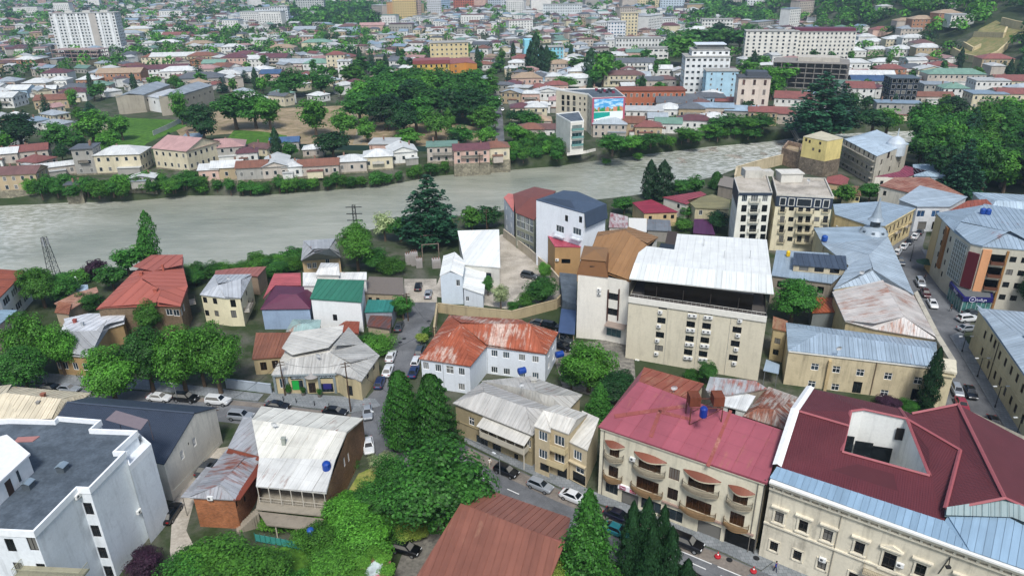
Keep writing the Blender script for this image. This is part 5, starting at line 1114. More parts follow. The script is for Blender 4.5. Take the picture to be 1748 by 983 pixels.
simple('lattice_roof_shed','long shed with red and white chequered roof behind the mansard',[(1039,388),(1072,389),(1072,370),(1042,363)],4.,plaster('#c5c2b8'),roofm('#b7b2b0',.5,.5,'#8a4a4c',cross=.5),None,.9,cat='shed')
simple('white_walled_yard','white walled yard shed beside the chequered roof',[(1073,392),(1104,396),(1104,373),(1073,372)],3.4,plaster('#cfcfca'),plain('#c8c8c2',.8),None,0,cat='shed')
simple('grey_sheet_shed','shed roofed with dark grey corrugated sheets near the red and beige house',[(1104,393),(1146,395),(1144,376),(1105,374)],3.4,plaster('#8c8880'),roofm('#6d7378',.5,.1),None,.9,cat='shed')
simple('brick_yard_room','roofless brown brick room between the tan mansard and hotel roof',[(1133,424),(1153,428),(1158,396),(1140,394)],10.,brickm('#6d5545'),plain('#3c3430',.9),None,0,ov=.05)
# sheds behind the red roofed corner building
shed('grey_rust_patch_shed','shed with grey and rust patched sheets behind the red roof',[(1204,668,5.2),(1242,676,5.2),(1310,663,6.),(1290,652,6.),(1212,643,6.)],plaster('#9d9384'),roofm('#9fa3a5',.6,.4,'#8f4f3c',cross=.9),1.,cat='shed')
shed('white_window_room','white room with a row of windows behind the water tanks',[(1230,691,4.8),(1274,702,4.8),(1290,676,5.2),(1236,662,5.2)],plaster('#cfd2ce'),roofm('#c9ccca',.9,.03),1.,[(0,[(1249,700),(1261,703)],1.3,1.4,'d')],cat='annex')
simple('rusted_hip_shed','shed with heavily rusted pale hipped roof beside the maroon roof',[(1268,711),(1338,732),(1362,679),(1312,660)],5.4,plaster('#8c8172'),roofm('#a9a39a',.6,.55,'#7a452f'),((1294,696,6.8),(1322,700,6.8)),.9,cat='shed')
# ================================================================ across the river
RK={'w':('#c2c5c2','white'),'s':('#9aa3a8','grey'),'b':('#8b9fae','blue grey'),'d':('#5c6064','dark grey'),'r':('#7f5049','red'),'m':('#624044','maroon'),'o':('#7a5444','rust brown'),'g':('#6f8f7f','pale green'),'n':('#40597a','blue'),'t':('#a08c74','tan'),'p':('#a68580','pinkish'),'k':('#6a4f4a','dark brown')}
WK={'w':('#d6d6d0','white'),'c':('#cbc2a6','cream'),'t':('#ab9a7c','tan'),'o':('#a3795e','orange brick'),'g':('#9c9a92','grey'),'p':('#c3a596','pinkish'),'b':('#9db4c4','pale blue'),'y':('#c7b27c','yellow'),'l':('#b5aca0','beige')}
def rkm(k): return roofm(RK[k][0],.8,.05 if k not in 'ro' else .15,'#7d5a4a',rough=.5,fade=.14,streak=.2)
def wkm(k): return plaster(WK[k][0],.28)
LM=[('the white slab tower',(147,60)),('the orange gabled building',(765,118)),('the mural building',(1010,185)),('the pale blue building',(930,95)),('the white stepped building',(1200,125)),('the concrete frame block',(1370,125)),('the maroon topped slab block',(1400,78)),('the grey factory halls',(280,165)),('the bridge',(1365,215)),('the terraced hillside',(1690,75)),('the navy balcony block',(1537,158)),('the yellow highrise',(692,15)),('the white cream tower pair',(1060,48)),('the far bank lane',(852,210)),('the green meadow',(235,220)),('the green hoarding',(640,257)),('the twin white office blocks',(465,24))]
ORD=['nearest','second nearest','third nearest','fourth nearest','fifth nearest','sixth nearest','seventh nearest','eighth nearest','ninth nearest','tenth nearest','eleventh nearest','twelfth nearest']+['%s nearest'%s for s in 'thirteenth fourteenth fifteenth sixteenth seventeenth eighteenth nineteenth twentieth twenty-first twenty-second twenty-third twenty-fourth twenty-fifth twenty-sixth twenty-seventh twenty-eighth twenty-ninth thirtieth'.split()]
def autolabel(items):
    """items: (object, description, (px,py)); adds the nearest landmark, side and rank"""
    G={}
    for o,de,(x,y) in items:
        n,(lx,ly)=min(LM,key=lambda L:(L[1][0]-x)**2+((L[1][1]-y)*2.2)**2)
        dx,dy=x-lx,(y-ly)*2.2
        s='left of' if abs(dx)>abs(dy) and dx<0 else 'right of' if abs(dx)>abs(dy) else 'behind' if dy<0 else 'in front of'
        G.setdefault((de,n,s),[]).append((dx*dx+dy*dy,o))
    for (de,n,s),L in G.items():
        L.sort(key=lambda t:t[0])
        for i,(_,o) in enumerate(L): o['label']=f"{de}, {ORD[min(i,len(ORD)-1)]+' ' if len(L)>1 else ''}{s} {n}"
AL=[]; OCC=[]
def occupy(x,y,r): OCC.append((x,y,r))
def free(x,y,r):
    return all((x-a)**2+(y-b)**2>(r+q)**2 for a,b,q in OCC)
FW={}
def farwin(w,h,col='#20282d',fr='#c9c9c2'):
    k=(w,h,col,fr)
    if k not in FW:
        m=MB(); m.box((0,-.02,0),(w+.16,.06,h+.16),0,0); m.add([(-w/2,-.06,-h/2),(w/2,-.06,-h/2),(w/2,-.06,h/2),(-w/2,-.06,h/2)],[[0,1,2,3]],1); FW[k]=m.mesh('window',[plain(fr,.6),glass(col,.15)])
    return FW[k]
def shape(mw,mr,c,w,d,h,yaw,kind,rh,z0,base=0.):
    q,s=math.cos(yaw),math.sin(yaw); T=lambda x,y,z:(c[0]+x*q-y*s,c[1]+x*s+y*q,z)
    a,b=w/2,d/2; P=[(-a,-b),(a,-b),(a,b),(-a,b)]; zt=z0+h
    mw.add([T(x,y,z0-base) for x,y in P]+[T(x,y,zt) for x,y in P],[[i,(i+1)%4,4+(i+1)%4,4+i] for i in range(4)])
    o=.45; A,B=a+o,b+o; E=[(-A,-B),(A,-B),(A,B),(-A,B)]; e=[T(x,y,zt) for x,y in E]
    def fc(pts):
        n=(Vector(pts[1])-Vector(pts[0])).cross(Vector(pts[2])-Vector(pts[0])); u=(Vector(pts[1])-Vector(pts[0])).normalized(); n.normalize(); v=n.cross(u)
        mr.poly(pts,0,[((Vector(p)-Vector(pts[0])).dot(u),(Vector(p)-Vector(pts[0])).dot(v)) for p in pts])
    if kind=='f':
        mr.prism([(p[0],p[1]) for p in e],zt,zt+.35)
    elif kind=='h':
        if w>=d: r1,r2=T(-(A-B*.95),0,zt+rh),T(A-B*.95,0,zt+rh); F_=[[e[0],e[1],r2,r1],[e[1],e[2],r2],[e[2],e[3],r1,r2],[e[3],e[0],r1]]
        else: r1,r2=T(0,-(B-A*.95),zt+rh),T(0,B-A*.95,zt+rh); F_=[[e[0],e[1],r1],[e[1],e[2],r2,r1],[e[2],e[3],r2],[e[3],e[0],r1,r2]]
        for f in F_: fc(f)
        mr.poly(e[::-1])
    else:
        if kind=='g': r1,r2=T(-A,0,zt+rh),T(A,0,zt+rh); F_=[[e[0],e[1],r2,r1],[e[2],e[3],r1,r2]]; mw.add([T(a,-b,zt),T(a,b,zt),T(a,0,zt+rh*.95),T(-a,-b,zt),T(-a,b,zt),T(-a,0,zt+rh*.95)],[[0,1,2],[4,3,5]])
        else: r1,r2=T(0,-B,zt+rh),T(0,B,zt+rh); F_=[[e[1],e[2],r2,r1],[e[3],e[0],r1,r2]]; mw.add([T(-a,-b,zt),T(a,-b,zt),T(0,-b,zt+rh*.95),T(-a,b,zt),T(a,b,zt),T(0,b,zt+rh*.95)],[[0,1,2],[4,3,5]])
        for f in F_: fc(f)
        mr.poly(e[::-1])
def fhouse(px,py,w,d,h,yaw=0,kind='h',rc='w',wc='c',label=None,name='house',cat='house',rh=None,base=0.,win=True,group='houses across the river',P=None,ww=(1.,1.4),st=None):
    g=P or TG(px,py); ya=math.radians(yaw); c=(g.x-math.sin(ya)*d/2,g.y+math.cos(ya)*d/2); rh=(min(w,d)*.2 if rh is None else rh)
    t=thing(name,label or 'house',cat,(c[0],c[1],g.z),0,group)
    mw,mr=MB(),MB(); shape(mw,mr,c,w,d,h,ya,kind,rh,g.z,0)
    if base:
        mb=MB(); mb.box((c[0],c[1],g.z-base/2+.3),(w+.5,d+.5,base+.6),ya); part('stone_base',mb,stonem('#85806e'),t)
    part('wall',mw,wkm(wc) if len(wc)==1 else plaster(wc,.2),t); part('roof',mr,rkm(rc) if len(rc)==1 else roofm(rc,.8,.05),t)
    occupy(c[0],c[1],max(w,d)*.5)
    D=g.length; rr=random.Random(int(px*31+py*17)); q_,s_=math.cos(ya),math.sin(ya)
    if D<650 and h<14:
        def bx(n,x,y,z,dm,mt): mm=MB(); mm.box((c[0]+x*q_-y*s_,c[1]+x*s_+y*q_,g.z+z),dm,ya); part(n,mm,mt,t)
        for _ in range(rr.choice((0,1,1,2))): bx('chimney',rr.uniform(-.35,.35)*w,rr.uniform(-.1,.35)*d,h+rh*.6+.4,(.6,.6,1.6),plaster('#84695a'))
        if rr.random()<.45: aw=w*rr.uniform(.3,.6); ax=rr.uniform(-.5,.5)*(w-aw); bx('annex',ax,-d/2-1.1,1.35,(aw,2.2,2.7),wkm(rr.choice('wcgl'))); bx('annex_roof',ax,-d/2-1.2,2.78,(aw+.4,2.6,.12),rkm(rr.choice('wsor')))
        elif rr.random()<.6 and h>5: aw=w*rr.uniform(.4,.8); bx('balcony',0,-d/2-.6,h*.52,(aw,1.2,.15),plaster('#a9a294')); bx('balcony_rail',0,-d/2-1.15,h*.52+.5,(aw,.08,.9),plaster(rr.choice(('#8d8a82','#b9b6ac','#6f6a60'))))
    if win and D<760:
        n=st or max(1,int(h/2.9)); sh=h/n; me=farwin(*ww); q,s=math.cos(ya),math.sin(ya)
        for side,(L,dep) in enumerate(((w,d),(d,w),(d,w))):
            k=max(1,int(L/2.9))
            if D>520 and side: continue
            for i in range(k):
                for j in range(n):
                    u=-L/2+L*(i+.5)/k; z=sh*(j+.55)
                    x,y,r=((u,-d/2,0) if side==0 else (w/2,u,math.pi/2) if side==1 else (-w/2,-u,-math.pi/2))
                    link('window',me,t,(x*q-y*s,x*s+y*q,z),ya+r)
    if label is None: AL.append((t,f"{WK[wc][1]} {cat} with {RK[rc][1]} {'flat' if kind=='f' else 'hipped' if kind=='h' else 'gabled'} roof",(px,py)))
    return t
# --- riverside row on the far bank: tan and white houses on stone footings
RIV=[(30,330,15,10,6.2,8,'g','k','t','tan riverside house with dark maroon roof and white balcony at the far left'),
(150,302,7.5,9,10.,10,'f','d','g','grey and black four storey house with roof terrace on the far bank'),
(206,300,17,12,7.5,5,'h','w','c','cream house with white hipped roof half hidden by trees on the far bank'),
(296,294,17,18,8.2,-22,'g','p','c','large cream house with pink and white sheet roof above the far bank'),
(383,280,17,12,6,15,'h','p','g','grey house with striped pink roof behind the riverside row'),
(424,283,8,8,4.5,15,'h','m','w','small white house with purple roof right of the striped roof'),
(359,318,7,9,4.6,10,'g','w','p','pinkish riverside house with white roof at the row\'s left end'),
(389,316,11,9,5,10,'g','w','t','tan riverside house with white roof and small windows over the water'),
(432,316,11,9,5,9,'g','o','g','grey riverside house with rust roof and long balcony'),
(472,314,9,16,5,12,'G','w','l','beige riverside house with long white gabled roof running inland'),
(501,312,7,10,4.5,12,'h','w','w','white riverside house with white roof and dark balcony next to the rust roof'),
(545,309,15,9,4.2,10,'g','o','l','beige low riverside house with long rust red roof'),
(602,303,11,9,4.6,8,'h','w','l','beige riverside house with white hipped roof and open balcony'),
(647,298,11,10,5.4,8,'h','w','c','cream riverside house with white roof and turquoise balcony cloth'),
(690,284,11,12,5,15,'G','w','w','white gabled house with red brown ridge behind the riverside row'),
(756,281,12,9,6.5,5,'f','g','l','beige box house with pale green roof edge above the water'),
(806,284,14,9,5.8,8,'g','m','p','pinkish riverside house with maroon roof and balconies full of washing'),
(847,279,11,9,5.6,8,'h','o','c','cream riverside house with rust hipped roof at the row\'s right end'),
(55,280,13,10,4.6,25,'g','r','l','beige house with red gabled roof on the far left bank'),(10,285,10,9,4.6,20,'g','w','l','beige house with white gable roof at the far left edge of the bank'),
(100,305,20,6,4,30,'g','w','l','long narrow house with white edged roof running up from the far left bank'),
(126,330,5,4,2.4,10,'f','d','t','small tan pump house near the water\'s edge'),
(243,322,9,6,3,10,'G','w','g','small pavilion with pointed white roof among the river bushes'),
(330,252,8,8,3.6,10,'f','b','g','small grey house with blue flat roof behind the striped roof'),
(487,262,12,8,4,10,'g','n','g','grey house with dark blue roof behind the riverside row'),(535,272,8,7,3.4,8,'h','w','l','small beige house with white roof under the big chestnut')]
for r in RIV: fhouse(r[0],r[1]-(7 if r[0]>340 and r[1]>290 else 3),*r[2:9],label=r[9],name='riverside_house',base=5.,group='riverside houses on the far bank')
# --- landmarks
def block(name,label,px,py,w,d,h,yaw,wall,rows,cols,win=(1.3,1.4),roof='#9a9a94',st='#2a3238',cat='apartment block',side=None,fr='#c9c9c2'):
    g=TG(px,py); ya=math.radians(yaw); c=(g.x-math.sin(ya)*d/2,g.y+math.cos(ya)*d/2); t=thing(name,label,cat,(c[0],c[1],g.z)); mw,mr=MB(),MB(); shape(mw,mr,c,w,d,h,ya,'f',0,g.z); part('wall',mw,plaster(wall,.2) if isinstance(wall,str) else wall,t); part('roof',mr,plaster(roof),t); occupy(*c,max(w,d)*.55)
    q,s=math.cos(ya),math.sin(ya); me=farwin(*win,st,fr); far=g.length>1000; m=MB()
    for sd,(L,k) in enumerate(((w,cols),(d,side or max(2,int(d/3.2))),(d,side or max(2,int(d/3.2))))):
        for i in range(k):
            for j in range(rows):
                u=-L/2+L*(i+.5)/k; z=h*(j+.55)/rows; x,y,r=((u,-d/2-.03,0) if sd==0 else (w/2+.03,u,math.pi/2) if sd==1 else (-w/2-.03,-u,-math.pi/2))
                X,Y=x*q-y*s,x*s+y*q
                if far: m.box((c[0]+X,c[1]+Y,g.z+z),(win[0],.12,win[1]),ya+r)
                else: link('window',me,t,(X,Y,z),ya+r)
    if far: part('windows',m,glass(st,.2),t,stuff=True)
    return t,c,g,ya
def addbox(t,c,g,ya,x,y,z,dim,mat,name):
    q,s=math.cos(ya),math.sin(ya); m=MB(); m.box((c[0]+x*q-y*s,c[1]+x*s+y*q,g.z+z),dim,ya); return part(name,m,mat,t)
t_,c,g,ya=block('slab_tower','tall white slab apartment tower on the far left',155,90,59,15,35.5,6,plaster('#cfd3d2',.25,.08),13,19,(1.5,1.4),'#a9aaa6')
for i in range(0,6): addbox(t_,c,g,ya,-24.5+i*9.8,-7.7,17.7,(2.2,.9,35),plaster('#dfe2e1',.1),'rib')
addbox(t_,c,g,ya,9,-7.62,17.7,(6.,.3,35),plaster('#b3aea6',.1),'grey_panel'); 
for x in (-14,2,18): addbox(t_,c,g,ya,x,1,36.6,(7,5,2.2),plaster('#b8b8b2'),'lift_house')
# concrete frame in front
def frame(name,label,px,py,w,d,st,sh,yaw,col='#8f8578',nx=8,ny=4):
    g=TG(px,py); ya=math.radians(yaw); c=(g.x-math.sin(ya)*d/2,g.y+math.cos(ya)*d/2); t=thing(name,label,'building frame',(c[0],c[1],g.z)); q,s=math.cos(ya),math.sin(ya); occupy(*c,max(w,d)*.55); mt=plaster(col,.4)
    for k in range(st+1): 
        m=MB(); m.box((c[0],c[1],g.z+k*sh+.15),(w,d,.3),ya); part('slab',m,mt,t)
    for i in range(nx):
        for j in range(ny):
            x,y=-w/2+.4+(w-.8)*i/(nx-1),-d/2+.4+(d-.8)*j/(ny-1); m=MB(); m.box((c[0]+x*q-y*s,c[1]+x*s+y*q,g.z+st*sh/2),(.45,.45,st*sh),ya); part('column',m,mt,t)
    return t,c,g,ya
frame('building_frame','low unfinished concrete frame at the foot of the white slab tower',130,106,42,18,3,3.2,-5,'#9a8580')
t_,c,g,ya=frame('building_frame','grey unfinished concrete block with open floors beside the big cedar',1378,152,44,26,5,3.,-22,'#85817a',10,5)
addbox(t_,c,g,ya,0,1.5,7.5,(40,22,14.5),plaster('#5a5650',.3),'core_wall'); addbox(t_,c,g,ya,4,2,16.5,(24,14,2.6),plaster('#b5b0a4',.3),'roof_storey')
# factory halls
zf=9.2
def hall(label,eav,ridge,z):
    b=Bld('factory_hall',label,'factory hall',eav,z,plaster('#a39c8c',.25),ov=.1); p,q=b.e[0].lerp(b.e[1],.5),b.e[3].lerp(b.e[2],.5); p=p+Vector((0,0,1.6)); q=q+Vector((0,0,1.6)); b.roof([[0,p,q,3],[p,1,2,q]],roofm('#8b949a',1.,.05),2.5); b.gable(0,p); b.g(1,6,[z*.65],1.6,1.2,'d'); b.fin(); o=ORG[b.t.name]; occupy(o[0],o[1],26)
hall('grey factory hall with long blue grey roof, left of two',[(197,167),(245,163),(290,145),(248,144)],None,zf)
hall('grey factory hall with long blue grey roof, right of two',[(271,169),(303,166),(363,146),(315,146)],None,zf)
simple('white_linking_wing','white wing with few windows between the two factory halls',[(246,164),(271,168),(310,155),(290,152)],8.,plaster('#d5d6d2',.15),roofm('#b9bec0',1.,0),None,2.,wins=[(0,[(252,172),(264,175)],1.2,1.6,'d')])
# orange / yellow block
OB=hexc('#c1793f')
t_,c,g,ya=block('yellow_mansard_block','yellow block with red mansard and white arched windows above the chestnuts',738,142,24,15,12.4,4,'#c3a14f',4,7,(1.2,1.7),'#8f5149','#23211f')
addbox(t_,c,g,ya,0,-.1,13.6,(24.6,15.6,2.3),roofm('#92504e',.8,0),'mansard_roof')
b=Bld('orange_gabled_building','yellow and orange gabled building beside the yellow mansard block','building',[(756,111),(795,107),(814,109),(800,99),(760,100)],HB(780,140,110),plaster('#c48b45',.15),ov=.1); b.roof([[0,1,2,3,4]],roofm('#955a50',.9,0),2.); b.w(0,[(763,114),(778,113.5),(763,123),(778,122)],1.5,1.6,'dd'); b.g(0,4,[2.5,6],1.2,1.4,'d'); b.g(1,2,[3,7],1.,1.4,'d'); b.fin()
block('beige_penthouse_block','beige stepped block with roof hut behind the orange building',768,112,30,16,17,5,'#cbbb90',5,8,(1.3,1.3)); 
# mural building
zM=HB(1060,230,165); b=Bld('mural_building','white and beige building with blue mural on its red framed end wall','building',[(949,152),(1003,160),(1011,167),(1068,165),(1049,150)],zM,plaster('#cfc6b0',.15),ov=.05); b.flat(.5,.3,DARKR,plain('#dfdfda',.7))
for y in (166.5,176,186): b.w(0,[(961,y),(970,y+.6),(980,y+1.3)],1.8,2.2,'d'); b.w(0,[(990,y+1.5),(998,y+2)],1.,1.2,'d')
b.g(1,2,[3.,6.3,9.6,12.8],1.1,1.8,'d',.2); L=b.edge(2)[2]; band(b,2,zM-12.7,12.6,.1,plain('#a85468',.6),name='mural_frame')
t=NT('mural_paint'); uv=t.n('ShaderNodeUVMap').outputs[0]; sp_=t.n('ShaderNodeSeparateXYZ'); t.l(uv,sp_.inputs[0]); u_,v_=sp_.outputs[0],sp_.outputs[1]
skyc=t.mix(t.rng(t.noise(t.vmul(uv,(2,5,1)),2,4),.45,.6,0,1),hexc('#4f9fd6'),hexc('#bfe0ef'))
nz=t.noise(t.vmul(uv,(9,2,1)),1.3,2); tree=t.mix(t.rng(t.noise(t.vmul(uv,(7,1,1)),1,1),.48,.52,0,1),hexc('#2f8a4c'),hexc('#c98a6a'))
hl=t.math('GREATER_THAN',t.math('ADD',t.math('MULTIPLY',nz,.45),.42),v_); c_=t.mix(hl,skyc,tree)
c_=t.mix(t.math('LESS_THAN',v_,.5),c_,hexc('#dfe9e6')); wl=t.math('MULTIPLY',t.math('LESS_THAN',v_,.47),t.math('LESS_THAN',u_,t.math('ADD',.0,.55) if False else .55)); c_=t.mix(wl,c_,hexc('#1f9a8c'))
ln=t.math('LESS_THAN',v_,t.math('ADD',t.math('MULTIPLY',u_,.22),.2)); chk=t.n('ShaderNodeTexChecker'); t.l(uv,chk.inputs[0]); chk.inputs[1].default_value=(.05,.1,.1,1); chk.inputs[2].default_value=(.75,.8,.8,1); chk.inputs['Scale'].default_value=26
c_=t.mix(ln,c_,t.mix(t.math('LESS_THAN',v_,.16),hexc('#dfe7e6'),chk.outputs[0])); t.bsdf(c_,.7,0,.2); MURAL=t.m
A,B=b.at(2,.9,0,.14),b.at(2,L-.9,0,.14); m=MB(); m.add([(A.x,A.y,zM-12.),(B.x,B.y,zM-12.),(B.x,B.y,zM-.7),(A.x,A.y,zM-.7)],[[0,1,2,3]],0,[[(0,0),(1,0),(1,1),(0,1)]]); part('mural',m,MURAL,b.t); o=ORG[b.t.name]; occupy(o[0],o[1],20)
for k in range(9): q=V(1018+k*3.6,155+(k%3)*2.2,zM-.5); m=MB(); m.box((q.x,q.y,zM),(1.3,1.1,1.)); part('roof_unit',m,plain('#23252b' if k%4 else '#7a2740',.6),b.t)
b.fin()
zL=HB(955,250,195); b=Bld('glass_corner_block','small white block with green glass balconies on the river side of the mural building','building',[(949,194),(974,208),(997,206),(988,190)],zL,plaster('#d8d6cc',.12),ov=.05); b.flat(.4,.3,DARKR,plain('#dedfd9',.7)); L=b.edge(1)[2]
for z in (zL-3.2,zL-6.4,zL-9.6): b.add(1,L/2,z+.6,L-1.4,2.,'g'); b.balc(1,.5,L-.4,z-.5,.9,'#5f8a85','#d5d3c8',.9,True)
b.fin(); wallrun('quay_wall','white quay wall below the small glass balcony block',[(968,266),(1000,262),(1016,258)],1.,plaster('#d9d6cc'))
block('white_stepped_block','white stepped building with penthouse right of the mural building',1203,160,26,18,21,-6,'#d9dcdb',6,8,(1.6,1.3)); t_,c,g,ya=block('white_penthouse_wing','taller white wing with grey penthouse roof above the blue block',1207,158,22,14,24.5,-6,'#dfe2e2',7,6,(1.5,1.2)); addbox(t_,c,g,ya,0,0,26.,(16,11,2.8),glass('#39454d'),'penthouse'); addbox(t_,c,g,ya,0,0,27.6,(18,13,.4),plain('#c9d2d8',.5),'penthouse_roof')
block('light_blue_block','light blue block with few windows in front of the white stepped building',1229,168,18,12,15,-6,'#a9cbdb',5,3,(.8,1.1))
t_,c,g,ya=block('beige_slim_block','beige slim block with brown window strips near the bridge',1281,199,15.5,12,19,-10,'#d0c3b4',4,3,(1.3,2.6),'#4b4f54','#4c3a35'); addbox(t_,c,g,ya,1.5,1,20.4,(10,8,2.4),plain('#474d54',.6),'roof_storey')
t_,c,g,ya=block('white_gabled_slab','long white slab block with blue glazed strips left of the maroon topped block',1313,104,40,16,22,-12,'#d8d6cc',8,9,(1.5,1.4)); 
t_,c,g,ya=block('maroon_topped_slab','white slab block with maroon roof storey above the cedar',1402,102,47,16,21,-8,'#d4d2c8',7,14,(1.3,1.4)); addbox(t_,c,g,ya,0,0,22.2,(46,15,2.6),roofm('#6b2c40',.9,0),'roof_storey')
t_,c,g,ya=block('pale_blue_building','pale turquoise building with stepped tower behind the cypresses',928,107,32,14,11.5,4,'#7fc0cf',4,11,(1.,1.6)); addbox(t_,c,g,ya,-11,-.5,9,(9,14.5,17),plaster('#86c6d4',.15),'tower')
block('brown_long_building','long brown red building with white ground floor right of the mural',1110,188,36,13,10,-3,'#a9664a',2,12,(1.1,1.8),'#7d4a3c'); 
block('navy_balcony_block','dark navy balcony block near the park',1537,182,14,12,14.5,-8,'#2b3440',5,5,(1.8,1.8),'#54626c','#0c0f12')
t_,c,g,ya=block('white_cream_tower','cream tower with window columns in the middle distance',1073,67,17,14,25,-4,'#cfc3a0',8,5,(1.4,1.6),'#b5ab90'); block('white_blue_tower','white tower with blue glazed front beside the cream tower',1052,70,18,14,18,-4,'#d6d9da',6,6,(1.6,1.5),'#a9acac','#35536b')
block('white_classic_block','long white classical block with regular windows right of the pale blue building',1089,90,40,13,12,-4,'#cfd0cc',3,14,(1.2,1.8)); block('white_office_box','white office box with dark window bands in front of the classical block',1115,101,24,12,8.5,-6,'#d6d6d0',2,6,(2.6,1.4)); 
block('white_hill_apartments','white apartment block with many balconies at the foot of the hill',1223,56,34,14,14,-8,'#d3d4ce',4,10,(1.8,1.6))
for (n,l,px,py,w,d,h,wl,r,cc) in [('yellow_highrise','yellow and pink highrise group at the top centre',692,35,34,20,44,'#c9b27c',13,10),('pink_highrise','pinkish highrise right of the yellow highrise',707,33,22,18,30,'#b9a49a',9,7),('orange_highrise','orange fronted highrise left of the yellow highrise',672,33,18,16,24,'#c79a6a',7,5),('white_highrise','tall pale grey highrise right of the yellow highrise',742,29,22,20,46,'#bfc3c6',14,7),('blue_highrise','blue grey highrise at the top centre',757,20,24,22,44,'#8fa3b5',12,7),('red_brick_midrise','red brick midrise right of the highrises',792,19,36,20,22,'#a25f4a',6,9),('grey_highrise','grey highrise pair at the top right of centre',843,15,26,22,38,'#a9b3ba',10,7),('white_far_highrise','white highrise at the top right of centre',863,14,30,22,40,'#c6ccd0',11,8),('white_office_block','white office block left of the twin pair',453,38,26,16,19,'#d0d6d8',6,7),('white_office_block','white office block with dark strip right of the twin pair',478,38,26,16,21,'#cdd3d6',6,7),('grey_office_block','grey concrete office block behind the wood',531,26,46,18,24,'#b3b8b4',7,12),('long_white_school','long white school block in the far city',960,27,60,18,16,'#ccd2d2',4,16),('pale_tower','pale blue grey tower pair at the top right',1147,17,40,22,52,'#b5c3cb',14,9),('cream_far_block','cream far block at the top right',1110,13,46,20,24,'#cfc39c',6,10),('grey_hill_tower','slim grey tower beside the wooded hill',1256,18,16,14,34,'#a9a79c',10,4),('white_hill_block','white balcony block on the wooded hill',1292,10,30,16,26,'#cfd3d2',7,7),('white_left_tower','white far tower left of the wood',577/1,6,0,0,0,'',0,0),('far_white_tower','white tower at the very top left',198,5,40,18,22,'#b9c3c8',7,9),('grey_left_block','grey slab at the top edge left of the school',880,13,20,20,30,'#b0b7bd',8,5),('cream_ridge_block','cream slab at the top edge over the mural',1043,7,26,20,24,'#c0a98c',7,6),('pale_ridge_block','pale slab at the top edge right of the cream slab',1075,6,24,20,28,'#b9c6cf',8,6)]:
    if w: block(n,l,px,py,w,d,h,4 if px<900 else -6,wl,r,cc,(1.6,1.6) if px>100 else (1.4,1.4),cat='highrise' if 'high' in n or 'tower' in n else 'building')
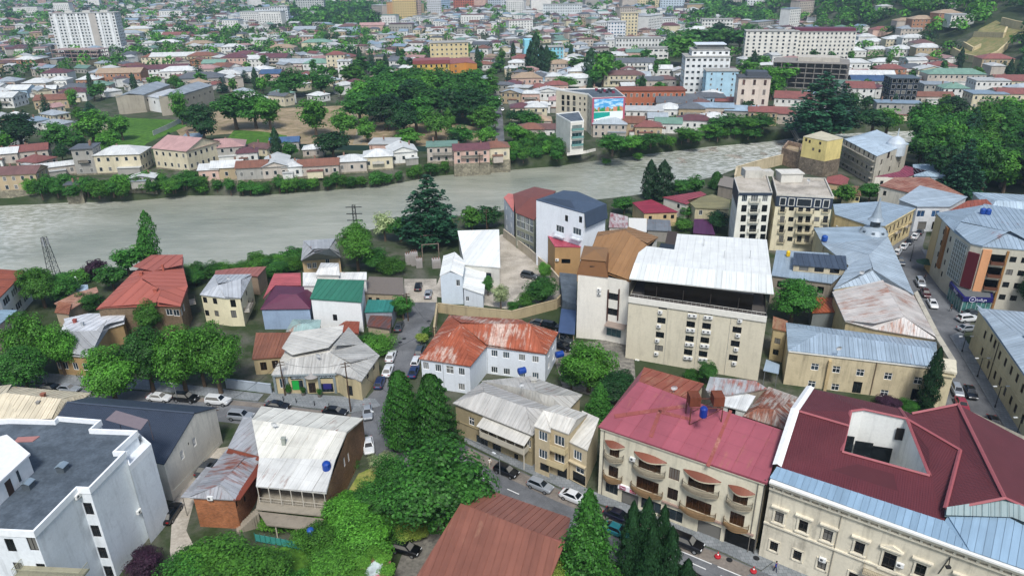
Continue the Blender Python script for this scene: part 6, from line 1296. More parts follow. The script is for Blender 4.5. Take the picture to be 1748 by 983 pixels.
# --- hand-placed houses
HL=[ # px,py,w,d,h,yaw,kind,roof,wall
(975,268,0,0,0,0,'h','w','w'),
(890,205,11,10,6,0,'h','m','c'),(915,206,11,10,6.5,-4,'h','w','c'),(1011,178,0,0,0,0,'h','w','w'),
(905,240,12,10,5,-6,'h','o','l'),(928,238,10,9,4.5,-6,'g','k','w'),(920,222,12,10,4.2,0,'h','t','l'),
(1040,235,15,12,6,-8,'h','s','l'),(1078,233,11,11,6,-8,'g','o','t'),(1106,236,12,10,5,-6,'h','r','t'),(1095,213,20,13,6.5,-8,'f','w','w'),(1122,220,9,10,5,-8,'g','s','w'),(1140,228,12,10,4.5,-10,'g','g','w'),(1185,223,16,10,4.6,-12,'h','m','w'),(1218,221,12,11,5,-12,'h','w','c'),(1150,196,18,12,6,-8,'g','d','l'),(1180,190,14,11,6,-8,'h','d','g'),(1208,188,18,10,6.5,-8,'h','d','b'),(1216,203,20,9,5.5,-10,'g','b','l'),(1180,205,13,11,5.5,-8,'h','d','t'),(1142,204,12,12,5,-8,'h','w','w'),(1195,198,9,9,6.2,-10,'h','k','l'),(1240,190,12,9,5,-10,'g','r','t'),(1300,215,13,9,6.5,-15,'g','r','t'),(1325,212,16,12,5,-15,'g','r','l'),(1268,205,18,10,4.4,-15,'g','b','g'),
(1070,146,30,12,5.5,-3,'g','s','w'),(1128,131,16,11,5,-4,'g','w','w'),(1065,148,26,12,7,-3,'h','k','c'),(1110,152,16,10,5,-3,'g','d','l'),(1135,150,14,10,5,-4,'h','k','g'),(1085,122,28,14,6,-3,'g','d','w'),(1050,108,20,13,5.5,-3,'h','w','l'),(955,124,18,12,6,0,'h','t','l'),(988,135,15,12,5,-2,'h','w','c'),(975,118,15,12,6,-2,'h','w','w'),(1000,128,16,12,5.5,-2,'h','w','l'),(920,146,13,11,5.5,0,'h','d','b'),(945,146,11,11,5.5,0,'h','w','l'),(950,160,14,10,5,0,'h','r','p'),(900,147,20,14,5,0,'h','t','p'),(920,163,12,10,4.4,0,'h','r','l'),(935,172,16,10,5,-2,'G','w','w'),(985,148,20,12,5,-2,'h','w','w'),(893,118,17,13,7.5,0,'h','r','w'),(905,132,12,9,5,0,'h','p','p'),(882,122,12,10,6,0,'h','w','w'),(874,132,10,9,6,0,'h','w','c'),
(1143,57,22,14,8,-4,'h','m','c'),(1192,62,20,14,7,-6,'h','w','w'),
# left sector
(125,174,16,11,5.5,8,'h','m','w'),(90,186,18,12,5,12,'g','o','t'),(60,154,16,13,4.5,0,'h','w','l'),(95,140,18,13,6,5,'h','m','w'),(70,165,18,10,4,20,'g','w','l'),(150,148,14,12,4.5,5,'h','w','o'),(205,143,30,14,7,3,'g','t','o'),(175,139,18,12,6,3,'h','s','l'),(20,119,18,12,7,3,'f','p','o'),(45,118,17,12,7,3,'h','w','o'),(10,150,14,12,4,0,'h','s','l'),(30,168,14,12,5,0,'g','w','b'),(8,185,12,14,6,0,'g','w','w'),(130,162,20,12,4,8,'h','d','t'),(165,158,16,12,4.2,8,'h','g','l'),(100,150,12,10,5,5,'h','w','w'),
(260,112,16,12,6.5,3,'h','o','c'),(300,112,40,14,7,3,'g','w','c'),(345,112,22,13,7.5,3,'h','o','t'),(270,133,42,13,6,10,'g','m','w'),(305,134,26,14,5,10,'h','w','w'),(365,120,18,12,5,0,'g','g','l'),(350,130,18,12,5,5,'h','p','l'),(378,126,20,12,5,0,'h','o','l'),(335,118,14,11,6,0,'G','o','o'),(400,117,20,13,8,0,'h','m','p'),(430,116,20,13,6.5,0,'h','w','w'),(420,106,22,13,6,0,'h','m','l'),(395,92,18,12,6,0,'h','w','w'),(340,88,24,13,7,0,'h','t','t'),(285,84,22,13,6,0,'h','w','w'),(365,90,18,12,5,0,'g','s','c'),(390,140,18,12,5,10,'h','w','w'),(415,135,22,13,5,10,'h','s','w'),(340,147,30,16,5,8,'h','d','g'),(300,68,30,14,5,0,'g','r','l'),(222,70,24,14,8,0,'h','s','w'),(235,60,30,14,7,0,'h','w','c'),
(575,122,14,11,12,3,'h','r','c'),(590,138,9,10,13,3,'f','w','w'),(465,112,24,14,6,0,'g','m','l'),(445,132,16,12,5,0,'h','w','w'),(462,139,14,12,5,0,'g','n','p'),(505,120,26,14,5,0,'g','s','l'),(540,120,20,14,5,0,'h','g','w'),(680,118,20,13,6,3,'h','d','w'),(706,116,12,11,5,3,'h','w','l'),(540,84,28,14,6,0,'h','g','c'),(480,94,24,14,6,0,'h','t','l'),(520,60,26,16,6,0,'g','s','l'),(595,58,24,15,8,0,'h','k','n' if False else 'b'),(635,54,30,14,7,0,'g','p','p'),(575,58,20,13,6,0,'h','s','l'),
# right sector, foot of the hill
(1460,98,16,13,5,-8,'h','w','w'),(1495,82,17,14,5,-8,'h','w','w'),(1530,80,18,14,6,-8,'h','w','c'),(1480,73,16,13,5,-8,'h','w','w'),(1505,63,17,13,6,-6,'h','r','p'),(1555,62,18,13,6,-6,'h','s','l'),(1575,52,20,14,9,-6,'h','t','o'),(1560,78,20,13,6,-6,'h','w','w'),(1540,98,18,14,6,-8,'h','w','w'),(1585,98,20,14,7,-8,'h','w','t'),(1575,90,16,13,7,-8,'h','k','l'),(1500,96,18,12,5,-8,'h','w','l'),(1450,86,18,13,5,-8,'h','w','w'),(1478,143,34,13,5,-10,'g','w','w'),(1485,156,22,13,6,-10,'g','n','g'),(1520,134,18,12,6,-10,'h','r','o'),(1560,130,16,13,5,-10,'h','d','w'),(1590,136,18,12,6,-10,'G','w','c'),(1608,126,18,13,5,-10,'h','r','l'),(1630,147,34,14,7,-8,'h','g','l'),(1600,165,16,12,6.5,-8,'f','s','g'),(1630,170,14,12,6,-8,'h','g','w'),(1690,163,18,13,8,-8,'f','w','w'),(1735,160,24,14,7,-8,'g','r','c'),(1685,188,17,12,8,-8,'f','b','c'),(1735,186,22,12,7.5,-8,'g','r','c'),(1700,122,20,14,8,-10,'h','r','t'),(1590,178,22,10,4,-8,'g','o','l'),(1465,180,14,14,9,-14,'g','r','w'),(1350,192,18,14,7,-20,'g','r','w'),(1530,205,20,8,8,-14,'f','b','g'),(1450,165,14,14,7,-12,'f','g','g'),(1510,116,18,12,4,-8,'h','w','w'),(1460,120,20,12,5,-8,'h','w','w'),(1430,128,16,12,5,-8,'g','w','w'),(1640,48,18,14,10,-8,'f','w','w'),(1545,48,16,12,6,-4,'h','t','l'),(1620,38,20,14,7,0,'h','t','o')]
for r in HL:
    if r[2]: fhouse(*r)
# ================================================================ trees
LEAF={'plane':leafm('#3a6a1e','#568c32'),'linden':leafm('#29551f','#40752c',.26),'bright':leafm('#3a6620','#4f802c',.22),'dark':leafm('#18381a','#244a22',.2),'cedar':leafm('#1b3f2a','#2c5639',.15),'cypress':leafm('#1a381d','#28492a',.12),'thuja':leafm('#2b5a22','#437a2c',.2),'pale':leafm('#8a9a6c','#a3ae86'),'plum':leafm('#2c1a28','#40283a'),'yellow':leafm('#7a8f3a','#92a54c'),'flower':leafm('#d8dcd2','#4f7a34'),'vine':leafm('#447424','#5c8a30',.22)}
BARK=plaster('#5d4f40',.4,.2)
def leafmesh(name,C,N,S,mat,asp=.62):
    n=len(C); N=N/np.linalg.norm(N,axis=1)[:,None]; r=RNG.normal(size=(n,3)); T=np.cross(N,r); T/=np.linalg.norm(T,axis=1)[:,None]+1e-9; B=np.cross(N,T)
    T=T*(S*.5)[:,None]; B=B*(S*.5*asp)[:,None]
    v=np.stack([C-T,C+B*1.0+N*(S*.08)[:,None],C+T,C-B],1).reshape(-1,3)
    return rawmesh(name,v,n,[mat])
def rawmesh(name,v,n,mats):
    me=bpy.data.meshes.new(name); me.vertices.add(len(v)); me.vertices.foreach_set('co',v.astype(np.float32).ravel()); me.loops.add(4*n); me.loops.foreach_set('vertex_index',np.arange(4*n,dtype=np.int32)); me.polygons.add(n); me.polygons.foreach_set('loop_start',np.arange(0,4*n,4,dtype=np.int32))
    for m in mats: me.materials.append(m)
    me.update(calc_edges=True); return me
def unit(n):
    d=RNG.normal(size=(n,3)); return d/np.linalg.norm(d,axis=1)[:,None]
def broad_pts(K,per,R=4.5,Hc=5.6,zc=6.6,rc=(1.,1.7),size=.42,flat=.5):
    C,N,S=[],[],[]
    lob=[(0,0,0,1.)]+[(*(unit(1)[0]*np.array([.5,.5,.45])),.62) for _ in range(4)]
    for k in range(K):
        l=lob[k%len(lob)]; d=unit(1)[0]; d[2]=abs(d[2])*1.0-.4 if RNG.random()<.6 else d[2]
        d/=np.linalg.norm(d); rr=(RNG.uniform(.55,1.))*l[3]
        c=np.array([(l[0]+d[0]*rr)*R*.8,(l[1]+d[1]*rr)*R*.8,zc+(l[2]+d[2]*rr)*Hc*.82]); r=RNG.uniform(*rc)
        q=unit(per); q[:,2]=np.where(q[:,2]<-.35,-q[:,2],q[:,2]); out=(c-np.array([0,0,zc])); out/=np.linalg.norm(out)+1e-6
        p=c+q*r*RNG.uniform(.72,1.06,(per,1))*np.array([1,1,.8]); C.append(p); N.append(q+out*.6+np.array([0,0,flat])+RNG.normal(size=(per,3))*.45); S.append(RNG.uniform(.7,1.3,per)*size)
    n=int(K*per*.12); q=unit(n)*RNG.uniform(.2,.75,(n,1)); C.append(q*np.array([R*.75,R*.75,Hc*.75])+np.array([0,0,zc])); N.append(unit(n)); S.append(np.full(n,size*2.4))
    return np.concatenate(C),np.concatenate(N),np.concatenate(S)
def cone_pts(n,H=12.,R=3.,size=.4,z0=.6,power=.9,bump=.3):
    z=RNG.uniform(0,1,n)**1.15; a=RNG.uniform(0,2*np.pi,n); lump=1+bump*np.sin(a*5+z*23)*np.cos(z*31+a*2)
    r=R*(1-z)**power*lump*np.sqrt(RNG.uniform(.45,1.,n))+.1; r=np.where(z<.06,r*(.6+z*6),r)
    C=np.stack([r*np.cos(a),r*np.sin(a),z0+z*(H-z0)],1); N=np.stack([np.cos(a),np.sin(a),np.full(n,.55)],1)+RNG.normal(size=(n,3))*.4; return C,N,RNG.uniform(.7,1.3,n)*size
def col_pts(n,H=12.,R=1.3,size=.34,rd=0):
    z=RNG.uniform(0,1,n); a=RNG.uniform(0,2*np.pi,n); prof=np.sin(np.pi*np.clip(z*.92+.08,0,1)**.75)**.7 if not rd else np.clip(1-np.abs(z*1.9-.85)**3.2,0.02,1)**.6
    ph=RNG.uniform(0,6); r=R*prof*(1+.22*np.sin(a*3+z*26+ph)+.14*np.sin(a*7-z*57))*np.sqrt(RNG.uniform(.55,1.08,n)); C=np.stack([r*np.cos(a),r*np.sin(a),.3+z*(H-.3)],1); N=np.stack([np.cos(a),np.sin(a),np.full(n,.5)],1)+RNG.normal(size=(n,3))*.35; return C,N,RNG.uniform(.7,1.3,n)*size
def cedar_pts(H=14.,R=6.,lev=17,per=34,size=.5):
    C,N,S=[],[],[]
    for i in range(lev):
        t=i/(lev-1); z=1.6+t*(H-2.); L=R*(1-t)**.8*(1 if t>.1 else .85)+.4; nb=max(5,int(11*(1-t*.6)))
        for b in range(nb):
            a=2*np.pi*(b+RNG.uniform(-.35,.35))/nb+i*.7; l=L*RNG.uniform(.72,1.12); k=max(8,int(per*(l/R)*1.5)); s=np.sqrt(RNG.uniform(.02,1,k)); wd=.16*l*(1-s*.5)+.15; o=RNG.normal(size=k)*wd
            x=s*l; zz=z+.10*x-.035*x*x*.6+RNG.normal(size=k)*.12; C.append(np.stack([x*np.cos(a)-o*np.sin(a),x*np.sin(a)+o*np.cos(a),zz],1)); N.append(np.stack([.25*np.cos(a)+RNG.normal(size=k)*.3,.25*np.sin(a)+RNG.normal(size=k)*.3,np.ones(k)],1)); S.append(RNG.uniform(.7,1.3,k)*size)
    return np.concatenate(C),np.concatenate(N),np.concatenate(S)
def trunkmesh(H,r,limbs=6,top=.75,spread=2.4):
    m=MB(); m.tube((0,0,-.4),(0.1,.05,H*.3),r*1.25,r*.9,8); m.tube((.1,.05,H*.3),(0,0,H*top),r*.9,r*.3,7)
    for i in range(limbs):
        a=i*2.4; z=H*(.28+.3*i/max(1,limbs)); m.tube((.05,.03,z),(spread*math.cos(a),spread*math.sin(a),z+H*.22),r*.5,r*.15,5)
    return m.mesh('trunk',BARK)
TP={}
def proto(kind,detail):
    k=(kind,detail)
    if k in TP: return TP[k]
    base,H,R=kind,12.,4.5
    K,per,sz={'n':(95,150,.36),'m':(60,55,.62),'f':(26,22,1.15)}[detail]
    f={'n':1.,'m':.45,'f':.12}[detail]; ls={'n':1.,'m':1.5,'f':2.6}[detail]; var=[]
    for vi in range(3 if kind in ('plane','linden','bright','dark','cypress') else 1):
        if kind in ('plane','linden','bright','dark','pale','plum','yellow'):
            C,N,S=broad_pts(K if kind!='pale' else K//2,per,size=sz); tr=trunkmesh(12,.32)
        elif kind in ('shrub','flower','vine','shrubd'):
            C,N,S=broad_pts(int(K*.7),per,zc=5.2,Hc=6.,size=sz*.9,rc=(1.1,1.9)); tr=trunkmesh(8,.15,5,.6,2.); H=12.
        elif kind=='cedar': C,N,S=cedar_pts(12.,4.5,{'n':19,'m':15,'f':10}[detail],{'n':85,'m':44,'f':12}[detail],{'n':.42,'m':.6,'f':1.1}[detail]); tr=trunkmesh(12,.3,0,.95)
        elif kind in ('spruce',):
            a=cone_pts(int(6000*f),12,3.7,.42*ls,power=.75,bump=.45); b_=cedar_pts(12.,4.7,{'n':26,'m':18,'f':10}[detail],{'n':46,'m':24,'f':8}[detail],.36*ls); C,N,S=[np.concatenate(q) for q in zip(a,b_)]; tr=trunkmesh(12,.25,0,.9)
        elif kind=='pine': 
            C,N,S=cone_pts(int(15000*f),12,4.5,.42*ls,.8,.45,.38); tr=trunkmesh(12,.25,0,.9)
        elif kind=='cypress': C,N,S=col_pts(int(9000*f),12,4.5,.5*ls); tr=trunkmesh(12,.3,0,.8)
        elif kind=='poplar':
            a=[col_pts(int(4500*f),h,r,.42*ls,.5) for h,r in ((12,3.),(9.,2.6),(7,2.6))]; o=[(0,0),(2.2,.3),(3.3,-.5)]
            C=np.concatenate([q[0]+np.array([x-1,y,0]) for q,(x,y) in zip(a,o)]); N=np.concatenate([q[1] for q in a]); S=np.concatenate([q[2] for q in a]); tr=trunkmesh(12,.3,0,.6)
        mt=LEAF[{'shrub':'bright','spruce':'thuja','pine':'linden','poplar':'linden','cypress':'cypress','shrubd':'linden'}.get(kind,kind)]
        var.append((leafmesh('crown',C,N,S,mt),tr))
    TP[k]=var; return var
TN={'plane':('broadleaf_tree','leafy tree'),'linden':('broadleaf_tree','dark green broadleaf tree'),'bright':('broadleaf_tree','bright green broadleaf tree'),'dark':('broadleaf_tree','very dark broadleaf tree'),'cedar':('cedar_tree','dark layered cedar'),'spruce':('conifer_tree','green conifer'),'pine':('conifer_tree','dark bushy conifer'),'cypress':('cypress_tree','slim dark cypress'),'poplar':('poplar_tree','tall poplar'),'shrub':('shrub','bright green shrub'),'shrubd':('shrub','dark green shrub'),'pale':('broadleaf_tree','pale sparse tree'),'plum':('plum_tree','dark purple leaved tree'),'yellow':('broadleaf_tree','yellow green tree'),'flower':('flowering_shrub','white flowering shrub'),'vine':('vine','bright vine')}
TI=[0]; NT_=[]
def tree(px,py,h,r,kind='plane',label=None,P=None,detail=None,group=None,z=None,lean=0.):
    g=P or (TG(px,py) if py<300 else V(px,py,0)); D=g.length; detail=detail or ('n' if D<190 else 'm' if D<480 else 'f')
    if P is None and py<262: r*=1.22
    if z is not None: g=Vector((g.x,g.y,z))
    var=proto(kind,detail); TI[0]+=1; me,tr=var[TI[0]%len(var)]; nm,de=TN[kind]
    t=thing(nm,label or de,'shrub' if 'shrub' in nm else 'tree',tuple(g),random.uniform(0,6.28),group or ('shrubs' if 'shrub' in nm else 'trees'),(r/4.5*random.uniform(.94,1.06),r/4.5*random.uniform(.94,1.06),h/12))
    if lean: t.rotation_euler=(0,lean,0)
    link('trunk',tr,t); link('crown',me,t)
    if label is None: NT_.append((t,de,(px,py),D))
    occupy(g.x,g.y,r*.8); return t
T=tree
# boulevard planes
for a in [(200,690,12.5,5.4,'plane','round plane tree standing alone in front of the white and black parked cars'),(262,668,14,4.8,'linden','leftmost plane of the dense boulevard group behind the round tree'),(318,670,14.5,5.,'plane','middle plane of the dense boulevard group by the parked cars'),(378,672,15.5,5.2,'plane','tall rightmost plane of the boulevard group beside the low blue wall'),(350,660,12.5,4.,'linden','plane tree at the back of the dense boulevard group'),(72,640,14.5,5.,'plane','big plane tree in front of the grey blue roof at the left'),(112,640,11.5,3.6,'plane','smaller plane tree right of the big left plane'),(50,674,10.5,4.4,'linden','plane tree nearest the cream roof at the left'),(2,672,9.5,4.4,'plane','plane tree cut by the left edge above the cream roof'),(262,575,9,3.2,'plane','young plane tree in front of the brick wall under the salmon roof')]: T(*a)
for a in [(78,525,11.5,5.,'plane','loose leafy tree beside the river mast on the left bank'),(112,520,8,4.2,'linden','dark leafy tree right of the river mast'),(262,452,15,2.9,'poplar','tall poplar at the river bank above the salmon roof'),(222,470,8,4.5,'linden','dark bush at the foot of the poplar'),(195,495,7,4.,'linden','dark bush left of the salmon roof'),(245,455,7,3.5,'bright','bright bush under the poplar'),(165,478,6,3.,'plum','purple leaved tree left of the salmon roof'),(335,487,4.2,2.6,'linden','round bush between salmon roof and cream house'),(152,528,5,4.,'shrubd','dark bush in front of the pink sheds'),
(612,462,13.5,5.2,'bright','large round bright tree beside the substation'),(735,416,HB(735,416,297),9.6,'cedar','huge spreading cedar on the near river bank'),(658,412,9,4.,'pale','pale sparse tree left of the huge cedar'),(684,412,8,4.,'linden','dark tree hugging the left side of the huge cedar'),(645,462,6.5,4.2,'linden','dark bush right of the round bright tree'),(668,466,5.5,4.,'shrub','bright bush in front of the substation'),(806,392,7.5,4.2,'bright','bright tree behind the white warehouse'),(832,390,8,4.5,'dark','dark round tree behind the white warehouse'),(770,410,7,2.4,'thuja' if False else 'spruce','small conifer left of the white warehouse'),
(470,470,5,5,'shrubd','dark bush behind the salmon shed'),(498,462,5,4.,'shrub','bright bush beside the grey hipped house'),(689,545,6.5,2.6,'linden','small round tree at the lane corner'),(645,603,5,4.2,'shrub','bright vine covered bush beside the lane'),(625,595,4,2.6,'shrubd','dark bush behind the pharmacy roof'),(720,588,3.,1.5,'yellow','clipped yellow green bush by the white villa'),(728,575,3,1.5,'shrubd','dark bush behind the clipped yellow bush'),
(1005,668,11,5.4,'plane','leafy courtyard tree between villa and hotel'),(1022,720,8,2.6,'spruce','small conifer behind the pale rear roof'),(1050,690,7,4.,'dark','dark tree in the shaded courtyard'),(975,665,6,2.6,'linden','dark tree close to the villa wall'),(925,516,6.5,4.6,'linden','large dark bush in the hall yard'),(898,524,4.5,2.8,'shrub','bright bush in front of the yard wall'),(855,527,7,2.6,'pale','sparse thin tree in the hall yard'),(929,478,5,2.2,'bright','young tree beside the yard car'),(833,505,5.5,1.6,'linden','narrow shrub by the hall annex'),(835,480,4,1.6,'linden','small shrub against the warehouse'),(878,530,3,1.8,'shrubd','low shrub at the yard wall'),
(1350,552,10.5,5.6,'linden','large tree in the courtyard right of the hotel'),(1204,652,4.5,2.2,'linden','bush at the foot of the hotel'),(1178,650,2.6,2.,'shrubd','low dark bush left at the foot of the hotel'),(1548,700,2.6,2.2,'shrubd','dark clipped bush beside the doorway of the long building'),(1515,694,2.2,2.4,'plum','dark reddish bush along the long building wall'),
(690,760,HB(690,760,634),3.3,'pine','dark conifer nearest the lane at the crossing'),(743,780,HB(743,780,640),4.2,'pine','dark broad conifer right of its twin at the crossing'),(752,905,14.5,7.2,'linden','massive spreading tree at the street corner'),(1000,1020,HB(1000,1020,835),4.4,'spruce','bright green conifer beside the reddish brown roof'),
(1072,1010,HB(1072,1010,855),1.5,'cypress','leftmost spire of the cypress clump by the street'),(1095,1015,HB(1095,1015,850),1.6,'cypress','tallest spire of the cypress clump by the street'),(1123,1000,HB(1123,1000,862),1.3,'cypress','right hand spire of the cypress clump by the street'),(1136,1030,HB(1136,1030,898),1.5,'cypress','front spire of the cypress clump by the street'),(1104,1040,HB(1104,1040,892),1.6,'cypress','low middle spire of the cypress clump by the street'),(1165,1050,9,1.4,'cypress','short spire at the right of the cypress clump'),
(1062,1010,4.5,2.6,'flower','white flowering shrub between conifer and cypress clump'),(938,1045,9,2.4,'yellow','yellow green tree over the corner of the reddish brown roof'),(955,1050,8,3.,'shrub','bright shrub at the edge of the reddish brown roof'),
(1577,706,HB(1577,706,592),1.5,'cypress','single slim cypress before the cream corner pier'),(1760,540,12,4.,'dark','dark tree at the right edge beside the bank house'),(1438,354,8.5,4.6,'bright','bright tree right of the cream tower'),(1482,348,7.5,4.,'linden','dark tree beside the brown roofed low house'),(1518,344,5,3.,'linden','small dark tree at the grey gateway roof'),
(1108,340,HB(1108,340,273),2.5,'cypress','left of two tall cypresses on the near river bank'),(1130,342,HB(1130,342,274),3.4,'cypress','right and broader of two tall cypresses on the near river bank'),(1158,338,7,4.2,'linden','dark round tree right of the two cypresses'),(1185,334,7.5,4.4,'linden','dark round tree beside the dull red roof'),(1065,365,6,4.,'linden','dark bush behind the white apartment house'),(1222,322,6,2.6,'pine','small dark conifer by the grey river house'),(1175,372,5,4.,'linden','bush between red and olive roofs'),(1222,395,6,4.4,'dark','dark tree beside the purple roof'),(1163,392,4.5,3.5,'shrub','bright bush left of the purple roof'),
(392,1010,6.5,6.5,'bright','bright spreading tree at the bottom left garden'),(330,1015,6,4.5,'linden','darker tree left in the bottom left garden'),(250,985,4.5,2.6,'plum','dark purple bush at the foot of the white block'),(450,1000,5.,4.5,'bright','bright tree right in the bottom left garden'),(600,900,5.5,4.,'plane','bright tree in the middle garden beside the terrace'),(640,880,6,3.6,'linden','darker garden tree below the dry grass'),(560,945,5,4.,'shrub','bright bush in front of the terrace fence'),(625,955,6.5,4.2,'plane','bright bush above the planted roof'),(668,845,7.,3.4,'linden','dark tree beside the massive corner tree'),(655,810,4.5,2.6,'pale','pale green bush left of the massive tree'),(596,800,2.5,1.8,'shrubd','low bush at the brick wall'),(575,985,4.5,4.,'bright','bright bush at the bottom of the middle garden'),(506,1010,3.6,2.6,'shrubd','dark bush at the bottom edge left of the planted roof'),(703,918,3.,2.4,'yellow','pale blossoming bush next to the black car'),(672,915,4,3.,'shrub','bright bush left of the black car'),(535,930,3.5,3.,'shrub','bright vine bush below the terrace'),(480,890,2.2,3.2,'vine','vine spilling over the terrace edge, left'),(515,900,2.4,3.,'vine','vine spilling over the terrace edge, middle'),(545,905,2.8,3.,'vine','vine spilling over the terrace edge, right')]: T(*a)
# --- far bank
for a in [(40,258,17,9,'dark'),(105,264,15.5,7.2,'linden'),(162,246,16,7,'plane'),(210,240,12,5,'plane'),(4,268,11,7,'plane'),(135,262,10,6,'linden'),(190,258,9,5,'plane'),
(312,214,18,4.2,'plane'),(352,248,19,6.2,'dark'),(333,226,14,5,'linden'),(405,222,20,9.5,'linden'),(438,220,19,8,'linden'),(462,222,16,6.5,'plane'),(540,232,18.5,7.2,'plane'),(505,166,18,9,'linden'),(550,164,15,7.5,'linden'),(480,170,14,6,'linden'),
(588,240,15,6.,'bright'),(628,244,12,4,'bright'),(615,214,18,8.5,'linden'),(650,208,20,9,'linden'),(690,236,17,7,'dark'),(712,228,18,8,'linden'),(745,240,15,5.5,'bright'),(768,232,13,2.6,'bright'),(775,212,19,9,'dark'),(808,214,18,8,'dark'),(826,226,13,7.2,'bright'),(640,182,19,9,'linden'),(688,180,20,9.5,'linden'),(730,184,20,9.5,'plane'),(775,184,19,9,'linden'),(815,180,18,8.5,'linden'),(835,168,14,6.5,'bright'),(600,150,17,8,'plane'),(650,148,16,8,'linden'),(700,152,16,8,'plane'),(838,200,12,6,'linden'),(660,222,18,9,'dark'),(728,212,20,9,'linden'),(752,204,19,9,'dark'),(668,192,19,9,'linden'),(708,196,20,9,'dark'),(790,200,18,8,'linden'),(620,192,17,8,'plane'),(755,165,18,8,'linden'),(800,160,16,8,'linden'),(672,165,18,9,'linden'),(720,165,18,9,'linden'),(830,246,8,5,'bright'),(790,248,9,6,'linden'),(700,250,8,6,'bright'),(570,272,14,8,'dark'),(660,254,5,5,'bright'),(620,130,14,7,'linden'),
(890,214,9,6,'dark'),(905,224,10,6,'linden'),(880,246,9,5,'plane'),(1045,266,10,7.5,'linden'),(1240,226,9,7,'linden'),(1270,228,8,6,'plane'),(1300,226,9,6.5,'linden'),(1210,232,6,5,'bright'),(1175,242,6,6,'plane'),(1110,250,6,6,'linden'),(1075,256,6,5,'plane'),(1150,214,5,4,'linden'),(1275,200,10,3.,'dark'),
(1395,232,HB(1395,232,122),13.5,'cedar','enormous dark cedar beside the bridge'),(1432,226,22,8,'cedar'),(1488,230,14,7.5,'dark'),(1512,228,12,6.5,'plane'),(1448,196,12,6,'linden'),(1290,165,20,9,'bright'),(1315,172,19,8,'plane'),(1330,150,16,8,'plane'),(1275,140,15,8,'bright'),
(905,126,20,3.,'cypress'),(914,128,28,5.,'cypress'),(925,124,18,2.6,'cypress'),(933,124,19,2.6,'cypress'),(945,120,11,8,'linden'),(1007,136,20,4.,'cypress'),(1028,148,24,7.5,'plane'),(1013,150,12,5,'linden'),(985,124,12,9,'bright'),(892,133,9,7,'dark'),(1075,116,10,10,'plane'),(1035,108,11,8,'linden'),(965,152,8,7,'plane'),(1165,112,24,13,'bright'),(1150,96,20,11,'linden'),(1185,88,22,14,'linden'),(1210,82,18,12,'linden'),(1240,84,18,12,'plane'),(1262,86,20,11,'linden'),(1225,62,16,10,'dark')]:
    T(*(a if len(a)>5 else a+(None,)))
# bank shrubs, islands, forest park on the right
for i in range(46):
    x=60+i*6.3+random.uniform(-3,3); y=float(np.interp(x,[p[0] for p in FB],[p[1] for p in FB]))-random.uniform(2,16); T(x,y,random.uniform(5,8.5),random.uniform(2.8,4.4),random.choice(['shrub','shrubd','plane','linden']),P=V(x,y-4,-2.5),group='shrubs along the far bank')
for x in (350,372,395,415,428,440,455,478,490,505,520,538,560,575,588,602,618,640,655,665,682,700,715,735,745,762,785,835): T(x,0,random.uniform(4.5,7.5),random.uniform(2.2,3.4),random.choice(['shrub','shrubd','linden']),P=V(x,float(np.interp(x,[p[0] for p in FB],[p[1] for p in FB]))-2+random.uniform(-1,1),-4.),group='shrubs along the far bank')
for i in range(34):
    x=872+random.uniform(0,95); y=252+random.uniform(0,30); T(x,y,random.uniform(5,9),random.uniform(2.8,4.4),random.choice(['shrub','shrubd','plane','linden']),P=V(x,y-4,-1.5),group='shrubs along the far bank')
for i in range(16):
    x=1050+i*16+random.uniform(-5,5); y=float(np.interp(x,[p[0] for p in FB],[p[1] for p in FB]))-random.uniform(2,10); T(x,y,random.uniform(4,7),random.uniform(2.6,4),random.choice(['shrub','shrubd','linden']),P=V(x,y-3,-2),group='shrubs along the far bank')
for i in range(26):
    x=20+i*19+random.uniform(-6,6)
    if 160<x<330 and i%2: continue
    y=float(np.interp(x,[p[0] for p in NB],[p[1] for p in NB]))+random.uniform(2,9); T(x,y,random.uniform(3.5,6.5),random.uniform(2.4,3.8),random.choice(['shrub','shrubd','linden','plane']),P=V(x,y,-1.5),group='shrubs along the near bank')
T(1033,282,3.6,2.6,'shrub','shrub on a rock in the river, nearer the quay',P=V(1033,282,WZ)); T(1089,273,4.2,3.,'shrub','shrub on a rock in the river, upstream of the other',P=V(1089,275,WZ))
for i in range(62):
    v=i/61; px=1545+((i*67)%235)+random.uniform(-6,6); py=232+108*((i*29)%62)/62
    if py>305 and px<1600: continue
    if py<262 and px<1565: continue
    k=random.choice(['linden','plane','linden','dark','cedar','bright']) ; T(px,py,random.uniform(15,20),random.uniform(5.5,7.5),k,group='park trees on the right')
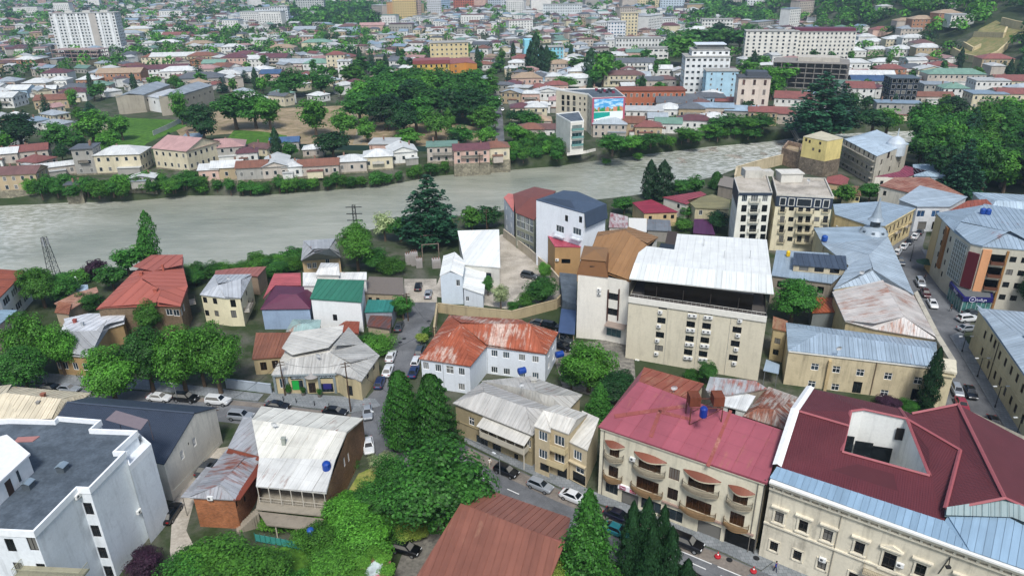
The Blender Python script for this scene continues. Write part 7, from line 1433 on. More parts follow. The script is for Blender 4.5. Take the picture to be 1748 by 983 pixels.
# ================================================================ far city: houses and trees to the horizon
def inpoly(x,y,P):
    c=False; n=len(P)
    for i in range(n):
        a,b=P[i],P[i-1]
        if (a[1]>y)!=(b[1]>y) and x<(b[0]-a[0])*(y-a[1])/(b[1]-a[1])+a[0]: c=not c
    return c
KEEP=[[(150,262),(150,235),(185,196),(300,200),(330,200),(600,172),(740,180),(850,180),(850,262),(490,262),(300,250),(235,265)],[(838,262),(868,262),(862,200),(852,130),(842,130)],[(1628,98),(1640,74),(1665,50),(1700,34),(1748,42),(1748,68),(1700,104),(1668,114)],[(1330,245),(1345,195),(1380,195),(1430,245)],[(1540,345),(1540,225),(1790,200),(1790,345)]]
occ=np.array(OCC); cand=[]; cell=17.
yy=235.
while yy<2100:
    cs=cell*(1 if yy<900 else 1.25 if yy<1400 else 1.6); half=yy*.80+40; xx=-half
    while xx<half:
        x=xx+random.uniform(-.5,.5)*cs; y=yy+random.uniform(-.5,.5)*cs; xx+=cs
        if y<YF(x)+12: continue
        z=TZ(x,y); px,py=PJ((x,y,z))
        if not(-30<px<1780 and -40<py<345): continue
        if any(inpoly(px,py,K) for K in KEEP): continue
        cand.append((x,y,z,px,py))
    yy+=cs
X=np.array([c[:2] for c in cand]); blocked=np.zeros(len(cand),bool)
for a,b,r in OCC: blocked|=((X[:,0]-a)**2+(X[:,1]-b)**2)<(r+5.)**2
def woods(px,py,z):
    if z>6: return .93
    if px<110 and py<80 : return .55
    if 200<px<640 and 55<py<108: return .6
    if 500<px<640 and 15<py<48: return .92
    if 840<px<900 and 195<py<280: return .8
    if 1190<px<1330 and 8<py<40: return .85
    if 1130<px<1290 and 55<py<120: return .7
    if 580<px<850 and 90<py<130: return .6
    if py<100 and 640<px<1150: return .22
    return .47
HS,TS=[],[]
for c,bk in zip(cand,blocked):
    if bk: continue
    wv=woods(c[3],c[4],c[2])
    if random.random()<wv:
        TS.append(c)
        for _ in range(2 if wv>.7 else 1 if wv>.55 else 0): TS.append((c[0]+random.uniform(-7,7),c[1]+random.uniform(-7,7),c[2],c[3],c[4]))
    else: HS.append(c)
dist=lambda c:c[0]**2+c[1]**2
HS.sort(key=dist); TS.sort(key=dist)
nh=sum(1 for o in COL.objects if o.get('category')=='house'); NI=max(0,300-nh); 
RW='wwwwwwsssbbddrmopgktwwsr'; WW='wwwwclgpwtgl'
for i,(x,y,z,px,py) in enumerate(HS[:NI]):
    w,d=random.uniform(8,14),random.uniform(7,11); fhouse(px,py,w,d,random.choice((3.2,3.8,4.4,5.6,6.2)),28*math.sin(x/130)+18*math.sin(y/110)+random.uniform(-9,9),random.choice('hhhhgGf'),random.choice(RW),random.choice(WW),P=Vector((x,y-d/2,z)))
WL,RL=sorted(set(WW)),sorted(set(RW)); mats=[wkm(k) for k in WL]+[rkm(k) for k in RL]+[glass('#222a30',.2)]
big=MB()
for (x,y,z,px,py) in HS[NI:]:
    s=1.+.3*(y>1100); w,d,h=random.uniform(7,15)*s,random.uniform(7,12)*s,random.choice((3.2,3.8,4.4,5.8,6.4,7.)); mid=random.random()<.03 and y>850
    if mid: w,d,h=random.uniform(16,36),13,random.uniform(10,24)
    ya=math.radians(28*math.sin(x/130)+18*math.sin(y/110)+random.uniform(-9,9)+(90 if random.random()<.25 and not mid else 0)); a,b=MB(),MB(); shape(a,b,(x,y),w,d,h,ya,'f' if mid else random.choice('hhhhggGf'),min(w,d)*random.uniform(.14,.24),z)
    wi,ri=WL.index(random.choice(WW)),len(WL)+RL.index(random.choice(RW))
    for mm,mi in ((a,wi),(b,ri)):
        o=len(big.v); big.v+=mm.v
        for f in mm.f: big.f.append([o+j for j in f]); big.m.append(mi); big.uv.append(None)
    if py>25:
        q,s_=math.cos(ya),math.sin(ya); n=max(2,int(w/3.4))
        for k in range(n):
            u=-w/2+w*(k+.5)/n
            for zz in [1.6+2.8*e for e in range(max(1,int(h/2.9)))]:
                ox,oy=u,-d/2-.04; P=[(ox-.55,zz-.7),(ox+.55,zz-.7),(ox+.55,zz+.7),(ox-.55,zz+.7)]; big.add([(x+e*q-oy*s_,y+e*s_+oy*q,z+f_) for e,f_ in P],[[0,1,2,3]],len(mats)-1)
o=link('distant_houses',big.mesh('distant_houses',mats)); o['kind']='stuff'; o['label']='far city houses stretching to the horizon'
NTI=150
kinds=['linden','plane','linden','dark','bright','plane']
for (x,y,z,px,py) in TS[:NTI]:
    k=random.choice(kinds+['cypress','cedar']); r=random.uniform(3.,5.2); T(px,py,random.uniform(7,13) if k!='cypress' else 14,r if k!='cypress' else 2.2,k,P=Vector((x,y,z)),detail='f' if y>430 else 'm',group='trees of the far quarter')
# the rest as one far-off mass per foliage tone
for k in ('linden','plane','dark','bright'):
    pts=[c for i,c in enumerate(TS[NTI:]) if kinds[i%6]==k]; C,N,S=[],[],[]
    for (x,y,z,px,py) in pts:
        hill=z>8 or woods(px,py,z)>.7; n=int(60 if y<900 else 34); sz=random.uniform(.8,1.5)*(1.25 if hill else 1.)*(1.3 if y>1200 else 1); R=4.2*sz; h=5.2*sz
        q=unit(n); q[:,2]=np.abs(q[:,2])*1.1-.25; C.append(q*np.array([R,R,h*.8])*RNG.uniform(.7,1.05,(n,1))+np.array([x,y,z+h*.75])); N.append(q+np.array([0,0,.5])+RNG.normal(size=(n,3))*.4); S.append(np.full(n,(1.9 if y<900 else 2.7)*sz)*RNG.uniform(.7,1.2,n))
    if C:
        o=link('distant_trees',leafmesh('distant_trees',np.concatenate(C),np.concatenate(N),np.concatenate(S),LEAF[k])); o['kind']='stuff'; o['label']='far trees among the distant houses'
# terraced clearing on the hill
def hillwall(label,pts,h):
    W=[TG(*p) for p in pts]; o=thing('retaining_wall',label,'retaining wall',tuple(W[0]))
    for A,B in zip(W,W[1:]):
        m=MB(); d=(B-A); d.z=0; n=Vector((-d.y,d.x,0)).normalized()*.6; m.add([A-n-Vector((0,0,3)),B-n-Vector((0,0,3)),B+n-Vector((0,0,3)),A+n-Vector((0,0,3)),A-n+Vector((0,0,h)),B-n+Vector((0,0,h)),B+n+Vector((0,0,h)),A+n+Vector((0,0,h))],[[0,1,5,4],[1,2,6,5],[2,3,7,6],[3,0,4,7],[4,5,6,7]]); part('wall_section',m,plaster('#c3b48c',.25),o)
hillwall('lowest long cream retaining wall on the hillside clearing',[(1623,92),(1645,104),(1672,110),(1700,100),(1718,84)],5.)
hillwall('short cream retaining wall in the middle of the clearing',[(1643,82),(1660,92),(1672,86)],4.5)
hillwall('cream retaining wall across the middle of the clearing',[(1661,66),(1712,68),(1716,58)],5.)
hillwall('upper cream retaining wall at the right edge',[(1708,44),(1730,50),(1760,56)],6.)
def hillpatch(pts,mat):
    c=(sum(p[0] for p in pts)/len(pts),sum(p[1] for p in pts)/len(pts)); m=MB(); ring=[TG(*p)+Vector((0,0,1.2)) for p in pts]; ce=TG(*c)+Vector((0,0,1.6)); n=len(ring)
    for i in range(n): m.add([ce,ring[i],ring[(i+1)%n]],[[0,1,2]])
    struct('terrace_ground',m,mat)
YG=ground_mat('terrace_earth','#857a52','#918660','#6d7344',.06,.3,.95,.05)
hillpatch([(1628,94),(1668,108),(1705,95),(1730,70),(1748,60),(1748,46),(1715,46),(1700,38),(1672,52),(1660,66),(1645,78)],YG)
autolabel(AL); autolabel([(t,d,p) for t,d,p,D in NT_])
# ================================================================ cars
def carpaint(col):
    k=('cp',col)
    if k not in MATS:
        t=NT('car_paint'); p=t.bsdf(hexc(col),.3,.15,.5); p.inputs['Coat Weight'].default_value=.6; p.inputs['Coat Roughness'].default_value=.08; MATS[k]=t.m
    return MATS[k]
TYRE=plain('#151515',.85); RIM=plain('#9a9da0',.35,.7); CGL=glass('#10161a',.05); HLM=plain('#dfe4e6',.2); TLM=plain('#8c1216',.3); TRIM=plain('#1b1c1e',.6)
CARS={}
SHP={ # length, half-width, sections (x, z_bottom, z_belt, hw scale), cabin (x0,x1 at belt; x0,x1 at roof), roof z
 'sedan':(4.5,.9,[(-2.25,.42,.62,.78),(-2.12,.3,.82,.92),(-1.2,.24,.95,1.),(-.2,.22,.94,1.),(.9,.22,.95,1.),(1.75,.26,.93,.97),(2.12,.32,.86,.9),(2.25,.42,.66,.78)],(-1.0,1.75,-.35,1.0),1.43),
 'hatch':(4.1,.87,[(-2.05,.42,.66,.78),(-1.9,.3,.86,.92),(-1.1,.24,.98,1.),(.3,.22,.98,1.),(1.3,.24,1.,.98),(1.85,.3,.96,.92),(2.05,.42,.7,.8)],(-1.0,1.95,-.3,1.6),1.5),
 'suv':(4.6,.94,[(-2.3,.5,.78,.8),(-2.15,.36,1.0,.93),(-1.2,.32,1.1,1.),(.3,.3,1.1,1.),(1.5,.32,1.12,.99),(2.15,.38,1.08,.93),(2.3,.5,.84,.82)],(-1.1,2.2,-.45,1.95),1.72)}
def car_meshes(kind,col,roofcol=None):
    k=(kind,col,roofcol)
    if k in CARS: return CARS[k]
    L,hw,S,(a0,a1,r0,r1),zr=SHP[kind]; pt=carpaint(col); m=MB(); n=10; ring=[]
    for (x,zb,zt,s) in S:
        w=hw*s; mid=(zb+zt)/2
        ring.append([(x,-w*.86,zb),(x,-w*.98,zb+.12),(x,-w,mid),(x,-w*.95,zt-.06),(x,-w*.80,zt),(x,w*.80,zt),(x,w*.95,zt-.06),(x,w,mid),(x,w*.98,zb+.12),(x,w*.86,zb)])
    for i in range(len(ring)-1):
        o=len(m.v); m.v+=ring[i]+ring[i+1]
        for j in range(n): m.f.append([o+j,o+n+j,o+n+(j+1)%n,o+(j+1)%n]); m.m.append(0); m.uv.append(None)
    m.add(ring[0],[list(range(n))]); m.add(ring[-1],[list(range(n-1,-1,-1))])
    zb=S[3][2]-.03; cw,rw=hw*.84,hw*.64
    B=[(a0,-cw,zb),(a1,-cw,zb),(a1,cw,zb),(a0,cw,zb)]; Tp=[(r0,-rw,zr-.04),(r1,-rw,zr-.04),(r1,rw,zr-.04),(r0,rw,zr-.04)]
    c=MB(); c.add(B+Tp,[[0,1,5,4],[1,2,6,5],[2,3,7,6],[3,0,4,7]]); xm=(r0+r1)/2; c.add([Tp[0],Tp[1],Tp[2],Tp[3],(r0+.15,-rw*.8,zr),(r1-.15,-rw*.8,zr),(r1-.15,rw*.8,zr),(r0+.15,rw*.8,zr)],[[0,1,5,4],[1,2,6,5],[2,3,7,6],[3,0,4,7],[4,5,6,7]])
    def pane(q,e):  # inset quad pushed outwards
        q=[Vector(p) for p in q]; ce=sum(q,Vector())/4; nn=(q[1]-q[0]).cross(q[2]-q[0]).normalized(); g=MB(); g.add([ce+(p-ce)*.86+nn*e for p in q],[[0,1,2,3]]); return g
    bm=[('body',m.mesh('body',pt,smooth=False)),('cabin',c.mesh('cabin',carpaint(roofcol) if roofcol else pt))]
    for nm,q in (('windshield',[B[3],B[0],Tp[0],Tp[3]]),('rear_window',[B[1],B[2],Tp[2],Tp[1]]),('side_window',[B[0],B[1],Tp[1],Tp[0]]),('side_window',[B[2],B[3],Tp[3],Tp[2]])): bm.append((nm,pane(q,.015).mesh(nm,CGL)))
    for s in (-1,1):
        g=MB(); g.box((-L/2+.1,s*hw*.62,.68 if kind!='suv' else .86),(.16,.36,.14)); bm.append(('headlight',g.mesh('headlight',HLM)))
        g=MB(); g.box((L/2-.1,s*hw*.64,.78 if kind!='suv' else .98),(.16,.34,.16)); bm.append(('taillight',g.mesh('taillight',TLM)))
    wr=.32 if kind!='suv' else .37; ty=MB(); ty.tube((0,-.11,0),(0,.11,0),wr,n=14); ri=MB(); ri.tube((0,-.12,0),(0,.12,0),wr*.62,n=10)
    W=(ty.mesh('tyre',TYRE),ri.mesh('rim',RIM)); CARS[k]=(bm,W,wr,L,hw); return CARS[k]
def car(px,py,hd,col,kind,label,roofcol=None,z=.6):
    p=V(px,py,z); q=V(px+hd[0],py+hd[1],z); d=q-p; ang=math.atan2(d.y,d.x)+math.pi; bm,(ty,ri),wr,L,hw=car_meshes(kind,col,roofcol)
    t=thing('car',label,'car',(p.x,p.y,.04),ang,'cars parked and driving in the streets')
    for n,me in bm: link(n,me,t)
    for x in (-L*.31,L*.30):
        for y in (-hw*.9,hw*.9): w=link('wheel',ty,t,(x,y,wr)); link('rim',ri,w)
    return t
BV,MS,LN,RS=(38,3.4),(40,16.5),(10,-26),(14,26)
W_,K_,S_,B_,G_='#d5d8d8','#0c0d10','#8f959a','#1a2c55','#3b4044'
for a in [(116,663,BV,S_,'sedan','silver car half hidden under the plane trees at the left'),(88,662,BV,K_,'sedan','dark car behind the lamp at the left boulevard end'),(272,678,BV,W_,'sedan','white car parked left of the black suv on the boulevard'),(317,679,BV,K_,'suv','black suv between the two white cars on the boulevard'),(372,684,BV,W_,'suv','white suv parked nearest the low blue wall'),(411,710,BV,S_,'suv','silver jeep beside the pale roofed brick house'),(474,692,(38,5),K_,'sedan','black sedan in front of the pharmacy, left'),(572,702,(38,5),K_,'sedan','black sedan in front of the pharmacy, right'),(627,703,(2,26),S_,'sedan','silver sedan waiting at the crossing'),(648,653,LN,B_,'hatch','blue car parked at the pharmacy corner'),(662,632,LN,W_,'sedan','white sedan in the lane nearer the blue car'),(667,608,LN,W_,'sedan','white sedan in the lane farther up'),(706,634,LN,B_,'sedan','dark blue car in front of the white villa'),(710,617,LN,W_,'hatch','white car beside the white villa'),(717,599,LN,G_,'suv','grey suv at the villa corner'),(681,557,(8,-22),G_,'sedan','dark grey car by the teal canopy shop'),(714,489,(4,-20),K_,'sedan','black car at the upper end of the lane'),(731,502,(4,-20),S_,'sedan','silver car at the upper end of the lane'),(629,760,(3,24),W_,'sedan','white car beside the brick wall near the crossing'),
(864,803,MS,K_,'hatch','black hatchback in front of the balcony house'),(922,828,MS,S_,'hatch','silver people carrier parked before the bay house'),(980,848,MS,W_,'sedan','pale silver sedan in front of the garage'),(1056,880,MS,'#141526','sedan','dark navy car half hidden behind the conifer'),(1054,905,MS,'#1d6b74','sedan','teal car behind the cypress clump'),(1172,926,MS,K_,'suv','black suv with silver trim near the arch'),(1168,980,MS,K_,'sedan','black car at the bottom of the main street'),
(352,798,(26,-28),G_,'sedan','grey car in the alley beside the white gable wall'),(291,876,(20,-30),K_,'sedan','black car behind the white apartment block'),(693,936,(30,8),K_,'hatch','small black car with white roof on the gravel'),
(1592,518,RS,W_,'sedan','white sedan opposite the bank'),(1580,500,RS,'#3d0f16','sedan','dark red sedan behind the white sedan at the bank'),(1571,483,RS,S_,'suv','silver suv behind the dark red sedan'),(1652,544,(26,-2),W_,'suv','white suv parked at the right cream building, upper'),(1652,560,(26,-2),S_,'sedan','silver car parked at the right cream building, lower'),(1660,534,(26,-2),G_,'sedan','dark car parked beyond the white suv at the right'),(1657,669,(12,26),K_,'sedan','large black sedan beside the corner pier'),(1634,666,(12,26),S_,'hatch','silver car next to the black sedan'),(1642,690,(12,26),'#8c2a34','sedan','red car half hidden by the maroon roof'),(1697,722,(12,26),K_,'sedan','black car partly behind the maroon roof'),
(1562,403,(9,-13),W_,'sedan','white car in the upper row, third from the far end'),(1570,396,(9,-13),G_,'sedan','dark car at the far end of the upper row'),(1552,412,(9,-13),K_,'sedan','black car between the white cars of the upper row'),(1543,420,(9,-13),W_,'sedan','white car in the middle of the upper row'),(1532,430,(9,-13),W_,'hatch','white car nearest in the upper row'),(1537,446,(9,16),G_,'sedan','dark car by the parapet below the upper row'),(904,471,(20,4),G_,'suv','old grey car in the hall yard'),(941,557,(20,4),K_,'suv','black suv behind the villa roof'),(921,552,(20,4),G_,'sedan','grey car behind the villa roof'),(960,591,(18,6),K_,'sedan','black car beside the villa corner'),(961,580,(18,6),G_,'suv','dark suv under the blue carport'),
(853,168,(1,-9),W_,'sedan','white car farthest up the far bank lane'),(856,178,(1,-9),S_,'sedan','silver car in the far bank lane'),(858,187,(1,-9),W_,'sedan','white car nearest in the far bank lane'),(841,215,(2,-9),S_,'sedan','silver car at the park edge on the far lane')]: car(*a)
car(693,936,(30,8),K_,'hatch','x',W_) if False else None
# ================================================================ street furniture
IRON=plain('#2a2b2c',.5,.3); GALV=plain('#8e9294',.45,.4)
def lamp(base,top,label,two=False,col=None):
    g=V(*base,0); h=HB(*base,top[1]); t=thing('street_lamp',label,'street lamp',(g.x,g.y,0),0,'street lamps'); m=MB(); m.lathe((0,0,0),[(.16,0),(.14,.5),(.07,.7),(.06,h)],8); link('pole',m.mesh('pole',col or GALV),t)
    for i,a in enumerate((0,math.pi) if two else (2.4,)):
        m=MB(); m.tube((0,0,h-.15),(math.cos(a)*.9,math.sin(a)*.9,h),.035,n=5); arm=link('arm',m.mesh('arm',col or GALV),t); m=MB(); m.box((math.cos(a)*1.1,math.sin(a)*1.1,h),(.65,.25,.13),a); link('lamp_head',m.mesh('lamp_head',plain('#c9ccca',.4)),arm)
for a in [((84,666),(90,648),'street lamp at the left end of the boulevard'),((304,687),(306,657),'street lamp between the parked boulevard cars'),((646,742),(649,706),'street lamp at the crossing beside the conifer'),((854,840),(858,778),'street lamp opposite the balcony house'),((1642,601),(1647,574),'twin lamp on the right pavement, farthest',True,IRON),((1668,644),(1678,611),'twin lamp on the right pavement, second',True,IRON),((1698,696),(1707,659),'twin lamp on the right pavement, third',True,IRON),((1732,752),(1745,712),'twin lamp on the right pavement, nearest',True,IRON),((1554,446),(1560,417),'slim dark lamp in the upper right street',False,IRON),((138,500),(131,475),'thin lamp on the near bank by the purple tree'),((1378,214),(1376,196),'lamp at the far end of the bridge'),((1384,229),(1383,215),'lamp on the left side of the bridge'),((1412,229),(1412,214),'lamp on the right side of the bridge')]: lamp(*a)
WOOD=plain('#4a3a2c',.8)
def pole(base,top,label):
    g=V(*base,0); h=HB(*base,top); t=thing('utility_pole',label,'utility pole',(g.x,g.y,0),0,'utility poles'); m=MB(); m.tube((0,0,0),(0,0,h),.15,.1,8); link('pole',m.mesh('pole',WOOD),t)
    for k in (0,.6): m=MB(); m.box((0,0,h-.3-k),(1.6,.1,.1),.3); c=link('crossarm',m.mesh('crossarm',WOOD),t); m=MB(); [m.tube((x*math.cos(.3),x*math.sin(.3),h-.25-k),(x*math.cos(.3),x*math.sin(.3),h-.1-k),.04,n=5) for x in (-.7,.7)]; i=link('insulators',m.mesh('insulators',plain('#b9b5aa',.4)),c); i['kind']='stuff'
    return Vector((g.x,g.y,h-.2))
tops=[pole((487,676),616,'brown utility pole at the left of the pharmacy'),pole((599,703),618,'brown utility pole at the pharmacy corner'),pole((375,748),693,'utility pole at the white gable wall corner'),pole((831,398),357,'grey utility pole behind the white warehouse'),pole((697,548),500,'utility pole at the lane corner tree'),pole((819,282),262,'utility pole beside the far bank lane'),pole((742,600),558,'utility pole beside the villa')]
def wire(A,B,label,sag=1.):
    m=MB(); N=8; pr=None
    for i in range(N+1):
        t_=i/N; p=A.lerp(B,t_); p.z-=sag*4*t_*(1-t_)
        if pr: m.tube(pr,p,.025,n=4,cap=False)
        pr=p
    solo('overhead_wire',m,TRIM,label,'wire')
wire(tops[0],tops[1],'overhead wire in front of the pharmacy'); wire(tops[2],tops[0],'overhead wire crossing the boulevard to the pharmacy'); wire(tops[1],tops[6],'overhead wire crossing the lane from the pharmacy corner'); wire(tops[4],tops[6],'overhead wire across the upper lane',.6); wire(tops[1],V(858,778,6.),'overhead wire over the crossing towards the balcony house')
def lattice(base,topy,label,w0,w1,name='lattice_mast'):
    g=V(*base,0); h=HB(*base,topy); t=thing(name,label,'mast',(g.x,g.y,0)); n=9; c=lambda k,i:(lambda w:((-w,-w),(w,-w),(w,w),(-w,w))[i])(w0+(w1-w0)*k/n)
    for i in range(4): m=MB(); a,b=c(0,i),c(n,i); m.tube((*a,0),(*b,h),.07,n=4); link('leg',m.mesh('leg',IRON),t)
    m=MB()
    for k in range(n):
        for i in range(4):
            a,b=c(k,i),c(k+1,(i+1)%4); m.tube((*a,h*k/n),(*b,h*(k+1)/n),.035,n=3,cap=False); a2,b2=c(k+1,i),c(k+1,(i+1)%4); m.tube((*a2,h*(k+1)/n),(*b2,h*(k+1)/n),.035,n=3,cap=False)
    b=link('bracing',m.mesh('bracing',IRON),t); b['kind']='stuff'
    return t,h
t_,h=lattice((97,482),405,'dark lattice mast with antennas on the left river bank',1.1,.45)
for k,(x,y) in enumerate(((.6,.2),(-.6,.3),(.1,-.7))): m=MB(); m.box((x,y,h-1.2),(.3,.25,1.8)); link('antenna',m.mesh('antenna',plain('#8d9093')),t_)
t_,h=lattice((613,442),350,'thin lattice power pylon behind the round bright tree',.6,.35,'power_pylon')
for z in (h-.6,h-2.4,h-4.2): m=MB(); m.box((0,0,z),(4.2,.18,.18)); link('crossarm',m.mesh('crossarm',IRON),t_)
# substation
for k,(x,y,w,hh) in enumerate([(699,450,2.,3.4),(708,452,1.8,4.4),(716,456,1.6,3.),(745,456,2.2,2.8)]):
    g=V(x,y,0); t=thing('transformer','grey transformer cabinet in the substation, '+['leftmost','tallest','small front one','right one by the path'][k],'transformer',tuple(g),.2,'substation cabinets'); m=MB(); m.box((0,0,hh*.4),(w,w*.9,hh*.8)); link('tank',m.mesh('tank',plain('#9a9692',.6)),t)
    for j in (-.5,0,.5): m=MB(); m.lathe((j*w*.6,0,hh*.8),[(.1,0),(.14,.1),(.08,.2),(.13,.3),(.08,.45),(.12,.55),(.05,.8)],8); link('bushing',m.mesh('bushing',plain('#6f4a3c',.4)),t)
    for j in range(5): m=MB(); m.box((-w*.4+j*w*.2,-w*.52,hh*.36),(.08,.25,hh*.6)); link('cooling_fin',m.mesh('cooling_fin',plain('#8c8884',.6)),t)
gt=thing('switch_gantry','rusty steel gantry over the substation yard','gantry',tuple(V(728,440,0)))
for a in ((720,430),(748,428),(722,446),(750,444)): g=V(*a,0); m=MB(); m.box((g.x,g.y,2.4),(.16,.16,4.8)); part('post',m,plain('#7d6c60',.7),gt)
for a,b_ in (((720,430),(748,428)),((722,446),(750,444))): A,B=V(*a,0),V(*b_,0); m=MB(); m.tube((A.x,A.y,4.7),(B.x,B.y,4.7),.1,n=6); part('beam',m,plain('#7d6c60',.7),gt)
# water tanks
def tank(px,py,z,r,h,col,label,horiz=False,stand=0.):
    r*=.8; h*=.8
    g=V(px,py,z); t=thing('water_tank',label,'water tank',tuple(g),.4,'rooftop water tanks'); m=MB()
    if horiz: m.tube((-h/2,0,r+stand),(h/2,0,r+stand),r,n=14); m.tube((-h/2-.12,0,r+stand),(-h/2,0,r+stand),r*.6,r,n=14); m.tube((h/2,0,r+stand),(h/2+.12,0,r+stand),r,r*.6,n=14)
    else: m.lathe((0,0,stand),[(r*.9,0),(r,.12),(r,h*.85),(r*.7,h),(r*.25,h*1.06),(r*.2,h*1.12)],14)
    link('tank',m.mesh('tank',plain(col,.4)),t)
    for k in range(3):
        m=MB()
        if horiz: m.tube((-h/2+h*(k+.5)/3-.05,0,r+stand),(-h/2+h*(k+.5)/3+.05,0,r+stand),r*1.03,n=14)
        else: m.lathe((0,0,stand+h*(.2+k*.25)),[(r*1.03,0),(r*1.03,.08)],14)
        link('rib',m.mesh('rib',plain(col,.4)),t)
    if stand:
        for x in (-.6,.6):
            for y in (-.6,.6): m=MB(); m.tube((x*r,y*r,0),(x*r,y*r,stand),.05,n=5); link('leg',m.mesh('leg',IRON),t)
tank(559,806,5.9,.75,1.9,'#123c8c','blue barrel tank on the edge of the pale roofed brick house',False,.3); tank(531,912,2.5,.6,1.3,'#1f4c94','blue tank beside the terrace fence'); tank(955,612,3.,.8,1.8,'#123a86','blue barrel tank beside the villa corner',True,.3); tank(891,640,6.,.75,1.6,'#123a86','blue barrel tank between villa and pale roof',True,.3); tank(1345,437,7.2,.6,1.6,'#d8b21c','yellow tank on the grey roof near the dormer'); tank(1407,411,8.3,.9,1.7,'#1a4690','round blue tank below the spire'); tank(1677,365,zK+1.2,.8,1.7,'#163f8a','left of the two blue tanks on the bank house roof'); tank(1686,366,zK+1.2,.8,1.7,'#163f8a','right of the two blue tanks on the bank house roof'); tank(301,0,0,.1,.1,'#163f8a','x') if False else None
# tank stand on the red roof
g=V(1200,716,Z3+1.0); st=thing('tank_stand','rusty steel stand with two box tanks on the red roof','tank stand',tuple(g)); RST=plain('#5b3326',.8)
for x in (-2.2,2.2):
    for y in (-1.2,1.2): m=MB(); m.tube((g.x+x,g.y+y,g.z-.8),(g.x+x,g.y+y,g.z+2.8),.08,n=5); part('leg',m,RST,st)
for y in (-1.2,1.2): m=MB(); m.tube((g.x-2.2,g.y+y,g.z+2.7),(g.x+2.2,g.y+y,g.z+2.7),.08,n=5); m.tube((g.x-2.2,g.y+y,g.z),(g.x+2.2,g.y+y,g.z+2.6),.05,n=4); part('rail',m,RST,st)
for x in (-1.6,1.7): m=MB(); m.box((g.x+x,g.y,g.z+3.5),(1.5,1.9,1.5)); part('box_tank',m,plaster('#6b3a28',.5),st)
tank(1200,712,Z3+3.9,.65,1.9,'#142f80','blue barrel tank between the rusty box tanks',False,.1)
# bollard cones, posts, parasol, planters
for x,y,l in ((1225,950,'red and white road cone on a heavy base near the arch'),(1286,975,'red and white road cone on a heavy base beside the stone building')):
    g=V(x,y,.14); t=thing('road_cone',l,'road cone',tuple(g),0,'road cones'); m=MB(); m.lathe((0,0,0),[(.42,0),(.42,.18),(.25,.24)],14); link('base',m.mesh('base',plain('#a3202a',.6)),t); m=MB(); m.lathe((0,0,.24),[(.16,0),(.05,.65)],12); link('cone',m.mesh('cone',plain('#c02a30',.5)),t); m=MB(); m.lathe((0,0,.42),[(.135,0),(.1,.18)],12); link('white_band',m.mesh('white_band',plain('#e6e6e2',.5)),t)
for k,(x,y) in enumerate(((484,684),(506,687),(537,692),(562,696))):
    g=V(x,y,.14); m=MB(); m.lathe(tuple(g),[(.08,0),(.08,.9),(.1,.92),(.04,1.0)],8); solo('bollard',m,IRON,'small iron bollard on the pharmacy pavement, '+('first','second','third','fourth')[k]+' from the left','bollard','pavement bollards')
for k,(x,y,h_,kd) in enumerate(((476,668,1.4,'shrubd'),(494,671,2.4,'spruce'),(518,674,1.5,'shrubd'),(546,677,1.5,'shrubd'))):
    g=V(x,y,.14); t=thing('potted_plant','clipped green plant in a pot before the pharmacy, '+('first','second and tallest','third','fourth')[k]+' from the left','plant',tuple(g),0,'pharmacy pot plants'); m=MB(); m.lathe((0,0,0),[(.3,0),(.42,.5),(.38,.52)],10); link('pot',m.mesh('pot',plaster('#6b6660')),t); link('crown',proto(kd,'m')[0][0],t,(0,0,.4),0,(.16,.16,h_/12))
g=V(1577,462,0); t=thing('parasol','large dark green parasol on the upper right street','parasol',tuple(g)); m=MB(); m.lathe((0,0,0),[(.05,0),(.05,3.2)],6); link('pole',m.mesh('pole',IRON),t); m=MB(); m.lathe((0,0,2.3),[(2.3,0),(2.25,.06),(.1,1.)],8); link('canopy',m.mesh('canopy',plain('#1f3d2c',.8)),t)
# teal garden fence
A,B=V(437,925,0),V(545,945,0); fn=thing('garden_fence','teal green metal garden fence below the terrace','fence',tuple(A)); n=12
for i in range(n):
    p,q=A.lerp(B,i/n),A.lerp(B,(i+1)/n); c=(p+q)/2; an=math.atan2(q.y-p.y,q.x-p.x); m=MB(); m.box((c.x,c.y,.85),((q-p).length-.12,.04,1.2),an); part('panel',m,plain('#3f8f86',.5),fn); m=MB(); m.tube((p.x,p.y,0),(p.x,p.y,1.7),.05); part('post',m,plain('#2c6a62',.5),fn)
# planted roof kiosk
b=Bld('planted_kiosk','small pink edged kiosk roof overgrown with bright creeper','kiosk',[(596,1010),(664,983),(668,948),(648,940),(618,965)],4.,plaster('#c79a86'),ov=.2); b.roof([[0,1,2,3,4]],plaster('#a9656a'),0); 
m=MB(); Q=[(p.x,p.y) for p in inset(b.e,.9)] if False else inset(b.e,.9); m.prism(Q if parea(Q)>0 else Q[::-1],4.,4.3); part('glass_top',m,glass('#9fb0ae',.2),b.t); b.fin()
for k,(x,y) in enumerate(((612,985),(622,962),(640,945),(655,955),(662,975))): 
    p=V(x,y,4.05); t=thing('creeper','bright creeper tuft on the kiosk edge, '+('first','second','third','fourth','fifth')[k]+' clockwise from the left','plant',tuple(p),0,'kiosk creepers'); link('crown',proto('vine','m')[0][0],t,(0,0,-.3),k,(.3,.3,.11))
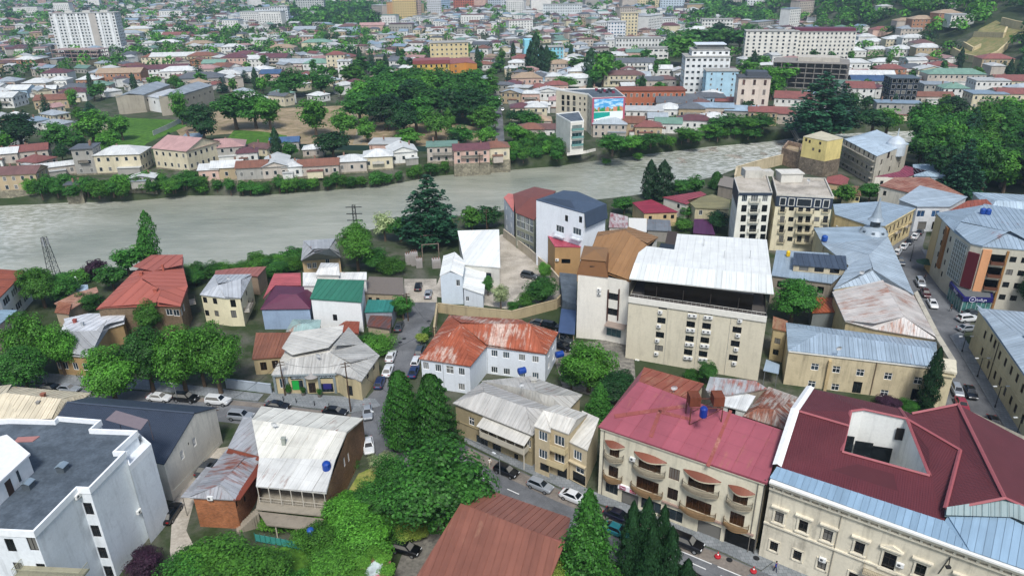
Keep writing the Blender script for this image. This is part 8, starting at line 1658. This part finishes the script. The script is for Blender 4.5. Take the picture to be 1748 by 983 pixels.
# ================================================================ people
def person_mesh(shirt,pants,skin='#a9785c',stride=.22,arm=.15):
    me=bpy.data.meshes.new('body'); J=[(0,0,.95),(0,0,1.15),(0,0,1.42),(0,0,1.52),(0,.02,1.66),(-.17,0,1.42),(-.24,arm,1.15),(-.22,arm*2.,.9),(.17,0,1.42),(.24,-arm,1.15),(.22,-arm*1.2,.9),(-.1,0,.9),(-.1,-stride*.5,.5),(-.1,-stride,.06),(-.1,-stride+.16,.03),(.1,0,.9),(.1,stride*.6,.5),(.1,stride*.8,.06),(.1,stride*.8+.16,.03)]
    E_=[(0,1),(1,2),(2,3),(3,4),(2,5),(5,6),(6,7),(2,8),(8,9),(9,10),(0,11),(11,12),(12,13),(13,14),(0,15),(15,16),(16,17),(17,18)]; Rd=[.15,.14,.15,.065,.105,.075,.055,.04,.075,.055,.04,.1,.075,.05,.045,.1,.075,.05,.045]
    me.from_pydata(J,E_,[]); o=bpy.data.objects.new('tmp',me); COL.objects.link(o); mo=o.modifiers.new('s','SKIN'); sv=me.skin_vertices[0].data
    for i,r in enumerate(Rd): sv[i].radius=(r,r*.8)
    sv[0].use_root=True; su=o.modifiers.new('u','SUBSURF'); su.levels=1; su.render_levels=1
    dg=bpy.context.evaluated_depsgraph_get(); out=bpy.data.meshes.new_from_object(o.evaluated_get(dg)); bpy.data.objects.remove(o); out.materials.clear()
    for c in (pants,shirt,skin): out.materials.append(plain(c,.85))
    for p in out.polygons:
        c=p.center; p.material_index=2 if c.z>1.5 or (abs(c.x)>.19 and c.z<1.18 and c.z>.8) else (1 if c.z>.93 else 0); p.use_smooth=True
    return out
HAIR=MB(); HAIR.lathe((0,.0,1.67),[(.108,-.02),(.115,.05),(.09,.1),(.03,.125)],10); HAIRM=HAIR.mesh('hair',plain('#221b16',.9))
for (x,y,z,sh,pa,rz,l) in [(1323,975,.14,'#20307a','#1c2440',1.2,'person in blue walking on the pavement before the stone building'),(836,797,.03,'#d8d4c8','#b8ab92',.5,'person in white shirt crossing the street by the massive tree'),(1558,694,.05,'#e2e2de','#2a2c30',.3,'person in white shirt in the doorway, left of two'),(1562,695,.05,'#dcdcd8','#33363c',-.4,'person in white shirt in the doorway, right of two'),(1622,531,.14,'#17181c','#15161a',2.,'person in black walking in front of the bank'),(1578,478,.05,'#1c1d22','#15161a',1.,'person in black standing by the silver suv')]:
    g=V(x,y,z); t=thing('person',l,'person',tuple(g),rz,'people in the streets'); link('body',person_mesh(sh,pa),t); link('hair',HAIRM,t)
# rocks in the rapids
RK_=stonem('#8f8a7e'); AL2=[]
for i in range(18):
    x=1150+random.uniform(0,230); f=float(np.interp(x,[p[0] for p in FB],[p[1] for p in FB])); y=f+random.uniform(1,24)
    g=V(x,y,WZ-.15); m=MB(); s=random.uniform(.9,2.6); n=7; m.lathe((0,0,0),[(s*.9,-.3),(s,.05),(s*.75,.25*s**.5),(s*.3,.4*s**.5)],n); m.v=[(a*random.uniform(.7,1.4)*1.6,b*random.uniform(.7,1.2),c*random.uniform(.7,1.2)) for a,b,c in m.v]
    o=link('river_rock',m.mesh('river_rock',RK_),None,tuple(g),random.uniform(0,3)); o['category']='rock'; o['group']='rocks in the rapids'; AL2.append((o,'flat grey rock in the rapids',(x,y)))
autolabel(AL2)
# drain covers and a few dishes
for k,(x,y) in enumerate(((1291,952),(1245,955),(683,584),(676,600),(690,578),(732,548))):
    g=V(x,y,.145 if k==0 else .035); m=MB(); m.lathe(tuple(g),[(.42,0),(.42,.012)],16); solo('manhole_cover',m,IRON,'round iron cover '+('on the pavement by the stone building','in the main street near the road cones','in the lane below the white sedan','in the lane nearest the crossing','in the lane nearest the teal shop','in the upper lane beside the yard wall')[k],'manhole cover','manhole covers')
def dish(px,py,z,label):
    g=V(px,py,z); t=thing('satellite_dish',label,'satellite dish',tuple(g),random.uniform(2.6,3.6),'satellite dishes'); m=MB(); m.tube((0,0,-.3),(0,0,.7),.04,n=5); link('pole',m.mesh('pole',GALV),t); m=MB(); n=12
    rim=[(.5*math.cos(2*math.pi*i/n),.28+.12*math.sin(2*math.pi*i/n),.8+.48*math.sin(2*math.pi*i/n)) for i in range(n)]
    for i in range(n): m.add([(0,.08,.8),rim[i],rim[(i+1)%n]],[[0,1,2]])
    link('reflector',m.mesh('reflector',plain('#c4c7c8',.5)),t); m=MB(); m.tube((0,.08,.5),(0,.7,.8),.02,n=4); link('feed_arm',m.mesh('feed_arm',GALV),t)
for a in ((890,662,8.2,'satellite dish on the balcony house ridge'),(545,612,6.2,'satellite dish on the pharmacy roof'),(470,730,8.,'satellite dish on the pale roofed brick house'),(1150,668,Z3+1.9,'satellite dish on the red roof ridge'),(1430,600,8.4,'satellite dish on the long grey roof'),(392,480,ZY+1.5,'satellite dish on the cream house roof'),(1380,312,zC,'satellite dish on the cream tower roof'),(1470,470,10.,'satellite dish on the broad grey roof')): dish(*a)
# ================================================================ haze
m=MB(); m.box((0,4000,91),(12400,9100,199)); t=NT('haze'); pv=t.n('ShaderNodeVolumePrincipled'); pv.inputs['Color'].default_value=(.58,.8,1,1); pv.inputs['Density'].default_value=.00015; pv.inputs['Anisotropy'].default_value=.2; t.l(pv.outputs[0],t.o.inputs['Volume'])
o=link('haze',m.mesh('haze',t.m)); o['kind']='stuff'; o['label']='thin blue haze over the far city'
